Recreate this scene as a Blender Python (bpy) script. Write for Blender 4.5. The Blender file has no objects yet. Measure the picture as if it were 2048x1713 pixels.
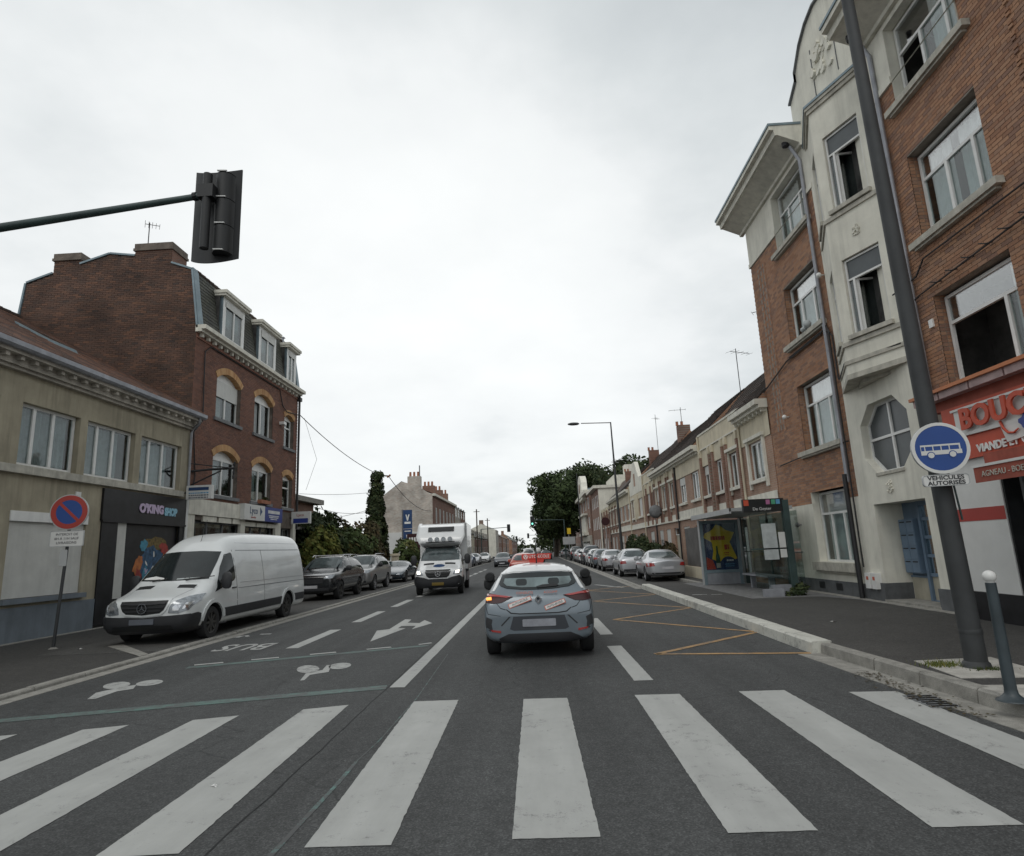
import bpy, bmesh, math, random
from mathutils import Vector, Matrix, noise
from mathutils.bvhtree import BVHTree
from mathutils.geometry import delaunay_2d_cdt

random.seed(7)
sc = bpy.context.scene
col = sc.collection
PI = math.pi
R = math.radians

# ------------------------------------------------------------------ camera, sky, sun, exposure
CAM_H = 1.68
FPX = 1225.0
Yc = Vector((51, -241.5, FPX)).normalized()
Zc = Vector((-math.sin(R(2.5)), math.cos(R(2.5)), 0))
Zc.z = -(Zc.x * Yc.x + Zc.y * Yc.y) / Yc.z
Zc.normalize()
Xc = Zc.cross(Yc)
cam_d = bpy.data.cameras.new('camera')
cam = bpy.data.objects.new('camera', cam_d)
col.objects.link(cam)
rt = Vector((Xc.x, Yc.x, Zc.x)); up = Vector((Xc.y, Yc.y, Zc.y)); fw = Vector((Xc.z, Yc.z, Zc.z))
rot = Matrix((rt, up, -fw)).transposed()
cam.matrix_world = Matrix.Translation((0, 0, CAM_H)) @ rot.to_4x4()
cam_d.sensor_width = 36
cam_d.sensor_fit = 'HORIZONTAL'
cam_d.lens = FPX / 2048 * 36
cam_d.clip_start = 0.1
cam_d.clip_end = 3000
sc.camera = cam

SUN_EL, SUN_AZ = 52, 200
w = bpy.data.worlds.new('World'); sc.world = w; w.use_nodes = True
nt = w.node_tree; nt.nodes.clear()
def N(nt, t, **k):
    n = nt.nodes.new(t)
    for a, b in k.items():
        if a == 'inp':
            for i, v in b.items():
                n.inputs[i].default_value = v
        else:
            setattr(n, a, b)
    return n
L = lambda nt, a, b: nt.links.new(a, b)
def math_(nt, op, a, b=None, clamp=False):
    n = N(nt, 'ShaderNodeMath', operation=op, use_clamp=clamp)
    for i, v in enumerate((a, b)):
        if v is None: continue
        if isinstance(v, (int, float)): n.inputs[i].default_value = v
        else: L(nt, v, n.inputs[i])
    return n.outputs[0]
def ramp(nt, fac, stops, interp='LINEAR'):
    n = N(nt, 'ShaderNodeValToRGB'); cr = n.color_ramp; cr.interpolation = interp
    while len(cr.elements) > 1: cr.elements.remove(cr.elements[-1])
    for i, (p, c) in enumerate(stops):
        e = cr.elements[0] if i == 0 else cr.elements.new(p)
        e.position = p
        e.color = (c, c, c, 1) if isinstance(c, (int, float)) else (*c, 1)
    L(nt, fac, n.inputs[0])
    return n.outputs[0]
def mixc(nt, f, a, b, mode='MIX'):
    n = N(nt, 'ShaderNodeMix', data_type='RGBA', blend_type=mode)
    for s, v in ((n.inputs[0], f), (n.inputs[6], a), (n.inputs[7], b)):
        if isinstance(v, (int, float)): s.default_value = v
        elif isinstance(v, tuple): s.default_value = (*v, 1) if len(v) == 3 else v
        else: L(nt, v, s)
    return n.outputs[2]
sky = N(nt, 'ShaderNodeTexSky', sky_type='NISHITA', sun_disc=False, sun_elevation=R(SUN_EL), sun_rotation=R(SUN_AZ))
bg1 = N(nt, 'ShaderNodeBackground', inp={1: 0.1}); L(nt, sky.outputs[0], bg1.inputs[0])
tc = N(nt, 'ShaderNodeTexCoord')
sep = N(nt, 'ShaderNodeSeparateXYZ'); L(nt, tc.outputs['Generated'], sep.inputs[0])
zz = math_(nt, 'ADD', math_(nt, 'MAXIMUM', sep.outputs[2], 0.0), 0.22)
cmb = N(nt, 'ShaderNodeCombineXYZ')
L(nt, math_(nt, 'DIVIDE', sep.outputs[0], zz), cmb.inputs[0]); L(nt, math_(nt, 'DIVIDE', sep.outputs[1], zz), cmb.inputs[1])
n1 = N(nt, 'ShaderNodeTexNoise', inp={'Scale': 0.75, 'Detail': 4.0, 'Roughness': 0.5, 'Distortion': 0.3}); L(nt, cmb.outputs[0], n1.inputs[0])
n2 = N(nt, 'ShaderNodeTexNoise', inp={'Scale': 2.4, 'Detail': 5.0, 'Roughness': 0.55}); L(nt, cmb.outputs[0], n2.inputs[0])
def lobe(d, k):       # a broad bank of cloud seen in one part of the overcast
    dv = Vector(d).normalized()
    dt = N(nt, 'ShaderNodeVectorMath', operation='DOT_PRODUCT'); L(nt, tc.outputs['Generated'], dt.inputs[0]); dt.inputs[1].default_value = dv
    return math_(nt, 'POWER', math_(nt, 'MAXIMUM', dt.outputs['Value'], 0.0), k)
base = math_(nt, 'ADD', math_(nt, 'MULTIPLY', n1.outputs[0], 0.55), math_(nt, 'SUBTRACT', math_(nt, 'MULTIPLY', n2.outputs[0], 0.42), 0.09))
base = math_(nt, 'ADD', base, math_(nt, 'MULTIPLY', lobe((-0.12, 0.86, 0.45), 9), 0.36))
base = math_(nt, 'SUBTRACT', base, math_(nt, 'MULTIPLY', lobe((0.15, 0.60, 0.80), 14), 0.30))
base = math_(nt, 'SUBTRACT', base, math_(nt, 'MULTIPLY', lobe((-0.10, 0.98, 0.17), 160), 0.13))
base = math_(nt, 'SUBTRACT', base, math_(nt, 'MULTIPLY', lobe((0.46, 0.85, 0.35), 24), 0.12))
cc = ramp(nt, base, [(0.16, (0.56, 0.60, 0.62)), (0.34, (0.73, 0.77, 0.78)), (0.52, (0.95, 0.975, 0.975)), (0.78, (1.08, 1.10, 1.09))])
bg2 = N(nt, 'ShaderNodeBackground', inp={1: 1.0}); L(nt, cc, bg2.inputs[0])
ms = N(nt, 'ShaderNodeMixShader', inp={0: 0.93}); L(nt, bg1.outputs[0], ms.inputs[1]); L(nt, bg2.outputs[0], ms.inputs[2])
wo = N(nt, 'ShaderNodeOutputWorld'); L(nt, ms.outputs[0], wo.inputs[0])
sun_d = bpy.data.lights.new('sun', 'SUN'); sun_d.energy = 0.7; sun_d.angle = R(25); sun_d.color = (1, 0.97, 0.92)
sun = bpy.data.objects.new('sun', sun_d); col.objects.link(sun)
sun.rotation_euler = (R(90 - SUN_EL), 0, R(180 - SUN_AZ))
sc.view_settings.view_transform = 'Standard'
sc.view_settings.look = 'None'
sc.view_settings.gamma = 1
sc.view_settings.exposure = 0.0
try: sc.view_settings.use_curve_mapping = False
except Exception: pass
sc.cycles.max_bounces = 6; sc.cycles.transparent_max_bounces = 12
sc.cycles.use_denoising = True

# ------------------------------------------------------------------ materials
MATS = {}
def newmat(name):
    m = bpy.data.materials.new(name); m.use_nodes = True
    nt = m.node_tree; nt.nodes.clear()
    o = N(nt, 'ShaderNodeOutputMaterial'); b = N(nt, 'ShaderNodeBsdfPrincipled'); L(nt, b.outputs[0], o.inputs[0])
    MATS[name] = m
    return m, nt, b, o
def pos(nt, sx=1, sy=1, sz=1):
    g = N(nt, 'ShaderNodeNewGeometry'); mp = N(nt, 'ShaderNodeMapping'); mp.inputs['Scale'].default_value = (sx, sy, sz)
    L(nt, g.outputs['Position'], mp.inputs[0]); return mp.outputs[0]
def noi(nt, vec, scale, detail=3, rough=0.5):
    n = N(nt, 'ShaderNodeTexNoise', inp={'Scale': scale, 'Detail': detail, 'Roughness': rough}); L(nt, vec, n.inputs[0]); return n.outputs[0]
def bump(nt, b, h, strength=0.3, dist=0.01):
    n = N(nt, 'ShaderNodeBump', inp={'Strength': strength, 'Distance': dist}); L(nt, h, n.inputs['Height']); L(nt, n.outputs[0], b.inputs['Normal'])
def pm(name, c, rough=0.6, metal=0.0, var=0.12, scale=2.0, bmp=0.0, bs=60, grime=0.0, spec=0.5, coat=0.0, objc=False, speck=0.0):
    """plain material: base colour with blotches, optional vertical grime streaks, speckle and fine relief"""
    m, nt, b, o = newmat(name)
    if objc:
        g = N(nt, 'ShaderNodeTexCoord'); v = g.outputs['Object']
    else: v = pos(nt)
    f = noi(nt, v, scale, 5, 0.6)
    lo = tuple(x * (1 - var * 1.6) for x in c); hi = tuple(min(1, x * (1 + var)) for x in c)
    cl = ramp(nt, f, [(0.3, lo), (0.7, hi)])
    if speck:
        s = noi(nt, v, 180, 2, 0.6)
        cl = mixc(nt, 1.0, cl, ramp(nt, s, [(0.35, 1 - speck), (0.65, 1 + speck)]), 'MULTIPLY')
    if grime:
        s = noi(nt, pos(nt, 3, 3, 0.25), 1.6, 6, 0.65)
        k = noi(nt, pos(nt), 0.7, 3)
        g2 = math_(nt, 'MULTIPLY', ramp(nt, s, [(0.45, 0.0), (0.75, 1.0)]), math_(nt, 'MULTIPLY', k, grime * 1.6))
        cl = mixc(nt, g2, cl, tuple(x * 0.3 for x in c))
    L(nt, cl, b.inputs['Base Color'])
    b.inputs['Roughness'].default_value = rough; b.inputs['Metallic'].default_value = metal
    b.inputs['Specular IOR Level'].default_value = spec; b.inputs['Coat Weight'].default_value = coat
    b.inputs['Coat Roughness'].default_value = 0.06
    if bmp: bump(nt, b, noi(nt, v, bs, 4, 0.6), bmp)
    return m
def emis(name, c, s):
    m, nt, b, o = newmat(name)
    b.inputs['Base Color'].default_value = (*c, 1); b.inputs['Emission Color'].default_value = (*c, 1); b.inputs['Emission Strength'].default_value = s
    return m
def rndmat(name, stops, rough=0.8, bmp=0.3, bs=40, mix_scale=0.5, mv=0.25):
    """alike pieces (bricks, tiles, leaves): colour picked per piece"""
    m, nt, b, o = newmat(name)
    a = N(nt, 'ShaderNodeAttribute', attribute_name='bv'); oi = N(nt, 'ShaderNodeObjectInfo')
    s = math_(nt, 'FRACT', math_(nt, 'ADD', a.outputs['Fac'], oi.outputs['Random']))
    c = ramp(nt, s, stops)
    k = noi(nt, pos(nt), mix_scale, 4, 0.6)
    c = mixc(nt, 1.0, c, ramp(nt, k, [(0.3, 1 - mv), (0.7, 1 + mv * 0.4)]), 'MULTIPLY')
    L(nt, c, b.inputs['Base Color']); b.inputs['Roughness'].default_value = rough
    b.inputs['Specular IOR Level'].default_value = 0.3
    if bmp: bump(nt, b, noi(nt, pos(nt), bs, 3), bmp, 0.004)
    return m
def glassmat(name, tint=(0.75, 0.8, 0.8), refl=0.9, f0=0.08):
    m, nt, b, o = newmat(name)
    nt.nodes.remove(b)
    ge = N(nt, 'ShaderNodeNewGeometry'); dt = N(nt, 'ShaderNodeVectorMath', operation='DOT_PRODUCT'); L(nt, ge.outputs['Normal'], dt.inputs[0]); L(nt, ge.outputs['Incoming'], dt.inputs[1])
    sch = math_(nt, 'POWER', math_(nt, 'SUBTRACT', 1.0, math_(nt, 'ABSOLUTE', dt.outputs['Value'])), 5.0)
    frs = math_(nt, 'ADD', f0, math_(nt, 'MULTIPLY', sch, 1.0 - f0))
    tr = N(nt, 'ShaderNodeBsdfTransparent'); tr.inputs[0].default_value = (*tint, 1)
    gl = N(nt, 'ShaderNodeBsdfGlossy', inp={'Roughness': 0.03}); gl.inputs[0].default_value = (refl, refl, refl, 1)
    bn = N(nt, 'ShaderNodeBump', inp={'Strength': 0.04, 'Distance': 0.02}); L(nt, noi(nt, pos(nt), 2.5, 2), bn.inputs['Height']); L(nt, bn.outputs[0], gl.inputs['Normal'])
    mx = N(nt, 'ShaderNodeMixShader'); L(nt, frs, mx.inputs[0]); L(nt, tr.outputs[0], mx.inputs[1]); L(nt, gl.outputs[0], mx.inputs[2])
    L(nt, mx.outputs[0], o.inputs[0])
    return m
def brickfar(name, c1, c2, mort, plane='yz', sc_=1.0, grime=0.3):
    """brickwork too far off to tell the bricks apart"""
    m, nt, b, o = newmat(name)
    g = N(nt, 'ShaderNodeNewGeometry'); s = N(nt, 'ShaderNodeSeparateXYZ'); L(nt, g.outputs['Position'], s.inputs[0])
    cb = N(nt, 'ShaderNodeCombineXYZ'); L(nt, s.outputs[1 if plane == 'yz' else 0], cb.inputs[0]); L(nt, s.outputs[2], cb.inputs[1])
    br = N(nt, 'ShaderNodeTexBrick', inp={'Scale': 1.0, 'Mortar Size': 0.008, 'Brick Width': 0.23 * sc_, 'Row Height': 0.075 * sc_, 'Bias': 0.0})
    br.inputs['Color1'].default_value = (*c1, 1); br.inputs['Color2'].default_value = (*c2, 1); br.inputs['Mortar'].default_value = (*mort, 1)
    L(nt, cb.outputs[0], br.inputs[0])
    k = noi(nt, pos(nt), 0.9, 5, 0.6)
    cl = mixc(nt, 1.0, br.outputs[0], ramp(nt, k, [(0.3, 1 - grime), (0.7, 1.1)]), 'MULTIPLY')
    L(nt, cl, b.inputs['Base Color']); b.inputs['Roughness'].default_value = 0.85
    bump(nt, b, math_(nt, 'SUBTRACT', 1.0, br.outputs[1]), 0.4, 0.008)
    return m
# ground materials
def asphalt(name, c, lanes=False, patch=0.3):
    m, nt, b, o = newmat(name)
    v = pos(nt)
    vo = N(nt, 'ShaderNodeTexVoronoi', inp={'Scale': 95.0}); L(nt, v, vo.inputs[0])
    cl = ramp(nt, noi(nt, v, 0.35, 5, 0.65), [(0.3, tuple(x * (1 - patch) for x in c)), (0.7, tuple(x * (1 + patch * .7) for x in c))])
    agg = ramp(nt, vo.outputs['Color'], [(0.15, 0.66), (0.6, 1.0), (0.92, 1.65)])
    cl = mixc(nt, 1.0, cl, agg, 'MULTIPLY')
    cl = mixc(nt, 1.0, cl, ramp(nt, noi(nt, v, 9, 4, 0.7), [(0.3, 0.82), (0.7, 1.16)]), 'MULTIPLY')
    if lanes:   # tyre-polished bands and drips along the lanes
        st = noi(nt, pos(nt, 1.3, 0.04, 1), 1.4, 3, 0.6)
        cl = mixc(nt, 1.0, cl, ramp(nt, st, [(0.35, 0.84), (0.65, 1.14)]), 'MULTIPLY')
    sp = N(nt, 'ShaderNodeTexVoronoi', inp={'Scale': 2.3, 'Randomness': 1.0}); L(nt, v, sp.inputs[0])
    cl = mixc(nt, ramp(nt, sp.outputs['Distance'], [(0.02, 0.65), (0.055, 0.0)]), cl, tuple(x * 0.45 for x in c))
    # hairline cracks
    ck = N(nt, 'ShaderNodeTexVoronoi', feature='DISTANCE_TO_EDGE', inp={'Scale': 0.23})
    wv = N(nt, 'ShaderNodeVectorMath', operation='ADD'); L(nt, v, wv.inputs[0])
    nn = N(nt, 'ShaderNodeTexNoise', inp={'Scale': 1.2, 'Detail': 5.0}); L(nt, v, nn.inputs[0]); L(nt, nn.outputs['Color'], wv.inputs[1]); L(nt, wv.outputs[0], ck.inputs[0])
    cl = mixc(nt, ramp(nt, ck.outputs['Distance'], [(0.0, 0.55), (0.0035, 0.0)]), cl, tuple(x * 0.3 for x in c))
    L(nt, cl, b.inputs['Base Color']); b.inputs['Roughness'].default_value = 0.82; b.inputs['Specular IOR Level'].default_value = 0.35
    bump(nt, b, vo.outputs['Distance'], 0.5, 0.004)
    return m
asphalt('asphalt_road', (0.060, 0.062, 0.062), True, 0.2)
asphalt('asphalt_walk', (0.053, 0.051, 0.048), False, 0.25)
asphalt('asphalt_bay', (0.075, 0.073, 0.069), False, 0.25)
def paintmat(name, c, worn=0.25, base=(0.08, 0.08, 0.08)):
    m, nt, b, o = newmat(name)
    v = pos(nt)
    f = noi(nt, v, 7, 8, 0.72); f2 = noi(nt, v, 1.3, 4, 0.6); f3 = noi(nt, v, 90, 2, 0.5)
    k = math_(nt, 'ADD', math_(nt, 'MULTIPLY', f, 0.55), math_(nt, 'ADD', math_(nt, 'MULTIPLY', f2, 0.25), math_(nt, 'MULTIPLY', f3, 0.2)))
    tone = mixc(nt, 1.0, c, ramp(nt, noi(nt, v, 3, 5, 0.6), [(0.3, 0.93), (0.7, 1.04)]), 'MULTIPLY')
    tone = mixc(nt, 1.0, tone, ramp(nt, noi(nt, pos(nt, 2.2, 0.35, 1), 1.5, 6, 0.65), [(0.3, 0.86), (0.7, 1.06)]), 'MULTIPLY')
    cl = mixc(nt, ramp(nt, k, [(worn, 1.0), (worn + 0.13, 0.0)]), tone, base)
    L(nt, cl, b.inputs['Base Color']); b.inputs['Roughness'].default_value = 0.7
    bump(nt, b, f3, 0.3, 0.003)
    return m
paintmat('paint_white', (0.375, 0.38, 0.365), 0.315)
paintmat('paint_worn', (0.38, 0.385, 0.37), 0.365)
paintmat('paint_green', (0.10, 0.175, 0.155), 0.43)
paintmat('paint_spray', (0.12, 0.27, 0.24), 0.50, (0.068, 0.069, 0.07))
paintmat('paint_yellow', (0.40, 0.235, 0.085), 0.40)
paintmat('paint_kerb', (0.56, 0.555, 0.50), 0.37, (0.2, 0.2, 0.19))
pm('concrete', (0.27, 0.26, 0.235), 0.85, var=0.2, scale=6, bmp=0.3, speck=0.25, grime=0.2)
pm('concrete_dark', (0.15, 0.15, 0.15), 0.85, var=0.25, scale=6, bmp=0.3, speck=0.25)
pm('concrete_pale', (0.40, 0.385, 0.35), 0.85, var=0.2, scale=6, bmp=0.3, speck=0.2)
# walls
pm('stucco_beige', (0.36, 0.322, 0.238), 0.9, var=0.14, scale=1.2, bmp=0.4, bs=90, grime=0.6, speck=0.08)
pm('stucco_white', (0.70, 0.68, 0.595), 0.9, var=0.08, scale=1.5, bmp=0.25, bs=90, grime=0.35, speck=0.05)
pm('stucco_cream', (0.60, 0.54, 0.41), 0.9, var=0.1, scale=1.2, bmp=0.25, bs=60, grime=0.45)
pm('stucco_old', (0.40, 0.37, 0.32), 0.9, var=0.3, scale=0.7, bmp=0.4, bs=30, grime=0.6)
pm('plinth', (0.11, 0.115, 0.12), 0.85, var=0.2, scale=3, bmp=0.3, grime=0.3)
pm('plinth_blue', (0.15, 0.175, 0.20), 0.8, var=0.12, scale=2, bmp=0.2, grime=0.4)
pm('stone_sill', (0.46, 0.44, 0.38), 0.85, var=0.15, scale=5, bmp=0.3, bs=40, grime=0.6)
pm('stone_grey', (0.17, 0.175, 0.18), 0.8, var=0.15, scale=5, bmp=0.3)
pm('mortar', (0.27, 0.24, 0.205), 0.95, var=0.2, scale=4, bmp=0.3)
pm('mortar_dark', (0.15, 0.125, 0.105), 0.95, var=0.25, scale=3, bmp=0.3, grime=0.3)
rndmat('brick_orange', [(0, (0.27, 0.142, 0.088)), (0.25, (0.345, 0.182, 0.108)), (0.5, (0.39, 0.218, 0.132)), (0.72, (0.31, 0.183, 0.123)), (0.85, (0.24, 0.142, 0.104)), (1, (0.25, 0.14, 0.095))], mv=0.15)
rndmat('brick_brown', [(0, (0.16, 0.078, 0.055)), (0.3, (0.215, 0.105, 0.075)), (0.6, (0.185, 0.097, 0.073)), (1, (0.135, 0.074, 0.058))], mv=0.15)
rndmat('brick_gable', [(0, (0.085, 0.054, 0.044)), (0.3, (0.135, 0.076, 0.054)), (0.6, (0.095, 0.063, 0.05)), (0.85, (0.175, 0.092, 0.06)), (1, (0.065, 0.048, 0.042))], mv=0.45, mix_scale=0.6)
rndmat('brick_buff', [(0, (0.48, 0.28, 0.13)), (0.5, (0.55, 0.35, 0.18)), (1, (0.42, 0.22, 0.10))])
rndmat('tile_red', [(0, (0.10, 0.058, 0.045)), (0.35, (0.135, 0.072, 0.052)), (0.6, (0.08, 0.052, 0.043)), (0.85, (0.19, 0.09, 0.055)), (1, (0.065, 0.048, 0.042))], mv=0.5, mix_scale=1.2)
rndmat('tile_dark', [(0, (0.065, 0.052, 0.046)), (0.5, (0.095, 0.068, 0.055)), (1, (0.05, 0.045, 0.042))], mv=0.4)
rndmat('slate', [(0, (0.055, 0.055, 0.045)), (0.5, (0.08, 0.08, 0.062)), (1, (0.045, 0.047, 0.042))], mv=0.3, rough=0.6)
brickfar('brick_far_red', (0.22, 0.115, 0.08), (0.28, 0.15, 0.11), (0.26, 0.22, 0.18))
brickfar('brick_far_pink', (0.33, 0.19, 0.13), (0.39, 0.24, 0.165), (0.36, 0.30, 0.25))
brickfar('brick_far_brown', (0.15, 0.065, 0.045), (0.22, 0.10, 0.065), (0.2, 0.17, 0.14))
brickfar('brick_side', (0.30, 0.14, 0.08), (0.37, 0.19, 0.11), (0.3, 0.25, 0.2), 'xz')
brickfar('whitewash', (0.58, 0.54, 0.48), (0.46, 0.38, 0.32), (0.50, 0.47, 0.43), 'xz', grime=0.45)
# fittings
pm('pvc', (0.72, 0.72, 0.70), 0.4, var=0.06, scale=3, grime=0.25)
pm('render_trim', (0.66, 0.64, 0.56), 0.8, var=0.1, scale=3, grime=0.4)
pm('shutter_white', (0.58, 0.58, 0.55), 0.5, var=0.06, scale=3, grime=0.2)
pm('curtain', (0.42, 0.45, 0.45), 0.9, var=0.12, scale=6)
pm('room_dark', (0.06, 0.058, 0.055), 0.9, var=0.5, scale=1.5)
pm('zinc', (0.20, 0.26, 0.29), 0.5, metal=0.3, var=0.15, scale=3)
pm('zinc_pipe', (0.34, 0.35, 0.38), 0.5, metal=0.4, var=0.15, scale=3, grime=0.3)
pm('black_pipe', (0.018, 0.018, 0.02), 0.5)
pm('cable', (0.015, 0.015, 0.016), 0.6)
pm('door_blue', (0.145, 0.21, 0.29), 0.5, var=0.1, scale=3, grime=0.3)
pm('door_panel', (0.42, 0.39, 0.31), 0.7, var=0.1, scale=3, grime=0.4)
pm('mast_grey', (0.040, 0.043, 0.045), 0.65, var=0.2, scale=2, bmp=0.1, grime=0.3)
pm('bollard_blue', (0.035, 0.048, 0.055), 0.45, var=0.15, scale=5)
pm('green_metal', (0.035, 0.06, 0.058), 0.5, var=0.2)
pm('signal_black', (0.008, 0.009, 0.010), 0.55, var=0.2, bmp=0.1)
pm('sign_back', (0.42, 0.43, 0.43), 0.45, metal=0.3, var=0.08)
pm('sign_blue', (0.010, 0.055, 0.24), 0.35, var=0.05)
pm('sign_red', (0.34, 0.035, 0.025), 0.4, var=0.08)
pm('sign_white', (0.62, 0.62, 0.60), 0.4, var=0.05)
pm('sign_text', (0.03, 0.03, 0.035), 0.5)
pm('shop_black', (0.012, 0.012, 0.014), 0.35, var=0.4, scale=4)
pm('shop_red', (0.50, 0.075, 0.035), 0.55, var=0.08, scale=3, grime=0.25)
pm('awning_red', (0.30, 0.075, 0.05), 0.8, var=0.12, scale=4, grime=0.3)
pm('cornice_orange', (0.45, 0.15, 0.05), 0.5, var=0.1)
pm('cornice_pink', (0.42, 0.30, 0.29), 0.6, var=0.2, scale=4, grime=0.4)
pm('shop_blue', (0.02, 0.04, 0.22), 0.4)
pm('logo_blue', (0.015, 0.05, 0.14), 0.4)
pm('text_white', (0.72, 0.72, 0.70), 0.5)
pm('text_lilac', (0.50, 0.40, 0.55), 0.5, var=0.05)
pm('text_cyan', (0.25, 0.48, 0.60), 0.5, var=0.05)
pm('mural_orange', (0.42, 0.14, 0.04), 0.6, var=0.3, scale=6)
pm('mural_red', (0.33, 0.04, 0.03), 0.6, var=0.3, scale=6)
pm('mural_blue', (0.035, 0.09, 0.17), 0.6, var=0.5, scale=9)
pm('mural_teal', (0.06, 0.24, 0.34), 0.6, var=0.3, scale=6)
pm('mural_gold', (0.16, 0.11, 0.03), 0.6, var=0.5, scale=12)
pm('poster_blue', (0.012, 0.035, 0.12), 0.3, var=0.2)
pm('poster_yellow', (0.72, 0.50, 0.02), 0.3, var=0.12)
pm('poster_red', (0.42, 0.04, 0.02), 0.3)
pm('poster_green', (0.02, 0.07, 0.03), 0.3)
pm('chip_pink', (0.40, 0.14, 0.28), 0.4); pm('chip_green', (0.08, 0.33, 0.2), 0.4); pm('chip_cyan', (0.1, 0.3, 0.5), 0.4)
pm('wood_grey', (0.10, 0.095, 0.09), 0.8, var=0.2, bmp=0.2)
pm('bark', (0.07, 0.055, 0.04), 0.9, var=0.3, bmp=0.5)
pm('clay_pot', (0.34, 0.14, 0.08), 0.8, var=0.2)
# vehicles
for nm, c, r_, me in (('car_white', (0.70, 0.71, 0.71), 0.3, 0), ('car_vanwhite', (0.62, 0.64, 0.64), 0.35, 0), ('car_silver', (0.46, 0.47, 0.49), 0.32, 0.55), ('car_grey', (0.145, 0.175, 0.20), 0.35, 0.35),
                      ('car_black', (0.012, 0.013, 0.015), 0.2, 0), ('car_navy', (0.02, 0.035, 0.05), 0.22, 0.2), ('car_taupe', (0.28, 0.28, 0.28), 0.3, 0.5), ('car_red', (0.40, 0.06, 0.03), 0.3, 0),
                      ('car_darkgrey', (0.05, 0.055, 0.065), 0.3, 0.3), ('car_blue', (0.03, 0.06, 0.13), 0.3, 0.2)):
    pm(nm, c, r_, metal=me, var=0.04, scale=2, coat=0.7, objc=True)
pm('car_plastic', (0.022, 0.023, 0.026), 0.55, var=0.15, bmp=0.1)
pm('car_glass', (0.016, 0.021, 0.022), 0.06, var=0.2, spec=0.45)
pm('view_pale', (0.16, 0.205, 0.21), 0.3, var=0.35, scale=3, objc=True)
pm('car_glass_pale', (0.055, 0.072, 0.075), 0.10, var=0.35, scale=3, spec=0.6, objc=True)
pm('car_under', (0.008, 0.008, 0.009), 0.8)
pm('tyre', (0.017, 0.017, 0.018), 0.8, bmp=0.2)
pm('rim', (0.28, 0.28, 0.29), 0.4, metal=0.6); pm('rim_dark', (0.06, 0.058, 0.055), 0.5, metal=0.4)
pm('lamp_red', (0.32, 0.02, 0.018), 0.15, coat=1.0, var=0.1); pm('lamp_smoke', (0.045, 0.014, 0.016), 0.45, spec=.3)
pm('lamp_clear', (0.26, 0.28, 0.30), 0.25, metal=0.5, coat=1.0, var=0.3, scale=14, objc=True)
pm('chrome', (0.6, 0.6, 0.62), 0.15, metal=1.0)
pm('plate', (0.50, 0.50, 0.52), 0.4); pm('plate_yellow', (0.20, 0.14, 0.03), 0.4); pm('plate_dark', (0.10, 0.11, 0.13), 0.4)
pm('roofsign_red', (0.50, 0.035, 0.02), 0.35)
pm('sticker_orange', (0.50, 0.12, 0.07), 0.5)
emis('glow_orange', (1.0, 0.36, 0.08), 1.5); emis('glow_head', (1.0, 0.93, 0.82), 1.8); emis('glow_green', (0.25, 1.0, 0.75), 1.3); emis('glow_red', (1.0, 0.1, 0.05), 0.5)
glassmat('glass'); glassmat('glass_dim', (0.78, 0.86, 0.84), 0.85, 0.09); glassmat('glass_bright', (0.95, 0.97, 0.97), 0.95, 0.22)
pm('glass_frosted', (0.065, 0.075, 0.08), 0.35, var=0.12, scale=3, spec=0.6); pm('sheer', (0.80, 0.81, 0.80), 0.9, var=0.1, scale=5); pm('plate_grey', (0.26, 0.27, 0.30), 0.5, var=.15, scale=8, objc=True)
glassmat('glass_shelter', (0.72, 0.78, 0.76), 0.9, 0.05)
rndmat('leaf_dark', [(0, (0.020, 0.032, 0.012)), (0.4, (0.035, 0.055, 0.018)), (0.8, (0.055, 0.080, 0.026)), (1, (0.07, 0.075, 0.03))], mv=0.45, bmp=0, mix_scale=0.35)
rndmat('leaf_mid', [(0, (0.035, 0.055, 0.015)), (0.5, (0.065, 0.095, 0.028)), (0.85, (0.10, 0.12, 0.035)), (1, (0.14, 0.11, 0.035))], mv=0.4, bmp=0, mix_scale=0.7)
rndmat('leaf_brown', [(0, (0.045, 0.030, 0.016)), (0.5, (0.06, 0.055, 0.022)), (1, (0.085, 0.055, 0.025))], mv=0.4, bmp=0, mix_scale=0.7)
rndmat('leaf_light', [(0, (0.06, 0.09, 0.02)), (0.5, (0.11, 0.14, 0.03)), (1, (0.19, 0.17, 0.04))], mv=0.3, bmp=0, mix_scale=1.0)
pm('far_hill', (0.05, 0.06, 0.05), 0.9, var=0.3, scale=0.2)
M = MATS

# ------------------------------------------------------------------ mesh building
ORG = {}
def org(p): return ORG.get(p.name, Vector((0, 0, 0))) if p else Vector((0, 0, 0))
def tag(o, label=None, cat=None, group=None, kind=None):
    if label: o['label'] = label
    if cat: o['category'] = cat
    if group: o['group'] = group
    if kind: o['kind'] = kind
    return o
def thing(name, label, cat, loc=(0, 0, 0), group=None, local=False, rz=0):
    o = bpy.data.objects.new(name, None); col.objects.link(o)
    o.empty_display_size = 0.2
    o.location = loc; o.rotation_euler = (0, 0, rz)
    if not local: ORG[o.name] = Vector(loc)
    return tag(o, label, cat, group)
class Fr:
    """a wall plane: u along it, z up, d outwards"""
    def __init__(s, o, u, n): s.o, s.u, s.n = Vector(o), Vector(u), Vector(n)
    def p(s, u, z, d=0): return s.o + s.u * u + s.n * d + Vector((0, 0, z))
def FR(X): return Fr((X, 0, 0), (0, 1, 0), (-1, 0, 0))
def FL(X): return Fr((X, 0, 0), (0, 1, 0), (1, 0, 0))
def FG(Y): return Fr((0, Y, 0), (1, 0, 0), (0, -1, 0))
WORLD = Fr((0, 0, 0), (1, 0, 0), (0, 1, 0))
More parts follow.
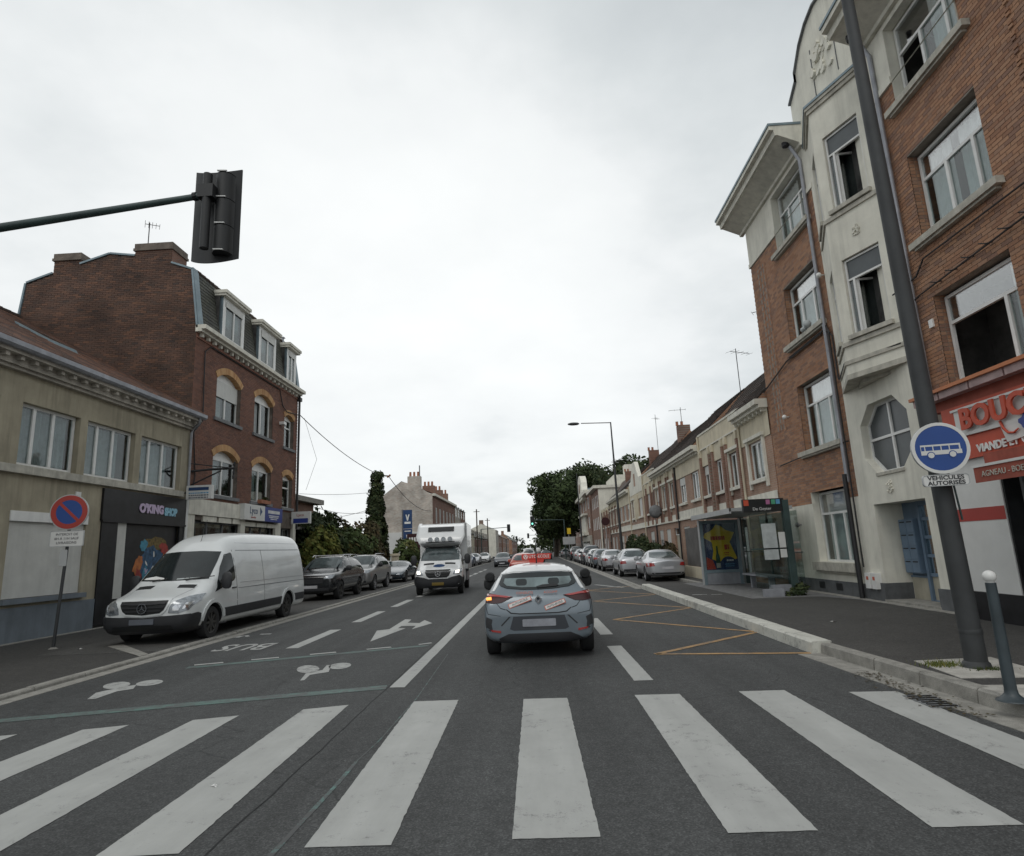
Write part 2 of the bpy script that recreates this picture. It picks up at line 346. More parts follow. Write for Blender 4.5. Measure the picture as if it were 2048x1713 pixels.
class MB:
    def __init__(s): s.v = []; s.f = []; s.m = []; s.a = []
    def face(s, pts, m=0, a=0.0):
        n = len(s.v); s.v += [tuple(p) for p in pts]; s.f.append(tuple(range(n, n + len(pts)))); s.m.append(m); s.a += [a] * len(pts)
    def idx(s, vs, fs, m=0, a=0.0):
        n = len(s.v); s.v += [tuple(p) for p in vs]; s.a += [a] * len(vs)
        for f in fs: s.f.append(tuple(n + i for i in f)); s.m.append(m)
    def hexa(s, p, m=0, a=0.0, skip=()):
        F = [(0, 3, 2, 1), (4, 5, 6, 7), (0, 1, 5, 4), (1, 2, 6, 5), (2, 3, 7, 6), (3, 0, 4, 7)]
        s.idx(p, [f for i, f in enumerate(F) if i not in skip], m, a)
    def box(s, x0, x1, y0, y1, z0, z1, m=0, a=0.0):
        s.hexa([(x0, y0, z0), (x1, y0, z0), (x1, y1, z0), (x0, y1, z0), (x0, y0, z1), (x1, y0, z1), (x1, y1, z1), (x0, y1, z1)], m, a)
    def fbox(s, fr, u0, u1, z0, z1, d0, d1, m=0, a=0.0, skip=()):
        s.hexa([fr.p(u0, z0, d0), fr.p(u1, z0, d0), fr.p(u1, z0, d1), fr.p(u0, z0, d1), fr.p(u0, z1, d0), fr.p(u1, z1, d0), fr.p(u1, z1, d1), fr.p(u0, z1, d1)], m, a, skip)
    def tube(s, pts, r, n=8, m=0, cap=True):
        pts = [Vector(p) for p in pts]; rs = r if isinstance(r, (list, tuple)) else [r] * len(pts)
        rings = []; ref = Vector((0.31, 0.17, 0.93))
        for i, p in enumerate(pts):
            t = (pts[min(i + 1, len(pts) - 1)] - pts[max(i - 1, 0)]).normalized()
            a = t.cross(ref)
            if a.length < 1e-3: a = t.cross(Vector((1, 0, 0)))
            a.normalize(); b = t.cross(a)
            rings.append([p + (a * math.cos(2 * PI * k / n) + b * math.sin(2 * PI * k / n)) * rs[i] for k in range(n)])
        vs = [q for rg in rings for q in rg]; fs = []
        for i in range(len(pts) - 1):
            for k in range(n): fs.append((i * n + k, i * n + (k + 1) % n, (i + 1) * n + (k + 1) % n, (i + 1) * n + k))
        if cap: fs.append(tuple(range(n - 1, -1, -1))); fs.append(tuple((len(pts) - 1) * n + k for k in range(n)))
        s.idx(vs, fs, m)
    def lathe(s, prof, c=(0, 0, 0), ax='z', n=20, m=0):
        """prof: (r, t) pairs turned about the axis"""
        vs = []; fs = []
        for r, t in prof:
            for k in range(n):
                a = 2 * PI * k / n; x, y = r * math.cos(a), r * math.sin(a)
                p = {'z': (x, y, t), 'x': (t, x, y), 'y': (x, t, y)}[ax]
                vs.append((p[0] + c[0], p[1] + c[1], p[2] + c[2]))
        for i in range(len(prof) - 1):
            for k in range(n): fs.append((i * n + k, i * n + (k + 1) % n, (i + 1) * n + (k + 1) % n, (i + 1) * n + k))
        s.idx(vs, fs, m)
    def prism(s, fr, poly, d0, d1, m=0, a=0.0):
        """flat outline (u, z) of a wall plane given thickness"""
        n = len(poly)
        vs = [fr.p(u, z, d0) for u, z in poly] + [fr.p(u, z, d1) for u, z in poly]
        fs = [tuple(range(n - 1, -1, -1)), tuple(range(n, 2 * n))] + [(i, (i + 1) % n, n + (i + 1) % n, n + i) for i in range(n)]
        s.idx(vs, fs, m, a)
    def ring(s, fr, outer, inner, d0, d1, m=0):
        n = len(outer)
        vs = [fr.p(*q, d0) for q in outer] + [fr.p(*q, d0) for q in inner] + [fr.p(*q, d1) for q in outer] + [fr.p(*q, d1) for q in inner]
        fs = []
        for i in range(n):
            j = (i + 1) % n
            fs += [(i, j, n + j, n + i), (2 * n + i, 2 * n + j, 3 * n + j, 3 * n + i), (i, j, 2 * n + j, 2 * n + i), (n + i, n + j, 3 * n + j, 3 * n + i)]
        s.idx(vs, fs, m)
    def build(s, name, mats, parent=None, smooth=False, kind=None, bv=False, loc=None):
        me = bpy.data.meshes.new(name)
        if loc is not None: o_ = Vector(loc)
        else: o_ = org(parent)
        vs = [(v[0] - o_.x, v[1] - o_.y, v[2] - o_.z) for v in s.v]
        me.from_pydata(vs, [], s.f)
        mats = mats if isinstance(mats, (list, tuple)) else [mats]
        for m in mats: me.materials.append(M[m])
        if len(mats) > 1: me.polygons.foreach_set('material_index', s.m)
        if bv:
            at = me.attributes.new('bv', 'FLOAT', 'POINT'); at.data.foreach_set('value', s.a)
        if smooth:
            me.polygons.foreach_set('use_smooth', [True] * len(me.polygons))
            if smooth is not True: me.set_sharp_from_angle(angle=R(smooth))
        me.update()
        o = bpy.data.objects.new(name, me); col.objects.link(o)
        if parent: o.parent = parent; ORG[o.name] = org(parent)
        elif loc is not None: o.location = o_; ORG[o.name] = o_
        if kind: o['kind'] = kind
        return o
_dg = None
def text(body, name, mat, parent, origin, u, v, size, extrude=0.004, sx=1.0, bold=0.0, align='CENTER', shear=0.0, loc=None):
    """lettering as a mesh: origin = middle of the text, u reading direction, v up the letters"""
    cu = bpy.data.curves.new('txt', 'FONT'); cu.body = body; cu.size = size; cu.extrude = extrude; cu.offset = bold
    cu.align_x = align; cu.align_y = 'CENTER'; cu.shear = shear; cu.resolution_u = 3
    t = bpy.data.objects.new('txt', cu); col.objects.link(t)
    me = bpy.data.meshes.new_from_object(t.evaluated_get(bpy.context.evaluated_depsgraph_get()))
    bpy.data.objects.remove(t); bpy.data.curves.remove(cu)
    u = Vector(u).normalized(); v = Vector(v).normalized(); n = u.cross(v)
    mt = Matrix(((u.x * sx, v.x, n.x, 0), (u.y * sx, v.y, n.y, 0), (u.z * sx, v.z, n.z, 0), (0, 0, 0, 1)))
    mt = Matrix.Translation(Vector(origin) - org(parent)) @ mt
    me.transform(mt); me.materials.clear(); me.materials.append(M[mat]); me.name = name
    o = bpy.data.objects.new(name, me); col.objects.link(o)
    if parent: o.parent = parent
    return o
def dup(o, parent=None, loc=None, rz=None, label=None, group=None, mats=None):
    c = o.copy(); col.objects.link(c)
    if parent: c.parent = parent
    if loc is not None: c.location = loc
    if rz is not None: c.rotation_euler = (0, 0, rz)
    if label: c['label'] = label
    if group: c['group'] = group
    if mats and c.type == 'MESH':
        for i, sl in enumerate(c.material_slots):
            if sl.material and sl.material.name in mats:
                nm = mats[sl.material.name]; sl.link = 'OBJECT'; sl.material = M[nm]
    for ch in o.children: dup(ch, c, mats=mats)
    return c

# ------------------------------------------------------------------ walls, windows, bricks
def wall(mb, fr, u0, u1, z0, z1, holes=(), rev=0.2, m=0, mr=None):
    """a wall face pierced by openings, with their reveals"""
    mr = m if mr is None else mr
    us = sorted({u0, u1, *[h[0] for h in holes], *[h[1] for h in holes]}); zs = sorted({z0, z1, *[h[2] for h in holes], *[h[3] for h in holes]})
    us = [u for u in us if u0 <= u <= u1]; zs = [z for z in zs if z0 <= z <= z1]
    for a, b in zip(us, us[1:]):
        for c, d in zip(zs, zs[1:]):
            cu, cz = (a + b) / 2, (c + d) / 2
            if not any(h[0] < cu < h[1] and h[2] < cz < h[3] for h in holes):
                mb.face([fr.p(a, c), fr.p(b, c), fr.p(b, d), fr.p(a, d)], m)
    for h in holes:
        a, b, c, d = h[:4]; r_ = h[4] if len(h) > 4 else rev
        mb.face([fr.p(a, c), fr.p(a, d), fr.p(a, d, -r_), fr.p(a, c, -r_)], mr)
        mb.face([fr.p(b, c), fr.p(b, d), fr.p(b, d, -r_), fr.p(b, c, -r_)], mr)
        mb.face([fr.p(a, d), fr.p(b, d), fr.p(b, d, -r_), fr.p(a, d, -r_)], mr)
        mb.face([fr.p(a, c), fr.p(b, c), fr.p(b, c, -r_), fr.p(a, c, -r_)], mr)
def window(par, fr, u0, u1, z0, z1, rec=0.2, cols=(0.5,), transom=None, fw=0.055, mat='pvc', gl='glass', cmat='curtain', curtain=None, openb=(), shutter=0.0, room=True, name='window', tcols=None, label=None):
    """frame + a pane per light; curtain 0..1 = drawn part; openb = lights whose sash stands open"""
    f = MB(); d0, d1 = -rec, -rec + 0.06
    zt = z1 if transom is None else transom
    f.fbox(fr, u0, u1, z0, z0 + fw, d0, d1); f.fbox(fr, u0, u1, z1 - fw, z1, d0, d1)
    f.fbox(fr, u0, u0 + fw, z0 + fw, z1 - fw, d0, d1); f.fbox(fr, u1 - fw, u1, z0 + fw, z1 - fw, d0, d1)
    if transom: f.fbox(fr, u0 + fw, u1 - fw, zt - fw / 2, zt + fw / 2, d0, d1 + 0.004)
    edges = [u0 + fw] + [u0 + (u1 - u0) * c for c in cols] + [u1 - fw]
    for e in edges[1:-1]: f.fbox(fr, e - fw * .6, e + fw * .6, z0 + fw, zt - fw / 2, d0, d1 + 0.008)
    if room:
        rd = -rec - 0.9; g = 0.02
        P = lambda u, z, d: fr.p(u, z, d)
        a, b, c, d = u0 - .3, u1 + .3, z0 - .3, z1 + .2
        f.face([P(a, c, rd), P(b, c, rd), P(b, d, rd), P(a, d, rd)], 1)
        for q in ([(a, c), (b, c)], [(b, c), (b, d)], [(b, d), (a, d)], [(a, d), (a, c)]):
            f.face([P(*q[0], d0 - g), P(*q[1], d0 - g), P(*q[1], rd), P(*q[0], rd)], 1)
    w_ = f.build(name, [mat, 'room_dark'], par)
    if label: w_['label'] = label
    tops = [(u0 + fw, u1 - fw)] if tcols is None else list(zip([u0 + fw] + [u0 + (u1 - u0) * c for c in tcols], [u0 + (u1 - u0) * c for c in tcols] + [u1 - fw]))
    if transom:
        for a, b in tops:
            q = MB(); q.fbox(fr, a, b, zt + fw / 2, z1 - fw, d0 + .02, d0 + .032); q.build('pane', gl, w_)
    for i, (a, b) in enumerate(zip(edges, edges[1:])):
        zz0, zz1 = z0 + fw, zt - fw / 2
        if i in openb:
            # sash swung inwards on its hinge at a
            L_ = b - a; ang = R(62); s = MB()
            ax = fr.u * math.cos(ang) - fr.n * math.sin(ang); nn = fr.n * math.cos(ang) + fr.u * math.sin(ang)
            o = fr.p(a, 0, -rec); sf = Fr(o, ax, nn)
            s.fbox(sf, 0, L_, zz0, zz0 + fw, 0, .05); s.fbox(sf, 0, L_, zz1 - fw, zz1, 0, .05); s.fbox(sf, 0, fw, zz0 + fw, zz1 - fw, 0, .05); s.fbox(sf, L_ - fw, L_, zz0 + fw, zz1 - fw, 0, .05)
            s.fbox(sf, fw, L_ - fw, zz0 + fw, zz1 - fw, .02, .03, m=1)
            s.build('open_sash', [mat, 'glass'], w_)
        else:
            s = MB(); iu = fw * .6
            s.fbox(fr, a + .012, b - .012, zz0, zz1, d0 + .02, d0 + .032); s.build('pane', 'glass', w_)
    if curtain:
        s = MB(); zt2 = z1 - fw
        for (a, b) in curtain:
            ua, ub = u0 + (u1 - u0) * a, u0 + (u1 - u0) * b; n = max(6, int((ub - ua) / 0.05)); pr = None
            for k in range(n + 1):
                u = ua + (ub - ua) * k / n; d = -rec - 0.11 + 0.034 * math.sin(k * 1.9) + random.uniform(-.006, .006)
                if pr: s.face([fr.p(pr[0], z0, pr[1]), fr.p(u, z0, d), fr.p(u, zt2, d), fr.p(pr[0], zt2, pr[1])])
                pr = (u, d)
        s.build('curtain', cmat, w_, smooth=True)
    if shutter:
        s = MB(); zb = z1 - (z1 - z0) * shutter; k = zb; hh = 0.055
        while k < z1 - .01:
            s.fbox(fr, u0 + .02, u1 - .02, k + .006, min(k + hh, z1), d1 + .015, d1 + .027); s.fbox(fr, u0 + .02, u1 - .02, k, k + .006, d1 + .012, d1 + .019); k += hh
        s.build('roller_shutter', 'shutter_white', w_)
    return w_
def sub_iv(iv, cuts):
    out = [iv]
    for c0, c1 in cuts:
        nx = []
        for a, b in out:
            if c1 <= a or c0 >= b: nx.append((a, b)); continue
            if c0 > a: nx.append((a, c0))
            if c1 < b: nx.append((c1, b))
        out = nx
    return out
CAMP = Vector((0, 0, CAM_H))
def bricks(par, fr, u0, u1, z0, z1, holes, mat, count=300, prot=0.009, clip=None, name='brick', Lb=0.225, Hb=0.066, gap=0.011, back='mortar', taken=None):
    """running-bond brickwork: the nearest as single bricks, the rest joined"""
    bl = []; row = 0; z = z0
    while z + 0.02 < z1:
        zt = min(z + Hb, z1)
        cuts = [(h[0], h[1]) for h in holes if h[2] < (z + zt) / 2 < h[3]]
        a0, a1 = u0, u1
        if clip:
            cl = clip((z + zt) / 2)
            if cl is None: z += Hb + gap; row += 1; continue
            a0, a1 = max(u0, cl[0]), min(u1, cl[1])
            if len(cl) > 2: cuts += cl[2]
        for a, b in sub_iv((a0, a1), cuts):
            k = math.floor((a - u0) / (Lb + gap)) - 1
            while True:
                s = u0 + k * (Lb + gap) + (row % 2) * (Lb + gap) / 2; e = s + Lb
                if s >= b: break
                s2, e2 = max(s, a), min(e, b)
                if e2 - s2 > 0.03: bl.append((s2, e2, z, zt))
                k += 1
        z += Hb + gap; row += 1
    full = [q for q in bl if q[1] - q[0] > Lb - 1e-4 and q[3] - q[2] > Hb - 1e-4]
    dist = lambda q: (fr.p((q[0] + q[1]) / 2, q[2]) - CAMP).length
    full.sort(key=dist); single = set(full[:count])
    if single:
        s = MB(); s.fbox(fr, 0, Lb, 0, Hb, -0.02, prot)
        ref = None
        for q in full[:count]:
            if ref is None:
                f0 = Fr((0, 0, 0), fr.u, fr.n); t = MB(); t.fbox(f0, 0, Lb, 0, Hb, -0.02, prot)
                ref = t.build(name, mat, None); ref.parent = par; ob = ref
            else:
                ob = ref.copy(); col.objects.link(ob); ob.parent = par
            ob.location = fr.p(q[0], q[2], random.uniform(-.002, .002)) - org(par)
    r_ = MB()
    for q in bl:
        if q in single: continue
        r_.fbox(fr, q[0], q[1], q[2], q[3], -0.015, prot + random.uniform(-.002, .002), a=random.random(), skip=(2,) if 0 else ())
    if r_.f: r_.build(name + 'work', mat, par, kind='stuff', bv=True)
def foliage(name, blobs, n, size, mat, parent=None, gaps=0.0, loc=None, seed=1, kind=None, surf=0.75):
    """leaf-sized faces spread through uneven clumps"""
    rnd = random.Random(seed); mb = MB(); tot = sum(b[1][0] * b[1][1] * b[1][2] for b in blobs) ** 1.0
    for c, r_ in blobs:
        k = int(n * (r_[0] * r_[1] * r_[2]) / tot) + 1; c = Vector(c)
        for _ in range(k):
            d = Vector((rnd.gauss(0, 1), rnd.gauss(0, 1), rnd.gauss(0, 1))).normalized()
            rad = rnd.random() ** (1 / 3) if rnd.random() > surf else rnd.uniform(0.72, 1.05)
            p = c + Vector((d.x * r_[0], d.y * r_[1], d.z * r_[2])) * rad
            nz = noise.noise(p * (1.1 / max(0.4, min(r_))) + Vector((seed, 0, 0)))
            if nz < -0.12 + gaps: continue
            p += d * nz * 0.5 * min(r_)
            q = (d + Vector((rnd.gauss(0, .6), rnd.gauss(0, .6), rnd.gauss(0, .6)))).normalized()
            a = q.cross(Vector((rnd.random(), rnd.random(), rnd.random()))).normalized(); b = q.cross(a)
            s = size * rnd.uniform(0.6, 1.3); bv = min(0.999, max(0, 0.5 + nz * 0.9 + rnd.uniform(-.25, .25)))
            mb.face([p - a * s, p - b * s * .55, p + a * s, p + b * s * .55], a=bv)
    return mb.build(name, mat, parent, bv=True, kind=kind, loc=loc)
BIKE_A = [[(-6.035,9.266),(-5.977,9.152),(-5.96,9.046),(-5.987,8.968),(-6.051,8.932),(-6.14,8.943),(-6.238,9.0),(-6.326,9.094),(-6.389,9.206),(-6.411,9.316),(-6.387,9.4),(-6.321,9.441),(-6.227,9.428),(-6.124,9.365)],[(-5.604,9.362),(-5.562,9.263),(-5.558,9.167),(-5.593,9.094),(-5.659,9.057),(-5.744,9.062),(-5.832,9.108),(-5.906,9.187),(-5.952,9.285),(-5.96,9.383),(-5.927,9.461),(-5.859,9.502),(-5.77,9.497),(-5.679,9.446)],[(-5.978,8.312),(-5.873,8.323),(-5.881,8.753),(-5.739,8.882),(-5.875,9.16),(-5.942,9.106),(-6.088,8.846),(-6.145,8.705)]]
BIKE_B = [[(-3.469,9.913),(-3.433,9.764),(-3.438,9.646),(-3.483,9.579),(-3.558,9.573),(-3.65,9.631),(-3.743,9.743),(-3.819,9.889),(-3.862,10.042),(-3.862,10.17),(-3.817,10.246),(-3.736,10.252),(-3.637,10.186),(-3.542,10.064)],[(-3.04,10.144),(-3.019,10.021),(-3.034,9.913),(-3.081,9.839),(-3.151,9.812),(-3.231,9.837),(-3.306,9.909),(-3.362,10.016),(-3.387,10.138),(-3.376,10.252),(-3.329,10.332),(-3.255,10.362),(-3.171,10.335),(-3.094,10.256)],[(-3.432,9.024),(-3.38,9.048),(-3.437,9.424),(-3.22,9.606),(-3.381,10.2),(-3.451,10.193),(-3.379,9.79),(-3.549,9.555)]]
ARROW = [(-3.434,12.727),(-3.759,14.497),(-3.514,14.658),(-3.582,16.713),(-3.39,16.597),(-3.339,15.878),(-3.004,15.68),(-2.997,16.343),(-2.667,15.568),(-2.954,14.487),(-2.988,15.142),(-3.35,15.218),(-3.34,14.79),(-3.147,14.73)]
# ------------------------------------------------------------------ ground, road, pavements, markings
def struct(name, mb, mat, parent=None, **k):
    o = mb.build(name, mat, parent, **k)
    if parent is None: o['kind'] = 'structure'
    return o
g = MB(); g.face([(-900, -60, -0.06), (900, -60, -0.06), (900, 1500, -0.06), (-900, 1500, -0.06)]); struct('ground', g, 'asphalt_walk')
ROAD_R = 3.95
r_ = MB(); r_.face([(-7.12, -25, 0), (4.6, -25, 0), (4.6, 700, 0), (-7.12, 700, 0)]); road = struct('road', r_, 'asphalt_road')
p = MB(); p.box(-12.5, -7.4, -25, 700, -0.05, 0.045); struct('pavement', p, 'asphalt_walk')
p = MB(); p.box(-9.9, -7.42, 12.2, 60, 0.04, 0.049); struct('parking_strip', p, 'asphalt_bay')
# right hand pavement with the bus boarding platform, then a parking bay
p = MB()
p.prism(Fr((0, 0, 0), (1, 0, 0), (0, 0, 1)), [(4.2, 24.5)], 0, 0) if 0 else None
def slab(mb, poly, z0, z1, m=0):
    n = len(poly); vs = [(x, y, z0) for x, y in poly] + [(x, y, z1) for x, y in poly]
    mb.idx(vs, [tuple(range(n, 2 * n))] + [(i, (i + 1) % n, n + (i + 1) % n, n + i) for i in range(n)], m)
KERB = [(5.2, -6.0), (4.75, 0.0), (4.45, 4.0), (4.24, 6.6), (4.14, 8.3), (4.06, 9.6)]
slab(p, [(x + .14, y) for x, y in KERB] + [(4.2, 24.5), (8.3, 24.5), (8.3, -6)], -0.04, 0.145)
struct('pavement', p, 'asphalt_walk')
p = MB(); slab(p, [(6.35, 24.5), (8.3, 24.5), (8.3, 200), (6.35, 200)], -0.04, 0.125); struct('pavement', p, 'asphalt_walk')
p = MB(); slab(p, [(4.2, 24.5), (6.25, 24.5), (6.25, 200), (4.2, 200)], -0.04, 0.02); struct('parking_bay', p, 'asphalt_bay')
p = MB(); slab(p, [(5.5, 24.4), (7.95, 24.4), (7.95, 14.9), (7.3, 16.9), (5.6, 17.0)], 0.145, 0.149); struct('shelter_paving', p, 'concrete_dark')
# strip of kerbing at the foot of the houses
p = MB(); slab(p, [(7.72, 6), (7.98, 6), (7.98, 20.4), (7.72, 20.4)], 0.145, 0.156); struct('wall_footing_strip', p, 'concrete')
p = MB(); slab(p, [(-12.33, 5), (-12.16, 5), (-12.16, 21.4), (-12.33, 21.4)], 0.045, 0.06); struct('wall_footing_strip', p, 'concrete')
# kerbs
def kerb(name, pts, wid, z0, z1, mat, ln=1.0, side=1, jit=0.004, last=None):
    k = bpy.data.objects.new('kerb', None); col.objects.link(k); k['kind'] = 'structure'; ORG[k.name] = Vector((0, 0, 0))
    for (x0, y0), (x1, y1) in zip(pts, pts[1:]):
        d = Vector((x1 - x0, y1 - y0, 0)); n = max(1, round(d.length / ln)); nr = Vector((d.y, -d.x, 0)).normalized() * side
        for i in range(n):
            a = Vector((x0, y0, 0)) + d * ((i + 0.009 + random.random() * .006) / n); b = Vector((x0, y0, 0)) + d * ((i + 1 - 0.009) / n); j = random.uniform(-jit, jit)
            c = 0.02; m = MB()
            P = []
            for q in (a, b):
                P.append([(q.x, q.y, z0), (q.x + nr.x * .012, q.y + nr.y * .012, z1 - c + j), (q.x + nr.x * (.012 + c), q.y + nr.y * (.012 + c), z1 + j), (q.x + nr.x * wid, q.y + nr.y * wid, z1 + j), (q.x + nr.x * wid, q.y + nr.y * wid, z0)])
            A, B = P; m.idx(A + B, [(0, 1, 6, 5), (1, 2, 7, 6), (2, 3, 8, 7), (3, 4, 9, 8), (0, 4, 3, 2, 1), (5, 6, 7, 8, 9)])
            m.build('kerbstone', mat, k)
    return k
kerb('k', [(3.94, 9.6), (3.93, 24.5)], 0.30, -0.02, 0.175, 'paint_kerb')
kerb('k', KERB, 0.15, -0.02, 0.15, 'concrete', ln=1.0)
kerb('k', [(3.95, 24.5), (3.95, 75)], 0.16, -0.02, 0.045, 'concrete', ln=2.0)
kerb('k', [(6.2, 24.5), (6.2, 75)], 0.15, -0.02, 0.13, 'concrete', ln=3.0)
kerb('k', [(-7.24, 3.0), (-7.24, 45)], 0.15, -0.02, 0.055, 'concrete', ln=1.0, side=-1)
k = MB()
for a, b in ((0, 1),): k.box(-7.27, -7.24, -25, 3, -.02, .05)
# gutters
gt = MB(); slab(gt, [(-7.22, -20), (-6.98, -20), (-6.98, 120), (-7.22, 120)], 0.0, 0.006)
struct('gutter', gt, 'concrete')
gt = MB(); GT = [(x, y) for x, y in KERB]; slab(gt, [(x - .33, y) for x, y in GT] + [(x, y) for x, y in reversed(GT)], 0.0, 0.006)
slab(gt, [(3.70, 24.5), (3.95, 24.5), (3.95, 120), (3.70, 120)], 0.0, 0.006); struct('gutter', gt, 'concrete')
# a strip of paler concrete across the bay in front of the van, seams and patches
p = MB(); slab(p, [(-9.15, 13.2), (-8.95, 13.4), (-7.42, 11.85), (-7.42, 11.6)], 0.049, 0.056); struct('bay_edging', p, 'concrete')
p = MB(); slab(p, [(-9.6, 12.3), (-9.55, 12.3), (-7.5, 12.3), (-7.5, 12.42), (-9.6, 12.42)], 0.049, 0.053); struct('bay_line', p, 'paint_yellow') if 0 else None
# paint on the road: every mark is a part of it
def mark(name, polys, mat, z=0.004, parent=None):
    m = MB()
    for poly in polys:
        if name in ('crosswalk_stripe', 'lane_dash', 'centre_line', 'stop_line', 'bus_bay_zigzag'):   # slightly ragged edges
            q = []
            for (x0, y0), (x1, y1) in zip(poly, poly[1:] + poly[:1]):
                ln = math.hypot(x1 - x0, y1 - y0); n = max(1, min(160, int(ln / .05)))
                for i in range(n): a_ = random.gauss(0, .002) if i else 0; q.append((x0 + (x1 - x0) * i / n + a_ * (y1 - y0) / ln, y0 + (y1 - y0) * i / n - a_ * (x1 - x0) / ln))
            poly = q
        m.face([(x, y, z) for x, y in poly])
    return m.build(name, mat, parent or road)
for x in (-0.235, 1.03, 2.2):
    mark('crosswalk_stripe', [[(x, 4.02), (x + .50 + .02, 4.02), (x + .49, 7.45), (x - .01, 7.47)]], 'paint_white')
mark('crosswalk_stripe', [[(3.38, 4.1), (3.86, 4.1), (3.80, 7.22), (3.31, 7.26)]], 'paint_white')
mark('crosswalk_stripe', [[(-1.47, 3.99), (-0.95, 3.99), (-1.0, 7.54), (-1.52, 7.54)]], 'paint_white')
mark('crosswalk_stripe', [[(-2.71, 3.93), (-2.21, 3.96), (-2.27, 7.49), (-2.75, 7.35)]], 'paint_white')
mark('crosswalk_stripe', [[(-3.88, 3.8), (-3.38, 3.84), (-3.41, 7.18), (-3.86, 7.05)]], 'paint_white')
mark('crosswalk_stripe', [[(-4.98, 3.6), (-4.48, 3.65), (-4.50, 6.94), (-4.92, 6.81)]], 'paint_white')
mark('crosswalk_stripe', [[(-6.05, 3.4), (-5.55, 3.45), (-5.55, 6.72), (-5.98, 6.6)]], 'paint_white')
mark('centre_line', [[(-2.0, 8.35), (-1.80, 8.33), (-1.76, 60), (-1.92, 60)]], 'paint_white')
y = 8.22
for i, (a, b) in enumerate([(8.22, 11.02), (12.42, 15.23), (16.6, 19.4), (20.8, 23.6)]):
    mark('lane_dash', [[(1.13, a), (1.37, a), (1.34, b), (1.10, b)]], 'paint_white')
for a, b in [(12.22, 15.0), (16.5, 19.35), (20.8, 23.7), (25, 28), (29.3, 32.3), (33.6, 36.6), (38, 41), (42.3, 45.3), (46.6, 49.6), (51, 54), (55.3, 58.3)]:
    mark('lane_dash', [[(-4.95, a), (-4.70, a), (-4.74, b), (-5.0, b)]], 'paint_white')
mark('stop_line', [[(-6.98, 7.05), (-2.03, 8.27), (-2.07, 8.50), (-6.98, 7.25)]], 'paint_green')
mark('stop_line', [[(-5.85, 10.36), (-2.13, 11.82), (-2.1, 12.0), (-5.9, 10.56)]], 'paint_green')
for x0 in (-5.85, -5.02, -4.12, -3.2, -2.3):
    yy = 10.63 + (x0 + 5.85) * 0.385; l = 0.42 if x0 < -2.4 else .22
    mark('stop_line_dash', [[(x0, yy), (x0 + l, yy + .15), (x0 + l - .05, yy + .25), (x0 - .05, yy + .09)]], 'paint_white', z=0.007)
mark('bicycle_symbol', BIKE_A, 'paint_worn'); mark('bicycle_symbol', BIKE_B, 'paint_worn')
mark('direction_arrow', [ARROW], 'paint_white')
t = text('BUS', 'bus_lettering', 'paint_worn', road, (-5.93, 12.68, 0.005), (-1, 0.0, 0), (0, -1, 0), 1.2, extrude=0.0, sx=0.52, bold=0.02)
t.scale = (1, 1, 1)
mark('route_symbol', [[(-6.97, 14.24), (-6.84, 14.24), (-6.84, 14.55), (-6.97, 14.5)], [(-6.84, 14.5), (-6.7, 14.3), (-6.66, 14.4), (-6.8, 14.6)], [(-6.55, 14.63), (-6.29, 14.62), (-6.29, 14.75), (-6.55, 14.75)]], 'paint_worn')
ys = [(1.75, 10.06), (3.94, 9.66)], [(1.75, 10.06), (3.94, 11.95)], [(1.68, 14.80), (3.94, 12.05)], [(1.68, 14.80), (3.9, 16.7)], [(1.65, 19.9), (3.9, 16.8)], [(1.65, 19.9), (3.88, 21.5)], [(1.8, 24.8), (3.88, 21.6)], [(1.8, 24.8), (3.88, 26.3)]
for a, b in ys:
    a, b = Vector((*a, 0)), Vector((*b, 0)); n = Vector((-(b - a).y, (b - a).x, 0)).normalized() * 0.055
    mark('bus_bay_zigzag', [[((a - n).x, (a - n).y), ((b - n).x, (b - n).y), ((b + n).x, (b + n).y), ((a + n).x, (a + n).y)]], 'paint_yellow', z=0.0045 if a.y % 2 > 1 else 0.006)
mark('bus_bay_line', [[(2.4, 28.2), (3.3, 25.6), (3.45, 25.7), (2.55, 28.3)], [(2.8, 26.3), (3.6, 26.3), (3.6, 26.42), (2.8, 26.42)]], 'paint_worn')
for poly in ([(4.85, 25.4), (5.15, 24.1), (5.35, 24.1), (5.05, 25.4)], [(4.5, 18.85), (4.9, 18.75), (4.9, 18.88), (4.5, 19.0)], [(5.0, 18.65), (5.3, 18.6), (5.3, 18.72), (5.0, 18.78)]):
    m = MB(); zz = 0.024 if poly[0][1] > 24.45 else 0.152; m.face([(x, min(y, 24.45) if zz > .1 else max(y, 24.55), zz) for x, y in poly]); struct('pavement_paint', m, 'paint_worn')
random.seed(3)   # old turquoise survey spray along the lane, and the tarred lane joint
pts = [(-1.64, 3.7), (-1.62, 4.4), (-1.60, 5.0), (-1.60, 5.5), (-1.55, 6.1), (-1.54, 6.7), (-1.52, 7.7), (-1.56, 9.2), (-1.60, 10.8)]
for (x0, y0), (x1, y1) in zip(pts, pts[1:]):
    wd = 0.020 if y0 < 5.5 else 0.007
    mark('spray_line', [[(x0 - wd, y0), (x0 + wd, y0), (x1 + wd * .8, y1), (x1 - wd * .8, y1)]], 'paint_spray', z=0.003)
sm = MB(); yy = 2.0; x = -2.02
while yy < 40:
    x2 = -2.03 + random.uniform(-.012, .012); sm.face([(x - .006, yy, .003), (x + .006, yy, .003), (x2 + .006, yy + .35, .003), (x2 - .006, yy + .35, .003)]); x = x2; yy += .35
sm.build('tar_joint', 'car_under', road)
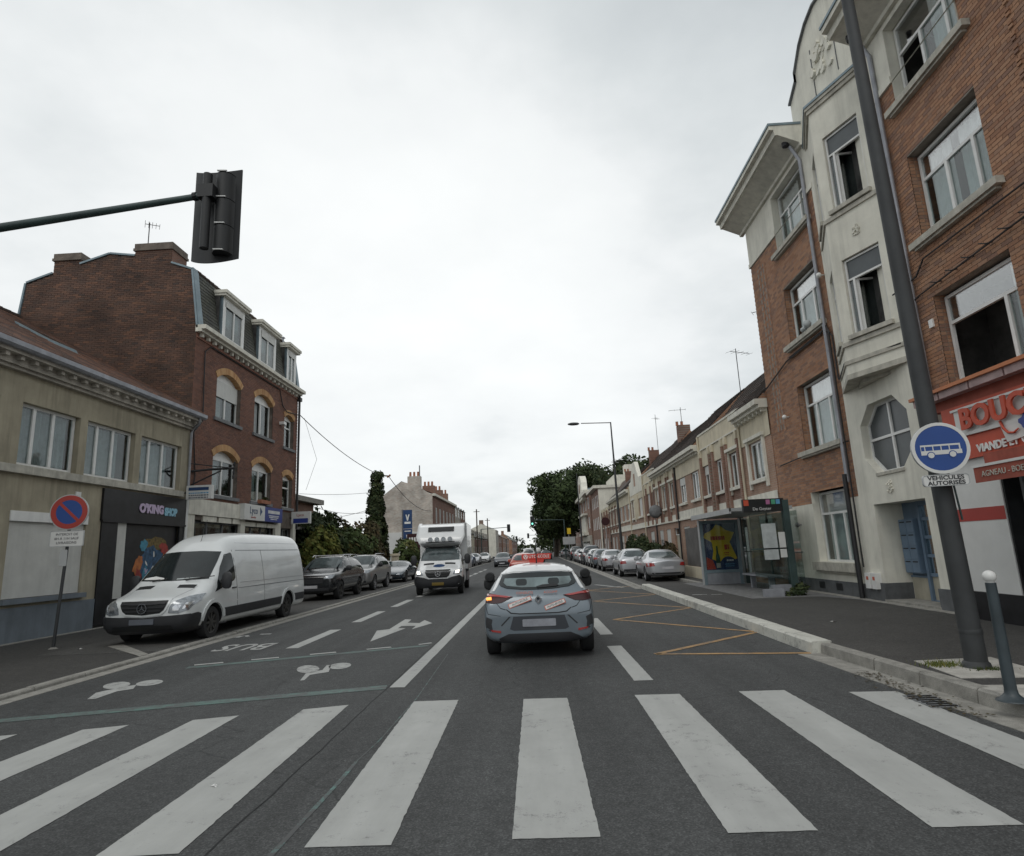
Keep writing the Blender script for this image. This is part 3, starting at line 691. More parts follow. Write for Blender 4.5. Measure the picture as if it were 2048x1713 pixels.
# drain by the near kerb with a dark stain and leaf litter
d = MB(); d.box(3.74, 4.02, 6.5, 7.0, 0.006, 0.010); dr = d.build('drain', 'stone_grey', road)
for i in range(6):
    b_ = MB(); b_.box(3.76, 4.0, 6.53 + i * .08, 6.555 + i * .08, 0.010, 0.018); b_.build('grate_bar', 'signal_black', dr)
lt = MB(); rr = random.Random(5)
for _ in range(260):
    x, y = rr.gauss(3.92, .1), rr.uniform(6.1, 8.2); a = rr.uniform(0, 6.28); s = rr.uniform(.008, .022)
    z_ = 0.012 + rr.random() * .012
    lt.face([(x + s * math.cos(a + k * PI / 2), y + s * math.sin(a + k * PI / 2), z_ + rr.uniform(-.003, .003)) for k in range(4)], a=rr.random())
lt.build('leaf_litter', 'leaf_brown', None, bv=True, kind='stuff')
# paved squares round the lamp mast and the bollard, with tufts of grass
def tuft(name, cx, cy, z, rx, ry, n, h, mat='leaf_light', seed=2):
    rnd = random.Random(seed); m = MB()
    for _ in range(n):
        x, y = cx + rnd.gauss(0, rx * .5), cy + rnd.gauss(0, ry * .5); a = rnd.uniform(0, 6.28); w_ = .006; hh = h * rnd.uniform(.4, 1); lx, ly = rnd.gauss(0, .5) * hh, rnd.gauss(0, .5) * hh
        m.face([(x - w_ * math.cos(a), y - w_ * math.sin(a), z), (x + w_ * math.cos(a), y + w_ * math.sin(a), z), (x + lx, y + ly, z + hh)], a=rnd.random())
    return m.build(name, mat, None, bv=True, kind='stuff')
for nm, poly in (('paving_patch', [(4.50, 8.05), (4.40, 7.05), (5.35, 6.95), (5.45, 8.1)]), ('paving_patch', [(4.30, 6.72), (4.36, 5.3), (5.5, 5.2), (5.4, 6.6)])):
    m = MB(); slab(m, poly, 0.145, 0.151); struct(nm, m, 'concrete_pale')
tuft('grass', 4.62, 7.72, 0.15, 0.2, 0.16, 260, 0.07, 'leaf_light', 3)
tuft('grass', 4.92, 7.40, 0.15, 0.2, 0.06, 120, 0.05, 'leaf_mid', 4)
for nm, lb, x, y, z, s in (('litter', 'small scrap of white paper lying on the wide right pavement', 5.31, 11.86, .147, .06), ('litter', 'tiny white scrap between two crosswalk stripes', -2.56, 5.02, .001, .03),
                           ('litter', 'pale crumpled wrapper near the left kerb', -8.8, 9.7, .046, .09), ('litter', 'white cup lid by the foot of the no parking post', -9.6, 13.0, .046, .06)):
    m = MB(); rr = random.Random(x)
    for k in range(5):
        a = rr.uniform(0, 6); m.face([(x, y, z + .012), (x + s * math.cos(a), y + s * math.sin(a), z + rr.uniform(.002, .02)), (x + s * math.cos(a + 1.2), y + s * math.sin(a + 1.2), z + rr.uniform(.002, .02))])
    tag(m.build(nm, 'text_white', None, loc=(x, y, z)), lb, 'litter')
# ================================================================== LEFT: beige two-storey house
XL = -12.35
fl = FL(XL)
def pipe(par, pts, r, mat, name='downpipe', n=8):
    m = MB(); m.tube(pts, r, n); return m.build(name, mat, par, smooth=60)
hb = thing('town_house', 'beige rendered two storey house with black O\'KING SHOP front and rust tiled roof', 'house', (XL, 14, 0))
holes = [(14.05, 15.98, 4.2, 5.74, .24), (16.26, 18.32, 4.2, 5.74, .24), (18.62, 20.84, 4.2, 5.74, .24), (11.4, 13.4, 4.2, 5.74, .24), (14.05, 16.55, 1.05, 2.9, .1), (17.1, 21.25, 0.15, 3.9, .35), (9.5, 12, 1.05, 2.9, .1)]
w_ = MB(); wall(w_, fl, 6, 21.3, 0.85, 6.5, holes)
w_.face([fl.p(6, 0), fl.p(6, 6.9), fl.p(6, 11.1, -7), fl.p(6, 6.9, -14), fl.p(6, 0, -14)])
w_.build('wall', 'stucco_beige', hb)
m = MB(); m.fbox(fl, 6, 17.08, -.05, 0.85, -.1, 0.035); m.build('plinth', 'plinth_blue', hb)
for i, (a, b, c, d) in enumerate([h[:4] for h in holes[:4]]):
    window(hb, fl, a + .02, b - .02, c, d, rec=.2, cols=(.27, .6), fw=.075, gl='glass_dim', curtain=[(0.02, 0.8 if i else .95)], name='window')
m = MB(); m.fbox(fl, 6, 20.95, 3.98, 4.17, -.01, .13); m.build('string_course', 'stone_sill', hb)
for (a, b) in ((9.5, 12), (14.05, 16.55)):
    s = MB(); z = 1.06
    while z < 2.9: s.fbox(fl, a + .03, b - .03, z, z + .043, -.07, -.055); s.fbox(fl, a + .03, b - .03, z + .043, z + .05, -.07, -.063); z += .05
    s.build('roller_shutter', 'shutter_white', hb)
    s = MB(); s.fbox(fl, a - .02, b + .02, 2.86, 3.1, -.06, .03); s.build('shutter_box', 'pvc', hb)
    s = MB(); s.fbox(fl, a - .06, b + .08, .93, 1.05, -.08, .12); s.build('window_sill', 'plinth_blue', hb)
m = MB(); m.fbox(fl, 16.02, 16.2, 3.52, 3.72, 0, .04); m.build('wall_vent', 'pvc', hb)
# eaves: soffit, gutter, mouldings
m = MB(); m.fbox(fl, 6, 21.3, 6.42, 6.52, 0, .14); m.fbox(fl, 6, 21.3, 6.5, 6.72, -.05, .22); m.fbox(fl, 6, 21.3, 6.7, 6.8, -.05, .42)
k = 6.3
while k < 21.2: m.fbox(fl, k, k + .11, 6.6, 6.72, .2, .36); k += .42
m.build('cornice', 'stucco_old', hb)
m = MB()
gp = [(.40, 6.80), (.44, 6.78), (.52, 6.79), (.575, 6.84), (.585, 6.95), (.565, 6.95), (.55, 6.86), (.5, 6.81)]
for i in range(len(gp)):
    (d0, z0), (d1, z1) = gp[i], gp[(i + 1) % len(gp)]; m.face([fl.p(6, z0, d0), fl.p(21.38, z0, d0), fl.p(21.38, z1, d1), fl.p(6, z1, d1)])
m.fbox(fl, 6, 21.36, 6.8, 6.95, .36, .41); m.build('gutter', 'zinc_pipe', hb)
pipe(hb, [fl.p(21.1, 6.82, .46), fl.p(21.12, 6.62, .42), fl.p(21.26, 6.45, .12), fl.p(21.27, 6.3, .07), fl.p(21.27, 4.0, .07)], .045, 'zinc_pipe')
pipe(hb, [fl.p(21.27, 4.0, .07), fl.p(21.27, 0.1, .07)], .05, 'pvc')
# roof: tiles laid in rows, each with its own edges
slope = (11.15 - 6.98) / 7.45
def roofp(y, s, h=0): # s metres up the slope
    L_ = math.hypot(1, slope); return Vector((-11.82 - s / L_ - h * slope / L_, y, 6.98 + s * slope / L_ + h / L_))
SL = 7.45 * math.hypot(1, slope)
m = MB(); m.face([roofp(6, 0), roofp(21.3, 0), roofp(21.3, SL), roofp(6, SL)]); m.face([roofp(6, SL), roofp(21.3, SL), (-26.8, 21.3, 6.9), (-26.8, 6, 6.9)])
rf = m.build('roof', 'mortar_dark', hb)
tiles = []
s = 0.0
while s < SL - .1:
    y = 9.0 + (0.11 if int(s / .33) % 2 else 0)
    while y < 21.2: tiles.append((y, s)); y += .22
    s += .33
skl = (17.4, 18.5, 3.2, 4.6)
tiles = [t for t in tiles if not (skl[0] - .1 < t[0] + .1 < skl[1] + .1 and skl[2] - .2 < t[1] + .1 < skl[3])]
tiles.sort(key=lambda t: (roofp(*t) - CAMP).length)
def tile_v(y, s, dj=0): return [roofp(y, s, -.01), roofp(y + .212, s, -.01), roofp(y + .212, s + .36, -.01), roofp(y, s + .36, -.01), roofp(y, s, .045 + dj), roofp(y + .212, s, .045 + dj), roofp(y + .212, s + .36, .012 + dj), roofp(y, s + .36, .012 + dj)]
ref = None
for t in tiles[:300]:
    if ref is None:
        o0 = roofp(0, 0); mb = MB(); mb.hexa([v - o0 for v in tile_v(0, 0)]); ref = mb.build('tile', 'tile_red', None); ref.parent = rf; ob = ref
    else: ob = ref.copy(); col.objects.link(ob); ob.parent = rf
    ob.location = roofp(*t) - org(hb)
mb = MB()
for t in tiles[300:]: mb.hexa(tile_v(t[0], t[1], random.uniform(-.008, .01)), a=random.random())
mb.build('tiling', 'tile_red', rf, kind='stuff', bv=True)
mb = MB()
for k in range(34): mb.tube([roofp(9 + k * .37, SL, .02), roofp(9.4 + k * .37, SL, .05)], .1, 6)
mb.build('ridge_tiles', 'tile_dark', rf)
m = MB(); a, b, c, d = skl; m.hexa([roofp(a, c, 0), roofp(b, c, 0), roofp(b, d, 0), roofp(a, d, 0), roofp(a, c, .12), roofp(b, c, .12), roofp(b, d, .12), roofp(a, d, .12)])
sk = m.build('skylight', 'zinc', rf)
m = MB(); m.face([roofp(a + .07, c + .07, .125), roofp(b - .07, c + .07, .125), roofp(b - .07, d - .07, .125), roofp(a + .07, d - .07, .125)]); m.build('pane', 'car_glass', sk)
# shop front
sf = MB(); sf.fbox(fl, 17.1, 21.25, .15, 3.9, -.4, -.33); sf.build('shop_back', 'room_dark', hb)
m = MB(); m.fbox(fl, 17.1, 17.78, .12, 2.98, -.02, .04); m.fbox(fl, 17.05, 21.28, 3.0, 3.92, -.02, .07); m.fbox(fl, 17.05, 21.28, 2.96, 3.02, .03, .1); m.fbox(fl, 20.95, 21.28, .12, 2.98, -.02, .04); m.fbox(fl, 17.78, 20.95, .12, .75, -.05, .03)
fs = m.build('shop_front', 'shop_black', hb)
s = MB(); z = .78
while z < 2.94: s.fbox(fl, 17.83, 18.22, z, z + .045, -.02, 0.0); s.fbox(fl, 17.83, 18.22, z + .045, z + .055, -.02, -.008); z += .055
s.build('slatted_shutter', 'shutter_white', hb)
m = MB(); m.fbox(fl, 18.28, 20.95, .75, 2.96, -.10, -.06); mu = m.build('painted_panel', 'shop_black', hb)
def blob(cu, cz, ru, rz, n=20, j=.18, seed=0, rot=0):
    r_ = random.Random(seed); out = []
    for i in range(n):
        a = 2 * PI * i / n; k = 1 + r_.uniform(-j, j); x, y = ru * k * math.cos(a), rz * k * math.sin(a)
        out.append((cu + x * math.cos(rot) - y * math.sin(rot), cz + x * math.sin(rot) + y * math.cos(rot)))
    return out
for i, (cu, cz, ru, rz, mt, rot) in enumerate([(19.75, 2.35, .62, .22, 'mural_gold', 0), (19.7, 1.75, .62, .55, 'mural_blue', 0), (18.98, 1.72, .2, .32, 'mural_orange', -.5), (19.05, 1.28, .15, .33, 'mural_red', .2), (19.2, 2.32, .2, .17, 'mural_teal', .6),
        (20.3, 2.2, .3, .16, 'mural_red', -.6), (19.35, 1.25, .13, .45, 'mural_teal', 0), (19.95, 1.45, .28, .2, 'mural_blue', 0), (20.35, 1.7, .16, .4, 'mural_orange', .2)]):
    m = MB(); m.prism(fl, blob(cu, cz, ru, rz, seed=i + 5, rot=rot), -.058, -.055 + i * .0012); m.build('mural', mt, mu)
rr = random.Random(9)
for i in range(16):
    u, z = rr.uniform(19.25, 20.2), rr.uniform(1.3, 2.1); m = MB(); a = rr.uniform(-.8, .8)
    m.prism(fl, blob(u, z, .03, .1, n=8, seed=i, rot=a), -.045, -.042); m.build('mural_stroke', ['text_white', 'mural_teal', 'text_lilac'][i % 3], mu)
text("O'KING", 'sign_letters', 'text_lilac', fs, fl.p(19.27, 3.44, .085), (0, 1, 0), (0, 0, 1), .36, .012, sx=1.0, bold=.022)
text("SHOP", 'sign_letters', 'text_cyan', fs, fl.p(20.30, 3.40, .085), (0, 1, 0), (0, 0, 1), .33, .012, sx=.82, bold=.022)

# ================================================================== LEFT: brown brick four-storey building
YG = 21.32
fg = FG(YG)
bb = thing('brick_building', 'tall brown brick building with mansard roof, arched windows and an estate agent below', 'building', (XL, 26, 0))
prof = [(-12.35, 10.35), (-12.68, 12.72), (-13.5, 13.03), (-13.5, 13.05), (-15.95, 13.52), (-17.1, 13.2), (-19.15, 12.5), (-19.28, 11.0), (-19.28, 0), (-12.35, 0)]
m = MB()
gm0 = MB(); gm0.face([(x, YG + .012, z) for x, z in prof]); gm0.build('gable_wall', 'mortar_dark', bb)
gm0 = MB(); gm0.face([(x, 31.25, z) for x, z in prof]); gm0.build('gable_wall', 'mortar_dark', bb)
arch = []   # (u0,u1,z0,spring,crown)
for (a, b) in ((22.95, 24.95), (26.25, 28.2)):
    arch += [(a, b, 7.28, 8.88, 9.22), (a, b, 4.25, 5.72, 6.06)]
arch += [(29.55, 30.75, 7.2, 8.7, 8.9), (29.55, 30.75, 4.2, 5.65, 5.85)]
bh = [(a, b, z0, cr, .26) for a, b, z0, sp, cr in arch]
wall(m, fl, YG, 31.25, 0, 10.36, bh + [(21.9, 25.45, .3, 3.25, .3), (25.6, 29.0, .3, 3.2, .3), (29.4, 30.9, .2, 3.2, .3)])
m.build('wall', 'mortar_dark', bb)
TH = .26
def arch_poly(a, b, sp, cr, th):
    """outer and inner half-spans of a flat segmental arch"""
    c = (a + b) / 2; hw = (b - a) / 2; rise = cr - sp; Rr = (hw * hw + rise * rise) / (2 * rise); cz = cr - Rr
    return c, cz, Rr, math.asin(hw / Rr)
def arch_cut(z):
    cuts = []
    for a, b, z0, sp, cr in arch:
        c, cz, Rr, an = arch_poly(a, b, sp, cr, TH); Ro = Rr + TH
        if sp - .1 < z < cr + TH:
            dz = z - cz
            if dz < Ro:
                hw = math.sqrt(max(0, Ro * Ro - dz * dz)); mx = (b - a) / 2 + (z - sp) * math.tan(an) if z < cr + TH else 0
                hw = min(hw, (b - a) / 2 + max(0.0, (z - sp)) * math.tan(an))
                cuts.append((c - hw, c + hw))
        elif z0 < z < cr: cuts.append((a, b))
    return (YG, 31.25, cuts)
rects = [(a, b, z0, sp) for a, b, z0, sp, cr in arch]
bricks(bb, fl, YG, 31.25, 3.99, 10.2, rects, 'brick_brown', count=300, clip=arch_cut)
for a, b, z0, sp, cr in arch:
    c, cz, Rr, an = arch_poly(a, b, sp, cr, TH); n = max(7, int(2 * an * (Rr + TH / 2) / .095)); g_ = .007
    for k in range(n):
        t0 = -an + 2 * an * k / n + g_ / Rr; t1 = -an + 2 * an * (k + 1) / n - g_ / Rr
        q = [(c + math.sin(t) * r_, cz + math.cos(t) * r_) for t, r_ in ((t0, Rr), (t1, Rr), (t1, Rr + TH), (t0, Rr + TH))]
        v = MB(); v.prism(fl, q, -.2, .035); v.build('voussoir', 'brick_buff', bb)
    # infill above the square-headed window frame
    v = MB(); q = [(c + math.sin(t) * (Rr - .003), cz + math.cos(t) * (Rr - .003)) for t in [an * (-1 + 2 * k / 10) for k in range(11)]]
    v.prism(fl, q + [(b, sp - .02), (a, sp - .02)], -.245, -.2); v.build('arch_panel', 'pvc', bb)
    m2 = MB(); m2.fbox(fl, a - .12, b + .12, z0 - .13, z0, -.1, .09); m2.build('window_sill', 'stone_grey', bb)
for i, (a, b, z0, sp, cr) in enumerate(arch):
    nar = b - a < 1.5
    window(bb, fl, a + .01, b - .01, z0, sp, rec=.22, cols=() if nar else (.5,), transom=(sp - .45) if nar else None, fw=.07, gl='glass_dim', curtain=[(.02, .48)] if i in (0, 1, 2, 3) else None, openb=(0,) if i == 2 else (), shutter=.42 if i == 0 else 0, name='window')
# box of plants on one sill
fo = foliage('leaves', [((-12.16, 27.2, 4.36), (.12, .42, .14))], 260, .05, 'leaf_mid', None, seed=5); fo.name = 'leaves'
pt = MB(); pt.box(-12.28, -12.08, 26.75, 27.7, 4.18, 4.34); pw = pt.build('planter', 'clay_pot', None, loc=(-12.2, 27.2, 4.2)); tag(pw, 'planter box of green leaves on a first floor sill above the blue sign', 'planter')
fo.parent = pw; fo.location = (-pw.location.x, -pw.location.y, -pw.location.z)
# cornice with small white brackets
m = MB(); m.fbox(fl, YG - .05, 31.3, 10.2, 10.3, -.02, .22); m.fbox(fl, YG - .05, 31.35, 10.3, 10.46, -.02, .38); m.build('cornice', 'render_trim', bb)
k = YG + .2
while k < 31.2: m = MB(); m.fbox(fl, k, k + .1, 10.06, 10.2, .01, .14); m.build('cornice_bracket', 'render_trim', bb); k += .46
m = MB(); m.fbox(fl, YG, 31.25, 9.98, 10.05, 0, .05); m.build('brick_band', 'brick_brown', bb)
# gable brickwork facing the street end
def gclip(z):
    xs = []
    P = [(-12.35, 0), (-12.35, 10.35), (-12.68, 12.72), (-13.5, 13.03), (-13.5, 13.62), (-14.96, 13.9), (-14.96, 13.42), (-15.95, 13.52), (-17.1, 13.18), (-17.1, 13.6), (-18.15, 13.6), (-18.15, 12.85), (-19.15, 12.5), (-19.28, 11.0), (-19.28, 0)]
    for (x0, z0), (x1, z1) in zip(P, P[1:]):
        if (z0 - z) * (z1 - z) < 0: xs.append(x0 + (x1 - x0) * (z - z0) / (z1 - z0))
    if len(xs) < 2: return None
    xs.sort(); cuts = [(xs[i], xs[i + 1]) for i in range(1, len(xs) - 1, 2)]
    # hidden behind the roof next door
    return (xs[0] + .01, xs[-1] - .01, cuts)
def gclip2(z):
    r0 = gclip(z)
    if r0 is None: return None
    zr = (z - 6.98) / slope; x = -11.82 - zr
    if z < 11.0: r0 = (max(r0[0], x - .3), r0[1], r0[2])
    return r0 if r0[1] > r0[0] else None
bricks(bb, fg, -19.28, -12.36, 6.6, 13.55, [], 'brick_gable', count=300, clip=gclip2, back='mortar_dark')
# chimneys
for x0, x1, zt in ((-14.96, -13.5, 13.62), (-18.15, -17.1, 13.4)):
    c = MB(); c.box(x0, x1, YG + .01, YG + 1.0, 12.6, zt); ch = c.build('chimney', 'brick_far_brown', bb)
    c = MB(); c.box(x0 - .05, x1 + .05, YG - .06, YG + 1.05, zt, zt + .1); c.box(x0 - .02, x1 + .02, YG - .03, YG + 1.02, zt + .1, zt + .3); c.build('chimney_cap', 'mortar_dark', ch)
# zinc copings along the gable edge
for (a, b) in (((-12.35, 10.35), (-12.68, 12.72)), ((-12.68, 12.72), (-13.5, 13.03)), ((-14.96, 13.42), (-15.95, 13.56)), ((-15.95, 13.56), (-17.1, 13.2)), ((-18.15, 12.88), (-19.15, 12.54)), ((-19.15, 12.54), (-19.3, 11.0))):
    c = MB(); d = Vector((b[0] - a[0], 0, b[1] - a[1])).normalized(); n_ = Vector((-d.z, 0, d.x)) * -.07
    if n_.z < 0 and abs(n_.z) > .02: n_ = -n_
    A, B = Vector((a[0], 0, a[1])), Vector((b[0], 0, b[1])); P = []
    for yy, off in ((YG - .05, 0), (YG + .35, 0)):
        P += [A + Vector((0, yy, 0)), B + Vector((0, yy, 0)), B + n_ + Vector((0, yy, 0)), A + n_ + Vector((0, yy, 0))]
    c.hexa([P[0], P[1], P[5], P[4], P[3], P[2], P[6], P[7]]); c.build('coping', 'zinc', bb)
# mansard slope in slates, with zinc ends
m = MB(); Pm = lambda y, t, h=0: Vector((-12.33 - .36 * t - h * -.14, y, 10.46 + 2.3 * t + h * .02)) + Vector((h, 0, 0))
m.face([Pm(YG + .2, 0), Pm(31.2, 0), Pm(31.2, 1), Pm(YG + .2, 1)]); m.face([(-12.69, YG, 12.76), (-12.69, 31.2, 12.76), (-15.95, 31.2, 13.5), (-15.95, YG, 13.5)]); m.face([(-19.15, YG, 12.5), (-19.15, 31.2, 12.5), (-15.95, 31.2, 13.5), (-15.95, YG, 13.5)])
mr_ = m.build('mansard_roof', 'mortar_dark', bb)
dm = [(23.05, 24.9), (26.35, 28.2), (29.55, 30.75)]
sl = []; t = 0; row = 0
while t < .97:
    y = YG + .25 + (row % 2) * .11
    while y < 31.1:
        if not any(a - .1 < y + .1 < b + .1 for a, b in dm) or t > .8 and False: sl.append((y, t))
        y += .22
    t += .062; row += 1
def sl_v(y, t, j=0): return [Pm(y, t, 0), Pm(y + .212, t, 0), Pm(y + .212, t + .075, 0), Pm(y, t + .075, 0), Pm(y, t, .03 + j), Pm(y + .212, t, .03 + j), Pm(y + .212, t + .075, .012 + j), Pm(y, t + .075, .012 + j)]
sl.sort(key=lambda q: (Pm(*q) - CAMP).length); ref = None
for q in sl[:300]:
    if ref is None:
        o0 = Pm(0, 0); mb = MB(); mb.hexa([v - o0 for v in sl_v(0, 0)]); ref = mb.build('slate', 'slate', None); ref.parent = mr_; ob = ref
    else: ob = ref.copy(); col.objects.link(ob); ob.parent = mr_
    ob.location = Pm(*q) - org(bb)
mb = MB()
for q in sl[300:]: mb.hexa(sl_v(*q, random.uniform(-.004, .006)), a=random.random())
mb.build('slating', 'slate', mr_, kind='stuff', bv=True)
for y0, y1 in ((YG - .02, YG + .3), (30.95, 31.28)):
    m = MB(); m.hexa([Pm(y0, 0, 0), Pm(y1, 0, 0), Pm(y1, 1.02, 0), Pm(y0, 1.02, 0), Pm(y0, 0, .07), Pm(y1, 0, .07), Pm(y1, 1.02, .07), Pm(y0, 1.02, .07)]); m.build('zinc_edge', 'zinc', mr_)
m = MB(); k = YG + .3
while k < 31.2: m.tube([(-12.68, k, 12.8), (-12.68, k + .3, 12.82)], .06, 6); k += .32
m.build('ridge_capping', 'tile_dark', mr_)
for i, (a, b) in enumerate(dm):
    d0 = .02; fd = Fr((-12.30, 0, 0), (0, 1, 0), (1, 0, 0)); m = MB()
    wall(m, fd, a, b, 10.5, 12.35, [(a + .16, b - .16, 10.66, 12.2, .06)], .06)
    for q in (a, b): m.face([fd.p(q, 10.5), fd.p(q, 12.35), fd.p(q, 12.35, -1.0), fd.p(q, 10.5, -.05)], 1)
    dr = m.build('dormer', ['pvc', 'zinc'], bb)
    m = MB(); m.fbox(fd, a - .14, b + .14, 12.35, 12.45, -1.0, .16); m.fbox(fd, a - .18, b + .18, 12.45, 12.58, -1.0, .22); m.build('dormer_roof', 'render_trim', dr)
    window(dr, fd, a + .17, b - .17, 10.66, 12.19, rec=.06, cols=(.5,), fw=.07, gl='glass_dim', curtain=[(.02, .98)], room=True, shutter=[.14, .2, .14][i])
m = MB(); m.tube([(-12.6, 29.7, 12.6), (-12.6, 29.7, 12.95)], .05, 8); m.tube([(-12.6, 29.7, 12.93), (-12.6, 29.7, 13.0)], [.12, .04], 8); m.build('vent_cowl', 'zinc_pipe', bb)
# ground floor: white shop band, estate agent's sign, pilasters, dark windows
m = MB(); m.fbox(fl, YG + .02, 25.15, 3.42, 4.0, -.02, .1); m.build('shop_fascia', 'render_trim', bb)
for k in (22.75, 23.9, 25.0): m = MB(); m.fbox(fl, k - .35, k + .62, 3.2, 3.4, -.02, .06); m.build('lintel_block', 'render_trim', bb)
for k in (26.2, 27.3, 28.4): m = MB(); m.fbox(fl, k - .5, k + .5, 3.15, 3.33, -.02, .06); m.build('lintel_block', 'render_trim', bb)
for a, b in ((YG + .05, 21.8), (25.3, 25.7), (28.75, 29.35), (30.85, 31.2)): m = MB(); m.fbox(fl, a, b, .05, 3.45, -.05, .07); m.build('pilaster', 'render_trim', bb)
for a, b in ((21.9, 25.45), (25.7, 28.75), (29.4, 30.85)):
    window(bb, fl, a, b, .4, 3.2, rec=.22, cols=(.33, .66) if b - a > 2 else (.5,), fw=.05, mat='stone_grey', name='shop_window')
m = MB(); m.fbox(fl, 25.15, 27.1, 3.4, 4.06, -.02, .28); lb = m.build('shop_sign', 'sign_white', bb)
m = MB(); m.fbox(fl, 27.1, 29.0, 3.4, 4.05, -.02, .28); lb2 = m.build('shop_sign', 'shop_blue', bb)
text('Lyco', 'sign_letters', 'logo_blue', lb, fl.p(26.0, 3.80, .288), (0, 1, 0), (0, 0, 1), .42, .003, sx=.95)
m = MB(); m.prism(fl, [(26.62, 3.62), (26.82, 3.8), (26.62, 3.98)], .28, .29); m.build('sign_logo', 'logo_blue', lb)
text('Immobilier', 'sign_letters', 'sign_red', lb, fl.p(26.0, 3.52, .288), (0, 1, 0), (0, 0, 1), .11, .002)
text('LA FRANÇAISE', 'sign_letters', 'text_white', lb2, fl.p(28.05, 3.85, .288), (0, 1, 0), (0, 0, 1), .2, .003, sx=.9, bold=.004) if 0 else None
for zz, ww, hh in ((3.84, .62, .07), (3.67, .55, .022), (3.6, .5, .022), (3.52, .35, .02)):
    r0 = random.Random(zz); u = 28.05 - ww; m = MB()
    while u < 28.05 + ww: l = r0.uniform(.03, .08) * (2 if hh > .05 else 1); m.fbox(fl, u, min(u + l, 28.05 + ww), zz - hh, zz + hh, .28, .285); u += l + .022
    m.build('sign_line', 'text_white', lb2)
pipe(bb, [fl.p(31.22, 10.2, .1), fl.p(31.22, 3.2, .1)], .06, 'black_pipe')
m = MB(); m.fbox(fl, 31.1, 31.35, 9.9, 10.1, 0, .2); m.build('rainwater_head', 'black_pipe', bb)
m = MB(); m.fbox(fl, 28.95, 29.25, 8.2, 8.34, 0, .25); m.build('outdoor_light', 'pvc', bb)
# wires fixed on the brick front and iron bracket
def wire(name, label, pts, r=.012, sag=0.0, cat='cable', parent=None):
    m = MB(); P = []
    for a, b in zip(pts, pts[1:]):
        a, b = Vector(a), Vector(b); n = 12 if sag else 2
        for i in range(n): t = i / n; q = a.lerp(b, t); q.z -= sag * 4 * t * (1 - t); P.append(q)
    P.append(Vector(pts[-1])); m.tube(P, r, 5)
    o = m.build(name, 'cable', parent, loc=None if parent else pts[0])
    return o if parent else tag(o, label, cat)
wire('wall_cable', '', [fl.p(21.5, 4.0, .05), fl.p(21.7, 4.8, .05), fl.p(21.45, 6.4, .05), fl.p(22.0, 6.9, .05), fl.p(21.9, 9.6, .05), fl.p(22.3, 9.92, .05), fl.p(28.8, 9.92, .05), fl.p(29.2, 9.2, .05), fl.p(29.7, 9.0, .06), fl.p(31.25, 9.15, .1)], .022, parent=bb)
m = MB(); m.tube([fl.p(21.5, 4.95, .02), fl.p(21.9, 5.05, .5), fl.p(22.2, 5.1, 1.25)], .045, 6); m.tube([fl.p(21.5, 4.45, .02), fl.p(22.0, 5.0, .85)], .03, 6); m.tube([fl.p(22.2, 4.7, 1.2), fl.p(22.2, 5.35, 1.25)], .03, 6)
for k in (4.8, 4.95, 5.1, 5.25): m.lathe([(0, -.02), (.06, -.02), (.06, .02), (0, .02)], fl.p(22.2, k, 1.22), 'x', 8)
m.build('cable_bracket', 'cable', bb)
wire('wall_cable', '', [fl.p(22.2, 5.1, 1.2), fl.p(21.3, 5.2, .1)], .02, parent=bb)
# projecting signs
def hang_sign(label, X0, X1, Y, z0, z1, parts, post=True):
    t = thing('projecting_sign', label, 'sign', (X0, Y, z0)); f = FG(Y); m = MB(); m.fbox(f, X0, X1, z0, z1, -.12, .06); b_ = m.build('sign_panel', 'sign_white', t)
    for u0, u1, a, b, mt in parts: m = MB(); m.fbox(f, u0, u1, a, b, .06, .066); m.build('sign_line', mt, b_)
    m = MB(); m.tube([(X0 - .15, Y, (z0 + z1) / 2), (X0 + .1, Y, (z0 + z1) / 2)], .03, 6); m.build('bracket', 'signal_black', t); return t
pp = [(-12.1, -11.38, 4.19, 4.30, 'logo_blue')]
r0 = random.Random(4)
for row, z in enumerate((4.1, 4.02, 3.94)):
    u = -12.08
    while u < -11.4: l = r0.uniform(.03, .09); pp.append((u, min(u + l, -11.38), z - .022, z + .02, 'plate_dark' if row else 'chip_cyan')); u += l + .025
hang_sign('small blue and white sign sticking out where beige house meets brick building', -12.18, -11.28, 21.05, 3.89, 4.37, pp)
ly = hang_sign('white and blue projecting estate agent sign at the end of the brick building', -12.25, -11.3, 30.6, 3.42, 4.02, [(-12.15, -11.4, 3.45, 3.68, 'shop_blue')])
text('Lyco', 'sign_letters', 'sign_red', ly, (-11.8, 30.53, 3.85), (1, 0, 0), (0, 0, 1), .2, .003)
# television aerials
def aerial(label, x, y, z, h, rods=4, rz=0.0, boom=.9, v=False):
    m = MB(); m.tube([(x, y, z), (x, y, z + h)], .02, 6)
    c, s = math.cos(rz), math.sin(rz)
    for lvl in ((.92,) if rods < 6 else (.95, .6)):
        zz = z + h * lvl; m.tube([(x - boom * .3 * c, y - boom * .3 * s, zz), (x + boom * .7 * c, y + boom * .7 * s, zz + .03)], .013, 5)
        for k in range(rods):
            t = -.3 + k / max(1, rods - 1); q = .3 * (1 - .35 * k / rods); px, py = x + boom * t * c, y + boom * t * s
            m.tube([(px + q * s, py - q * c, zz), (px - q * s, py + q * c, zz)], .008, 4)
    return tag(m.build('tv_aerial', 'cable', None, loc=(x, y, z)), label, 'aerial')
aerial('tall television aerial on the chimney of the brown brick gable', -14.75, YG + .4, 13.9, 1.15, 5, .6, .5)
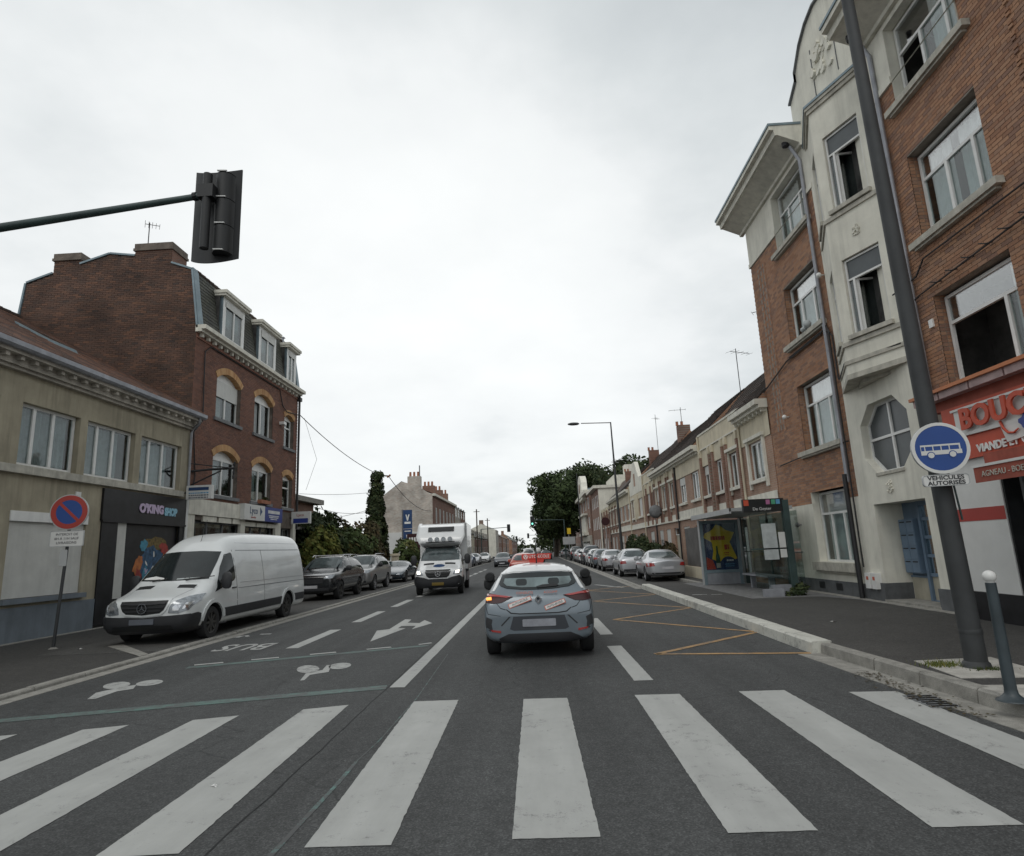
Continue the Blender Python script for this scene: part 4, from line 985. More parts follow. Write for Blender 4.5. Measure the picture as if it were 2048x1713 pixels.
# annex behind
an = thing('brick_annex', 'low flat roofed red brick annex beyond the tall brown building', 'building', (-14, 35, 0))
fa = FL(-14.0); m = MB(); wall(m, fa, 31.4, 38.4, 0, 5.0, [(36.5, 37.4, 3.6, 4.4, .1)]); m.face([(-14, 38.4, 0), (-20, 38.4, 0), (-20, 38.4, 5), (-14, 38.4, 5)]); m.build('wall', 'brick_far_red', an)
window(an, fa, 36.5, 37.4, 3.6, 4.4, rec=.1, cols=(), fw=.06)
m = MB(); m.box(-20.4, -13.5, 31.3, 38.9, 5.0, 5.3); m.build('roof', 'concrete', an)
m = MB(); m.box(-13.98, -13.2, 31.3, 38.4, 3.3, 3.45); m.build('porch_roof', 'concrete', an)
# ================================================================== RIGHT: apartment building with butcher's shop
XR = 8.0
fr = FR(XR)
ap = thing('apartment_building', 'four storey orange brick apartment building with white stairwell bay and red butcher shop', 'building', (XR, 14, 0))
c1 = [(16.0, 18.1, .98, 2.93), (16.0, 18.1, 4.12, 6.1), (16.0, 18.1, 7.38, 9.2), (16.0, 18.1, 10.42, 12.3)]
c2 = [(9.65, 11.62, 4.32, 6.2), (9.65, 11.62, 7.4, 9.25), (9.65, 11.62, 10.45, 12.3)]
c3 = [(-1, -.5, 0, .1)]
m = MB()
wall(m, fr, 15.42, 20.42, .1, 12.5, [(*h, .24) for h in c1]); m.build('wall', 'mortar', ap); m = MB(); wall(m, fr, 4.0, 12.3, .1, 12.5, [(*h, .24) for h in c2] + [(6.2, 10.4, .7, 2.7, .05)])
m.build('wall', 'mortar', ap); m = MB(); m.face([(8, 20.42, 0), (16, 20.42, 0), (16, 20.42, 12.5), (8, 20.42, 12.5)]); m.build('end_wall', 'brick_side', ap)
inb = lambda z: None
bricks(ap, fr, 4.0, 12.28, 4.2, 11.02, c2, 'brick_orange', count=300)
bricks(ap, fr, 15.44, 20.42, 2.62, 11.02, c1 + [(19.2, 19.9, 5.0, 10.7)], 'brick_orange', count=0)
# patterned strip of sunk and raised bricks
for base in (19.2,):
    r_ = MB(); z = 5.0; row = 0
    while z < 10.7:
        for k in range(6):
            u = base + k * .117 + .004; pr = .009
            if k in (1, 3, 5) and row % 3 != 0: pr = -.035
            if k == 0 or (k == 4 and row % 5 < 3): pr = .02
            r_.fbox(fr, u, u + .106, z, min(z + .066, 10.7), -.05, pr, a=random.random())
        z += .077; row += 1
    r_.build('patterned_brickwork', 'brick_orange', ap, kind='stuff', bv=True)
r_ = MB()
z = 4.6; row = 0
while z < 10.9:
    for k in range(6):
        if row % 3 and k in (1, 3): u = 8.05 + k * .2; r_.fbox(fr, u, u + .09, z, z + .05, .0, .03, a=random.random())
    z += .077; row += 1
r_.build('patterned_brickwork', 'brick_orange', ap, kind='stuff', bv=True)
# brick and rendered reveals, bands
for a, b, z0, z1 in c1 + c2:
    r_ = MB(); top = z1 > 12; z = z0; row = 0
    while z < min(z1, 11.0) - .03:
        for q in (a, b):
            s_ = 1 if q == a else -1
            for k in range(2): r_.hexa([fr.p(q, z, -.01 - k * .115), fr.p(q + s_ * .006, z, -.01 - k * .115), fr.p(q + s_ * .006, z, -.115 - k * .115), fr.p(q, z, -.115 - k * .115), fr.p(q, z + .066, -.01 - k * .115), fr.p(q + s_ * .006, z + .066, -.01 - k * .115), fr.p(q + s_ * .006, z + .066, -.115 - k * .115), fr.p(q, z + .066, -.115 - k * .115)], a=random.random())
        z += .077
    if z0 > 2: r_.build('reveal_brickwork', 'brick_orange', ap, kind='stuff', bv=True)
def skin(u0, u1, z0, z1, holes, mat, nm, th=.03, rev=.25, X=XR):
    f = Fr((X - th, 0, 0), (0, 1, 0), (-1, 0, 0)); m = MB(); holes = [(h[0] + .009, h[1] - .009, h[2] - (.0 if h[2] < z0 else -.009), h[3] - (.009 if h[3] < z1 else 0)) for h in holes]; wall(m, f, u0, u1, z0, z1, holes, rev - .006)
    for q in (u0, u1): m.face([f.p(q, z0), f.p(q, z1), f.p(q, z1, -th), f.p(q, z0, -th)])
    m.face([f.p(u0, z0), f.p(u1, z0), f.p(u1, z0, -th), f.p(u0, z0, -th)]); m.face([f.p(u0, z1), f.p(u1, z1), f.p(u1, z1, -th), f.p(u0, z1, -th)])
    return m.build(nm, mat, ap)
skin(15.42, 20.44, 11.05, 12.5, [c1[3]], 'stucco_white', 'render_band'); skin(4.0, 12.3, 11.05, 12.5, [c2[2]], 'stucco_white', 'render_band')
for a, b in ((15.42, 16.0), (18.1, 20.46)): m = MB(); m.fbox(fr, a, b, 11.03, 11.18, -.01, .055); m.build('band_moulding', 'stucco_white', ap)
for a, b in ((4.0, 9.65), (11.62, 12.3)): m = MB(); m.fbox(fr, a, b, 11.03, 11.18, -.01, .055); m.build('band_moulding', 'stucco_white', ap)
skin(15.42, 20.44, .5, 2.61, [c1[0]], 'stucco_white', 'ground_floor_render')
m = MB(); m.fbox(fr, 15.42, 20.46, .1, .5, -.02, .06); m.build('plinth', 'plinth', ap)
for a in (16.9, 17.9): m = MB(); m.fbox(fr, a, a + .34, .26, .44, .05, .066); m.build('cellar_grille', 'signal_black', ap)
# windows
def rsill(a, b, z, mat='stone_sill', th=.13, pr=.16): m = MB(); m.fbox(fr, a - .22, b + .22, z - th, z, -.2, pr); m.fbox(fr, a - .12, b + .12, z - th - .05, z - th, -.05, pr - .05); m.build('window_sill', mat, ap)
window(ap, fr, 16.03, 18.07, .98, 2.9, rec=.24, cols=(.36, .7), transom=2.3, fw=.06, cmat='sheer', gl='glass_bright', curtain=[(0.02, .98)])
rsill(16.1, 18.05, .98, 'stone_sill', .22, .18)
window(ap, fr, 16.03, 18.07, 4.12, 6.06, rec=.24, cols=(.3, .68), transom=5.45, fw=.055, cmat='sheer', gl='glass_bright', curtain=[(.02, .98)])
window(ap, fr, 16.03, 18.07, 7.38, 9.16, rec=.24, cols=(.3, .68), transom=8.6, fw=.055, cmat='sheer', gl='glass_bright', curtain=[(.32, .98)])
window(ap, fr, 16.03, 18.07, 10.42, 12.26, rec=.24, cols=(.3, .68), transom=11.6, fw=.055, cmat='sheer', gl='glass_bright', curtain=[(.45, .98)])
for h in c1[1:]: rsill(h[0], h[1], h[2])
window(ap, fr, 9.68, 11.59, 4.32, 6.15, rec=.24, cols=(.24,), transom=5.6, fw=.06, openb=(1,), cmat='sheer', gl='glass_bright', curtain=[(.02, .22)])
window(ap, fr, 9.68, 11.59, 7.4, 9.2, rec=.24, cols=(.24, .62), transom=8.65, fw=.06, openb=(), cmat='sheer', gl='glass_bright', curtain=[(.02, .5), (.62, .97)])
window(ap, fr, 9.68, 11.59, 10.45, 12.26, rec=.24, cols=(.24, .62), transom=11.6, fw=.06, openb=(2,), cmat='sheer', gl='glass_bright', curtain=[(.02, .55)])
for h in c2[1:]: rsill(h[0], h[1], h[2])
# white stairwell section: recessed door, octagonal window
oc = [(14.90, 4.25), (14.45, 4.68), (13.45, 4.68), (13.0, 4.25), (13.0, 3.45), (13.45, 3.05), (14.45, 3.05), (14.90, 3.45)]
f9 = Fr((7.96, 0, 0), (0, 1, 0), (-1, 0, 0))
m = MB(); wall(m, f9, 12.22, 15.47, .55, 3.05, [(12.9, 14.85, .1, 2.36, .66)], .66)
wall(m, f9, 12.22, 15.47, 4.68, 12.5, [(13.2, 14.8, 5.6, 12.2, .02)])
# ring of wall round the octagon
wall(m, f9, 14.9, 15.47, 3.05, 4.68); wall(m, f9, 12.22, 13.0, 3.05, 4.68)
for tri in ([(14.9, 4.25), (14.9, 4.68), (14.45, 4.68)], [(13.45, 4.68), (13.0, 4.68), (13.0, 4.25)], [(13.0, 3.45), (13.0, 3.05), (13.45, 3.05)], [(14.45, 3.05), (14.9, 3.05), (14.9, 3.45)]): m.face([f9.p(*q) for q in tri])
for (a, b) in zip(oc, oc[1:] + oc[:1]): m.face([f9.p(*a), f9.p(*b), f9.p(*b, -.24), f9.p(*a, -.24)])
for q in (12.22, 15.47): m.face([f9.p(q, .5), f9.p(q, 12.5), f9.p(q, 12.5, -.1), f9.p(q, .5, -.1)])
m.build('stairwell_wall', 'stucco_white', ap)
m = MB(); m.fbox(f9, 14.842, 15.5, .1, .56, -.6, .05); m.build('plinth', 'plinth', ap); m = MB(); m.fbox(f9, 12.2, 12.908, .1, .56, -.6, .05); m.build('plinth', 'plinth', ap)
cen = (13.95, 3.865); ins = [(cen[0] + (u - cen[0]) * .94, cen[1] + (z - cen[1]) * .92) for u, z in oc]
m = MB(); m.ring(f9, oc, ins, -.24, -.18); m.fbox(f9, 13.92, 13.98, 3.1, 4.63, -.24, -.17); m.fbox(f9, 13.05, 13.92, 3.84, 3.9, -.24, -.172); m.fbox(f9, 13.98, 14.85, 3.84, 3.9, -.24, -.172); ow = m.build('octagonal_window', 'pvc', ap)
for u0, u1, z0, z1 in ((13.05, 13.92, 3.1, 3.84), (13.98, 14.85, 3.1, 3.84), (13.05, 13.92, 3.9, 4.63), (13.98, 14.85, 3.9, 4.63)):
    m = MB(); cu = .42 * .9
    qq = []
    lo_u, lo_z = u0 < 13.5, z0 < 3.5
    if lo_u and lo_z: qq = [(u0 + .35, z0), (u1, z0), (u1, z1), (u0, z1), (u0, z0 + .35)]
    elif lo_z: qq = [(u0, z0), (u1 - .35, z0), (u1, z0 + .35), (u1, z1), (u0, z1)]
    elif lo_u: qq = [(u0, z0), (u1, z0), (u1, z1), (u0 + .35, z1), (u0, z1 - .35)]
    else: qq = [(u0, z0), (u1, z0), (u1, z1 - .35), (u1 - .35, z1), (u0, z1)]
    m.prism(f9, qq, -.22, -.21); m.build('pane', 'glass_frosted', ow)
m = MB(); m.fbox(f9, 12.9, 15.0, 3.0, 4.75, -.9, -.85); m.build('interior', 'plinth', ap)
m = MB(); m.fbox(f9, 13.4, 14.5, 2.99, 3.06, -.2, .03); m.build('window_sill', 'stone_sill', ap)
# bas-relief motif and number panel
def relief(cu, cz, s, f, par, seed, nm='relief'):
    r0 = random.Random(seed); m = MB()
    for i in range(26):
        a = r0.uniform(0, 6.28); q = r0.uniform(.1, 1) * s; m.prism(f, blob(cu + math.cos(a) * q * .75, cz + math.sin(a) * q, s * .16, s * .11, 8, .2, i, r0.uniform(0, 3)), 0, .015 + r0.random() * (.14 * s if s > .4 else .03))
    return m.build(nm, 'stucco_white', par, smooth=False)
relief(14.05, 2.72, .16, f9, ap, 3)
# door, letterboxes
fd = Fr((8.6, 0, 0), (0, 1, 0), (-1, 0, 0))
m = MB(); m.fbox(fd, 14.1, 14.88, .2, 2.4, -.05, .0); m.build('side_panel', 'door_blue', ap)
m = MB(); m.fbox(fd, 14.10, 14.18, .15, 2.36, 0, .09); m.fbox(fd, 12.9, 14.10, 2.26, 2.36, 0, .08); m.fbox(fd, 12.9, 14.10, .13, .22, 0, .08); m.fbox(fd, 12.9, 12.98, .22, 2.26, 0, .08)
for z in (.72, 1.13, 1.53, 1.93): m.fbox(fd, 12.98, 14.10, z, z + .07, 0, .06)
m.fbox(fd, 14.18, 14.85, .68, .72, 0, .05)
door = m.build('door', 'door_blue', ap)
for a, b in ((.79, 1.13), (1.2, 1.53), (1.6, 1.93), (2.0, 2.26)):
    m = MB(); m.fbox(fd, 12.98, 14.10, a, b, .02, .03); m.build('pane', 'glass', door)
    for k in range(5): m = MB(); m.fbox(fd, 13.2 + k * .19, 13.215 + k * .19, a, b, .035, .05); m.build('door_bar', 'door_blue', door)
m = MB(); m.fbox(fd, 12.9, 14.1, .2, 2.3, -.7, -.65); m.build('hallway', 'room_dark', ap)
m = MB(); m.fbox(fd, 12.98, 14.10, .22, .72, .0, .03); m.fbox(fd, 14.18, 14.84, .2, .68, .0, .03); m.build('door_panel', 'door_panel', door)
m = MB(); m.fbox(fd, 14.24, 14.80, .78, 1.98, .0, .16); lbx = m.build('letterboxes', 'door_blue', ap)
for r in range(4):
    for c in range(2):
        u, z = 14.25 + c * .275, .80 + r * .295; m = MB(); m.fbox(fd, u, u + .262, z, z + .28, .16, .175); q = m.build('letterbox_door', 'door_blue', lbx)
        m = MB(); m.fbox(fd, u + .04, u + .22, z + .22, z + .245, .175, .18); m.build('slot', 'signal_black', q)
m = MB(); m.fbox(fd, 12.88, 14.88, .1, .2, .0, .7); m.build('doorstep', 'concrete', ap)
for a in (15.0, 15.28): m = MB(); m.fbox(f9, a, a + .2, .42, .78, 0, .14); q = m.build('meter_box', 'pvc', ap); m = MB(); m.fbox(f9, a + .04, a + .13, .62, .7, .14, .144); m.build('sticker', 'sticker_orange', q)
m = MB(); m.fbox(f9, 12.52, 12.62, 2.02, 2.12, 0, .012); m.build('plaque', 'chip_cyan', ap)
# prow-shaped oriel above
A0, A1, A2 = Vector((7.97, 15.38, 0)), Vector((7.42, 14.02, 0)), Vector((7.97, 12.66, 0))
V = lambda p, z, k=1.0: Vector((8.0 - (8.0 - p.x) * k, 14.02 + (p.y - 14.02) * k, z))
def fseg(a, b):
    u = (b - a).normalized(); n = Vector((u.y, -u.x, 0)); n = -n if n.x > 0 else n
    return Fr(a, u, n), (b - a).length
LFr, LL = fseg(A0, A1); RFr, RL = fseg(A1, A2)
m = MB()
wall(m, LFr, 0, LL, 5.62, 12.2, [(.35, 1.18, 6.2, 8.05, .12), (.35, 1.18, 9.35, 11.3, .12)], .12)
wall(m, RFr, 0, RL, 5.62, 12.2, [(.27, 1.25, 6.2, 8.05, .14), (.27, 1.25, 9.35, 11.3, .14)], .14)
m.build('oriel', 'stucco_white', ap)
def belt(z0, z1, k, mat='stone_sill', nm='oriel_band'):
    m = MB(); b = [V(A0, z0, k), V(A1, z0, k), V(A2, z0, k), Vector((8.0, A2.y, z0)), Vector((8.0, A0.y, z0))]; n = 5
    t = [Vector((q.x, q.y, z1)) for q in b]; m.idx(b + t, [(0, 1, 2, 3, 4), (5, 6, 7, 8, 9)] + [(i, (i + 1) % n, n + (i + 1) % n, n + i) for i in range(n)]); m.build(nm, mat, ap)
belt(5.12, 5.24, .55); belt(5.2, 5.32, 1.08); belt(5.32, 5.55, 1.04, 'stucco_white'); belt(5.55, 5.64, 1.10)
belt(5.98, 6.08, 1.08); belt(9.12, 9.22, 1.08); belt(12.16, 12.26, 1.10); belt(12.26, 12.34, 1.16); belt(12.34, 12.40, 1.2, 'zinc')
for F_, a, b, co, op in ((LFr, .36, 1.17, (.5,), ()), (RFr, .28, 1.24, (.2,), (1,))):
    for z0, z1 in ((6.2, 8.03), (9.35, 11.28)):
        window(ap, F_, a, b, z0, z1, rec=.12, cols=co, transom=z1 - .5, fw=.045, openb=op, room=False, gl='glass_frosted')
        s_ = MB(); s_.fbox(F_, a - .08, b + .08, z0 - .1, z0, -.1, .09); s_.build('window_sill', 'stone_sill', ap)
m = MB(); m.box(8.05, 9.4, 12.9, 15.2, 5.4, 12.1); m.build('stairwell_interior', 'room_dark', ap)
for F_, z in ((RFr, 8.55), (RFr, 5.43 + 0)): relief(.78, z, .16, F_, ap, 8) if z > 6 else None
# tall curved gable on the centre
gp_ = [(15.95, 12.45), (15.95, 13.95), (15.42, 14.3), (15.42, 14.55), (14.95, 15.05), (14.5, 15.3), (14.0, 15.4), (13.5, 15.3), (13.05, 15.05), (12.55, 14.55), (12.55, 14.3), (12.05, 13.95), (12.05, 12.45)]
m = MB(); m.prism(Fr((8, 0, 0), (0, 1, 0), (-1, 0, 0)), gp_, -.3, .03); m.build('parapet_gable', 'stucco_white', ap)
for (a, b) in zip(gp_[1:-1], gp_[2:-1]):
    m = MB(); P = []
    for d in (-.34, .1):
        P += [fr.p(*a, d), fr.p(*b, d), fr.p(b[0], b[1] + .05, d), fr.p(a[0], a[1] + .05, d)]
    m.hexa([P[0], P[1], P[5], P[4], P[3], P[2], P[6], P[7]]); m.build('coping', 'stone_grey', ap)
frl = Fr((7.97, 0, 0), (0, 1, 0), (-1, 0, 0))
relief(13.95, 13.8, .74, frl, ap, 11, 'coat_relief')
m = MB(); m.fbox(frl, 14.5, 14.53, 12.9, 14.5, 0, .012); m.fbox(frl, 13.35, 13.38, 12.9, 14.5, 0, .012); m.build('relief_groove', 'plinth', ap)
# cornices
for a, b in ((15.55, 20.75), (4.0, 12.3)):
    m = MB(); Q = [(0, 12.42), (.12, 12.42), (.14, 12.5), (.7, 12.76), (.78, 12.76), (.80, 12.92), (.92, 12.94), (.92, 13.06), (0, 13.1)]
    for i in range(len(Q)):
        (d0, z0), (d1, z1) = Q[i], Q[(i + 1) % len(Q)]; m.face([fr.p(a, z0, d0), fr.p(b, z0, d0), fr.p(b, z1, d1), fr.p(a, z1, d1)])
    for q in (a, b): m.face([fr.p(q, z, d) for d, z in Q])
    if a > 15:   # return along the far gable
        m.box(8.0, 16, 20.42, 20.95, 12.76, 13.06)
    m.build('cornice', 'render_trim', ap)
    m = MB(); m.fbox(fr, a - .02, b + .02, 13.06, 13.13, -.2, .95); m.build('roof_edge', 'zinc', ap)
m = MB(); m.box(8.0, 16, 4, 20.42, 13.0, 13.1); m.build('flat_roof', 'plinth', ap)
for y, zt in ((15.8, 12.75), (12.1, 12.75)):
    pipe(ap, [(7.6, y, 12.72), (7.7, y, 12.55), (7.92, y, 12.1), (7.92, y, 3.0 if y > 14 else 4.3)], .05, 'zinc_pipe')
    m = MB(); m.lathe([(.0, 12.5), (.1, 12.55), (.12, 12.75), (0, 12.75)], (7.6, y, 0), 'z', 10); m.build('rainwater_head', 'black_pipe', ap)
pipe(ap, [(7.86, 15.8, 3.2), (7.86, 15.8, .16)], .06, 'black_pipe'); pipe(ap, [(7.9, 15.6, 6.9), (7.9, 15.62, .9)], .02, 'cable', 'wall_cable')
pipe(ap, [(7.86, 11.95, 2.85), (7.86, 11.95, 1.0), (7.86, 11.95, .2)], .055, 'stone_sill')
pipe(ap, [(7.9, 11.8, 2.7), (7.9, 11.8, .6), (7.8, 11.4, .2)], .022, 'green_metal', 'conduit')
# cables clipped to the front
for pts, r in (([(7.93, 20.5, 6.55), (7.93, 18.4, 7.0), (7.93, 16.1, 7.05), (7.93, 15.75, 7.15), (7.93, 15.6, 6.9)], .022), ([(7.93, 18.2, 7.05), (7.93, 15.9, 7.1), (7.93, 15.5, 6.8), (7.93, 15.5, 5.6)], .02),
               ([(7.93, 15.45, 5.6), (7.4, 14.1, 5.62), (7.9, 12.7, 5.62)], .02), ([(7.9, 12.7, 6.7), (7.93, 11.9, 6.75), (7.93, 11.6, 7.0), (7.93, 4.5, 7.0)], .018), ([(7.9, 12.6, 6.2), (7.93, 11.9, 6.35), (7.93, 9.0, 6.5), (7.93, 4.5, 6.6)], .018),
               ([(7.93, 19.9, 3.95), (7.93, 18.4, 4.0), (7.93, 15.5, 4.0)], .02)):
    wire('wall_cable', '', pts, r, parent=ap)
for k in range(7): pipe(ap, [(7.99, 11.3 - k * .45, 6.38 + k * .03), (7.88, 11.3 - k * .45, 6.36 + k * .03), (7.82, 11.38 - k * .45, 6.4 + k * .03)], .012, 'cable', 'cable_hook', 5)
def lampball(par, p, mat='pvc'): m = MB(); m.lathe([(0, -.07), (.06, -.05), (.08, 0), (.05, .05), (0, .06)], p, 'x', 10); m.tube([(p[0], p[1], p[2]), (8.0, p[1], p[2])], .02, 6); m.build('security_light', mat, par, smooth=True)
lampball(ap, (7.85, 15.55, 8.5)); lampball(ap, (7.85, 18.9, 5.35)); lampball(ap, (7.85, 19.0, 2.05), 'stone_grey'); lampball(ap, (7.85, 12.2, 8.55))
m = MB(); m.fbox(fr, 11.72, 11.84, 5.62, 5.78, 0, .04); m.build('house_number', 'pvc', ap)
# ---- butcher's shop front
fs_ = Fr((7.68, 0, 0), (0, 1, 0), (-1, 0, 0))
m = MB(); m.fbox(fs_, 10.42, 11.62, .62, 2.92, -.32, 0.0); m.build('shop_pier', 'sign_white', ap)
m = MB(); m.fbox(fs_, 10.43, 11.61, 1.83, 2.05, .0, .006); m.build('red_stripe', 'sign_red', ap)
m = MB(); m.fbox(fs_, 4.0, 11.7, .13, .62, -.32, .05); m.build('shop_plinth', 'shop_black', ap)
m = MB(); m.fbox(fs_, 10.38, 10.42, .62, 2.9, -.3, -.02); m.build('shop_frame', 'shop_black', ap)
window(ap, fr, 6.2, 10.37, .72, 2.7, rec=.02, cols=(.33, .66), fw=.06, mat='stone_grey', name='shop_window')
m = MB(); m.fbox(fs_, 4.0, 11.45, 2.9, 3.86, -.32, .06); sb = m.build('shop_sign', 'shop_red', ap)
m = MB(); m.fbox(fs_, 4.0, 11.75, 3.86, 4.04, -.32, .04); m.build('shop_recess', 'awning_red', ap)
m = MB(); k = 4.0
while k < 11.9: m.fbox(fs_, k + .02, min(k + .78, 11.95), 4.04, 4.17, -.33, .22); k += .8
m.build('shop_cornice', 'cornice_pink', ap)
m = MB(); m.fbox(fs_, 4.0, 12.0, 4.17, 4.23, -.33, .27); m.build('shop_cornice_edge', 'cornice_orange', ap)
m = MB(); m.fbox(fs_, 4.5, 11.15, 3.30, 3.36, .06, .10); m.fbox(fs_, 4.5, 11.1, 3.36, 3.76, .06, .075); m.fbox(fs_, 4.5, 11.15, 3.76, 3.80, .06, .10); bk = m.build('letter_backing', 'sign_white', sb)
m = MB(); m.prism(fs_, [(10.05, 3.32), (9.2, 3.32), (9.2, 3.10), (9.96, 3.03)], .06, .098); m.build('logo_backing', 'sign_white', sb)
text('BOUCHERIE', 'sign_letters', 'shop_red', sb, fs_.p(10.88, 3.56, .14), (0, -1, 0), (0, 0, 1), .50, .018, sx=1.06, bold=.016, align='LEFT')
text('VIANDE ET C', 'sign_letters', 'text_white', sb, fs_.p(10.68, 3.03, .075), (0, -1, 0), (0, 0, 1), .185, .008, sx=1.02, bold=.006, align='LEFT')
m = MB(); m.tube([fs_.p(10.0, 3.38, .12), fs_.p(9.96, 3.26, .12), fs_.p(9.88, 3.17, .12), fs_.p(9.76, 3.15, .12), fs_.p(9.66, 3.2, .12)], [.022, .022, .02, .018, .01], 7); m.build('logo_curl', 'shop_red', sb, smooth=True)
m = MB(); m.prism(fs_, blob(9.42, 3.28, .17, .14, seed=2), .1, .14); m.build('logo_shape', 'shop_blue', sb)
# folded awning
m = MB(); m.fbox(fs_, 4.0, 9.98, 2.66, 2.86, .05, .5); m.build('awning_case', 'awning_red', ap)
m = MB(); m.hexa([(7.62, 4, 2.76), (7.62, 9.95, 2.76), (6.98, 9.95, 2.64), (6.98, 4, 2.64), (7.62, 4, 2.8), (7.62, 9.95, 2.8), (6.98, 9.95, 2.67), (6.98, 4, 2.67)]); aw = m.build('awning', 'awning_red', ap)
m = MB(); m.box(6.965, 6.985, 4, 9.95, 2.4, 2.64); m.build('valance', 'awning_red', aw); m = MB(); m.box(6.95, 7.0, 4, 9.96, 2.635, 2.675); m.build('awning_bar', 'sign_white', aw)
text('AGNEAU - BOEUF - V', 'valance_letters', 'stone_sill', aw, (6.955, 9.78, 2.52), (0, -1, 0), (0, 0, 1), .125, .003, align='LEFT', sx=1.0)
# plush-toy-like grey bundle on a sill
m = MB(); m.lathe([(0, -.1), (.09, -.05), (.11, .05), (.06, .13), (0, .16)], (7.86, 16.6, 7.5), 'z', 10); m.lathe([(0, -.2), (.06, -.15), (.08, .0), (0, .12)], (7.86, 16.9, 7.46), 'y', 10)
tag(m.build('soft_toy', 'curtain', None, smooth=True, loc=(7.86, 16.7, 7.4)), 'pale soft toy left on a third level window sill of the brick apartments', 'toy')
# ================================================================== RIGHT: terrace of small houses
def row_house(label, y0, y1, ez, kind, seed, nw=2, lower='brick_far_pink', upper='stucco_cream', X=8.0):
    r0 = random.Random(seed); t = thing('terraced_house', label, 'house', (X, (y0 + y1) / 2, 0), group='terraced houses along the right side'); f = FR(X)
    W = y1 - y0; wins = []; 
    for i in range(nw):
        c = y0 + W * (i + .5) / nw; ww = min(1.35, W / nw * .55); wins.append((c - ww / 2, c + ww / 2))
    hs = [(a, b, 3.75, 5.1, .15) for a, b in wins] + [(a, b, 1.0, 2.5, .15) if i or nw == 1 else (a, b, .2, 2.5, .2) for i, (a, b) in enumerate(wins)]
    m = MB(); wall(m, f, y0, y1, 0, 5.25, hs, .15); m.build('wall', lower, t)
    m = MB(); wall(m, Fr((X - .03, 0, 0), (0, 1, 0), (-1, 0, 0)), y0, y1, 5.12, ez, []); m.face([(X - .03, y0, 5.12), (X - .03, y1, 5.12), (X, y1, 5.12), (X, y0, 5.12)]); m.build('render_band', upper, t)
    if y0 < 60:
        m = MB(); wall(m, Fr((X - .03, 0, 0), (0, 1, 0), (-1, 0, 0)), y0, y1, 2.9, 3.25 if kind != 'roof' else 3.35, []); m.fbox(f, y0, y1, 2.86, 2.94, 0, .09); m.build('string_course', 'render_trim', t)
    for i, (a, b) in enumerate(wins):
        st = r0.choice((0, 0, .3, .55, 1.0))
        window(t, f, a, b, 3.75, 5.1, rec=.12, cols=(.5,), fw=.07, shutter=st, curtain=[(.05, .95)] if st < 1 else None)
        if i or nw == 1: window(t, f, a, b, 1.0, 2.5, rec=.12, cols=(.5,), fw=.07, shutter=r0.choice((0, .4, 1.0)))
        else:
            m = MB(); m.fbox(f, a, b, .2, 2.1, -.2, -.12); m.build('door', r0.choice(('pvc', 'door_panel', 'green_metal')), t); window(t, f, a, b, 2.1, 2.5, rec=.14, cols=(), fw=.05)
        m = MB(); m.fbox(f, a - .12, b + .12, 3.63, 3.75, -.05, .12); m.build('window_sill', 'render_trim', t)
        if kind in ('surround',) or r0.random() < .3:
            m = MB(); m.fbox(f, a - .2, a - .06, 3.45, 5.2, 0, .08); m.fbox(f, b + .06, b + .2, 3.45, 5.2, 0, .08); m.fbox(f, a - .26, b + .26, 5.2, 5.32, 0, .13); m.build('window_surround', 'render_trim', t)
    if kind == 'parapet' or r0.random() < .35:
        for a, b in wins:
            for q in (a - .28, b + .1): m = MB(); m.fbox(f, q, q + .18, 2.95, 5.55, 0, .12); m.build('pilaster', 'brick_far_red', t); m = MB(); m.fbox(f, q - .02, q + .2, 5.55, 5.85, 0, .14); m.build('pilaster_cap', upper, t)
    if kind == 'parapet':
        m = MB(); m.fbox(f, y0, y1, ez, ez + .08, -.35, .06); m.fbox(f, y0 + .1, y1 - .1, 5.88, 5.94, .03, .08); m.build('coping', 'render_trim', t); ztop = ez + .1; db = .3
    elif kind == 'gable':
        c = (y0 + y1) / 2 + .2; m = MB(); m.prism(Fr((X, 0, 0), (0, 1, 0), (-1, 0, 0)), [(y0 + .3, 5.6), (y1 - .3, 5.6), (y1 - .3, 6.7), (c + 1.9, 6.75), (c + .55, 8.1), (c - .55, 8.1), (c - 1.9, 6.75), (y0 + .3, 6.7)], -.25, .05); m.build('gable', 'stucco_white', t)
        m = MB(); m.fbox(f, c - .35, c + .35, 6.2, 7.2, .04, .06); m.build('blind_window', 'brick_far_pink', t)
        for k in range(4): m = MB(); m.fbox(f, c - 1.0 + k * .55, c - .7 + k * .55, 3.6, 5.5, 0, .1); m.build('pilaster', upper, t)
    else:
        m = MB(); m.fbox(f, y0, y1, ez, ez + .12, 0, .3); m.fbox(f, y0, y1, ez + .12, ez + .3, .0, .42); k = y0 + .1
        while k < y1 and y0 < 50: m.fbox(f, k, k + .1, ez - .12, ez, 0, .2); k += .4
        m.build('cornice', 'render_trim', t)
    # roof
    z0 = ez + (.3 if kind not in ('parapet', 'gable') else -.2); zr = 8.9 + .3 * r0.random(); xr = X + 2.7
    m = MB(); xe = X - .3 if kind not in ('parapet', 'gable') else X + .3
    m.face([(xe, y0, z0), (xe, y1, z0), (xr, y1, zr), (xr, y0, zr)]); m.face([(xr, y0, zr), (xr, y1, zr), (X + 6.6, y1, z0), (X + 6.6, y0, z0)])
    for q in (y0, y1): m.face([(xe, q, z0), (xr, q, zr), (X + 6.6, q, z0), (X + 6.6, q, 0), (X, q, 0), (X, q, z0)], 1)
    rf = m.build('roof', ['tile_dark', 'brick_side'], t)
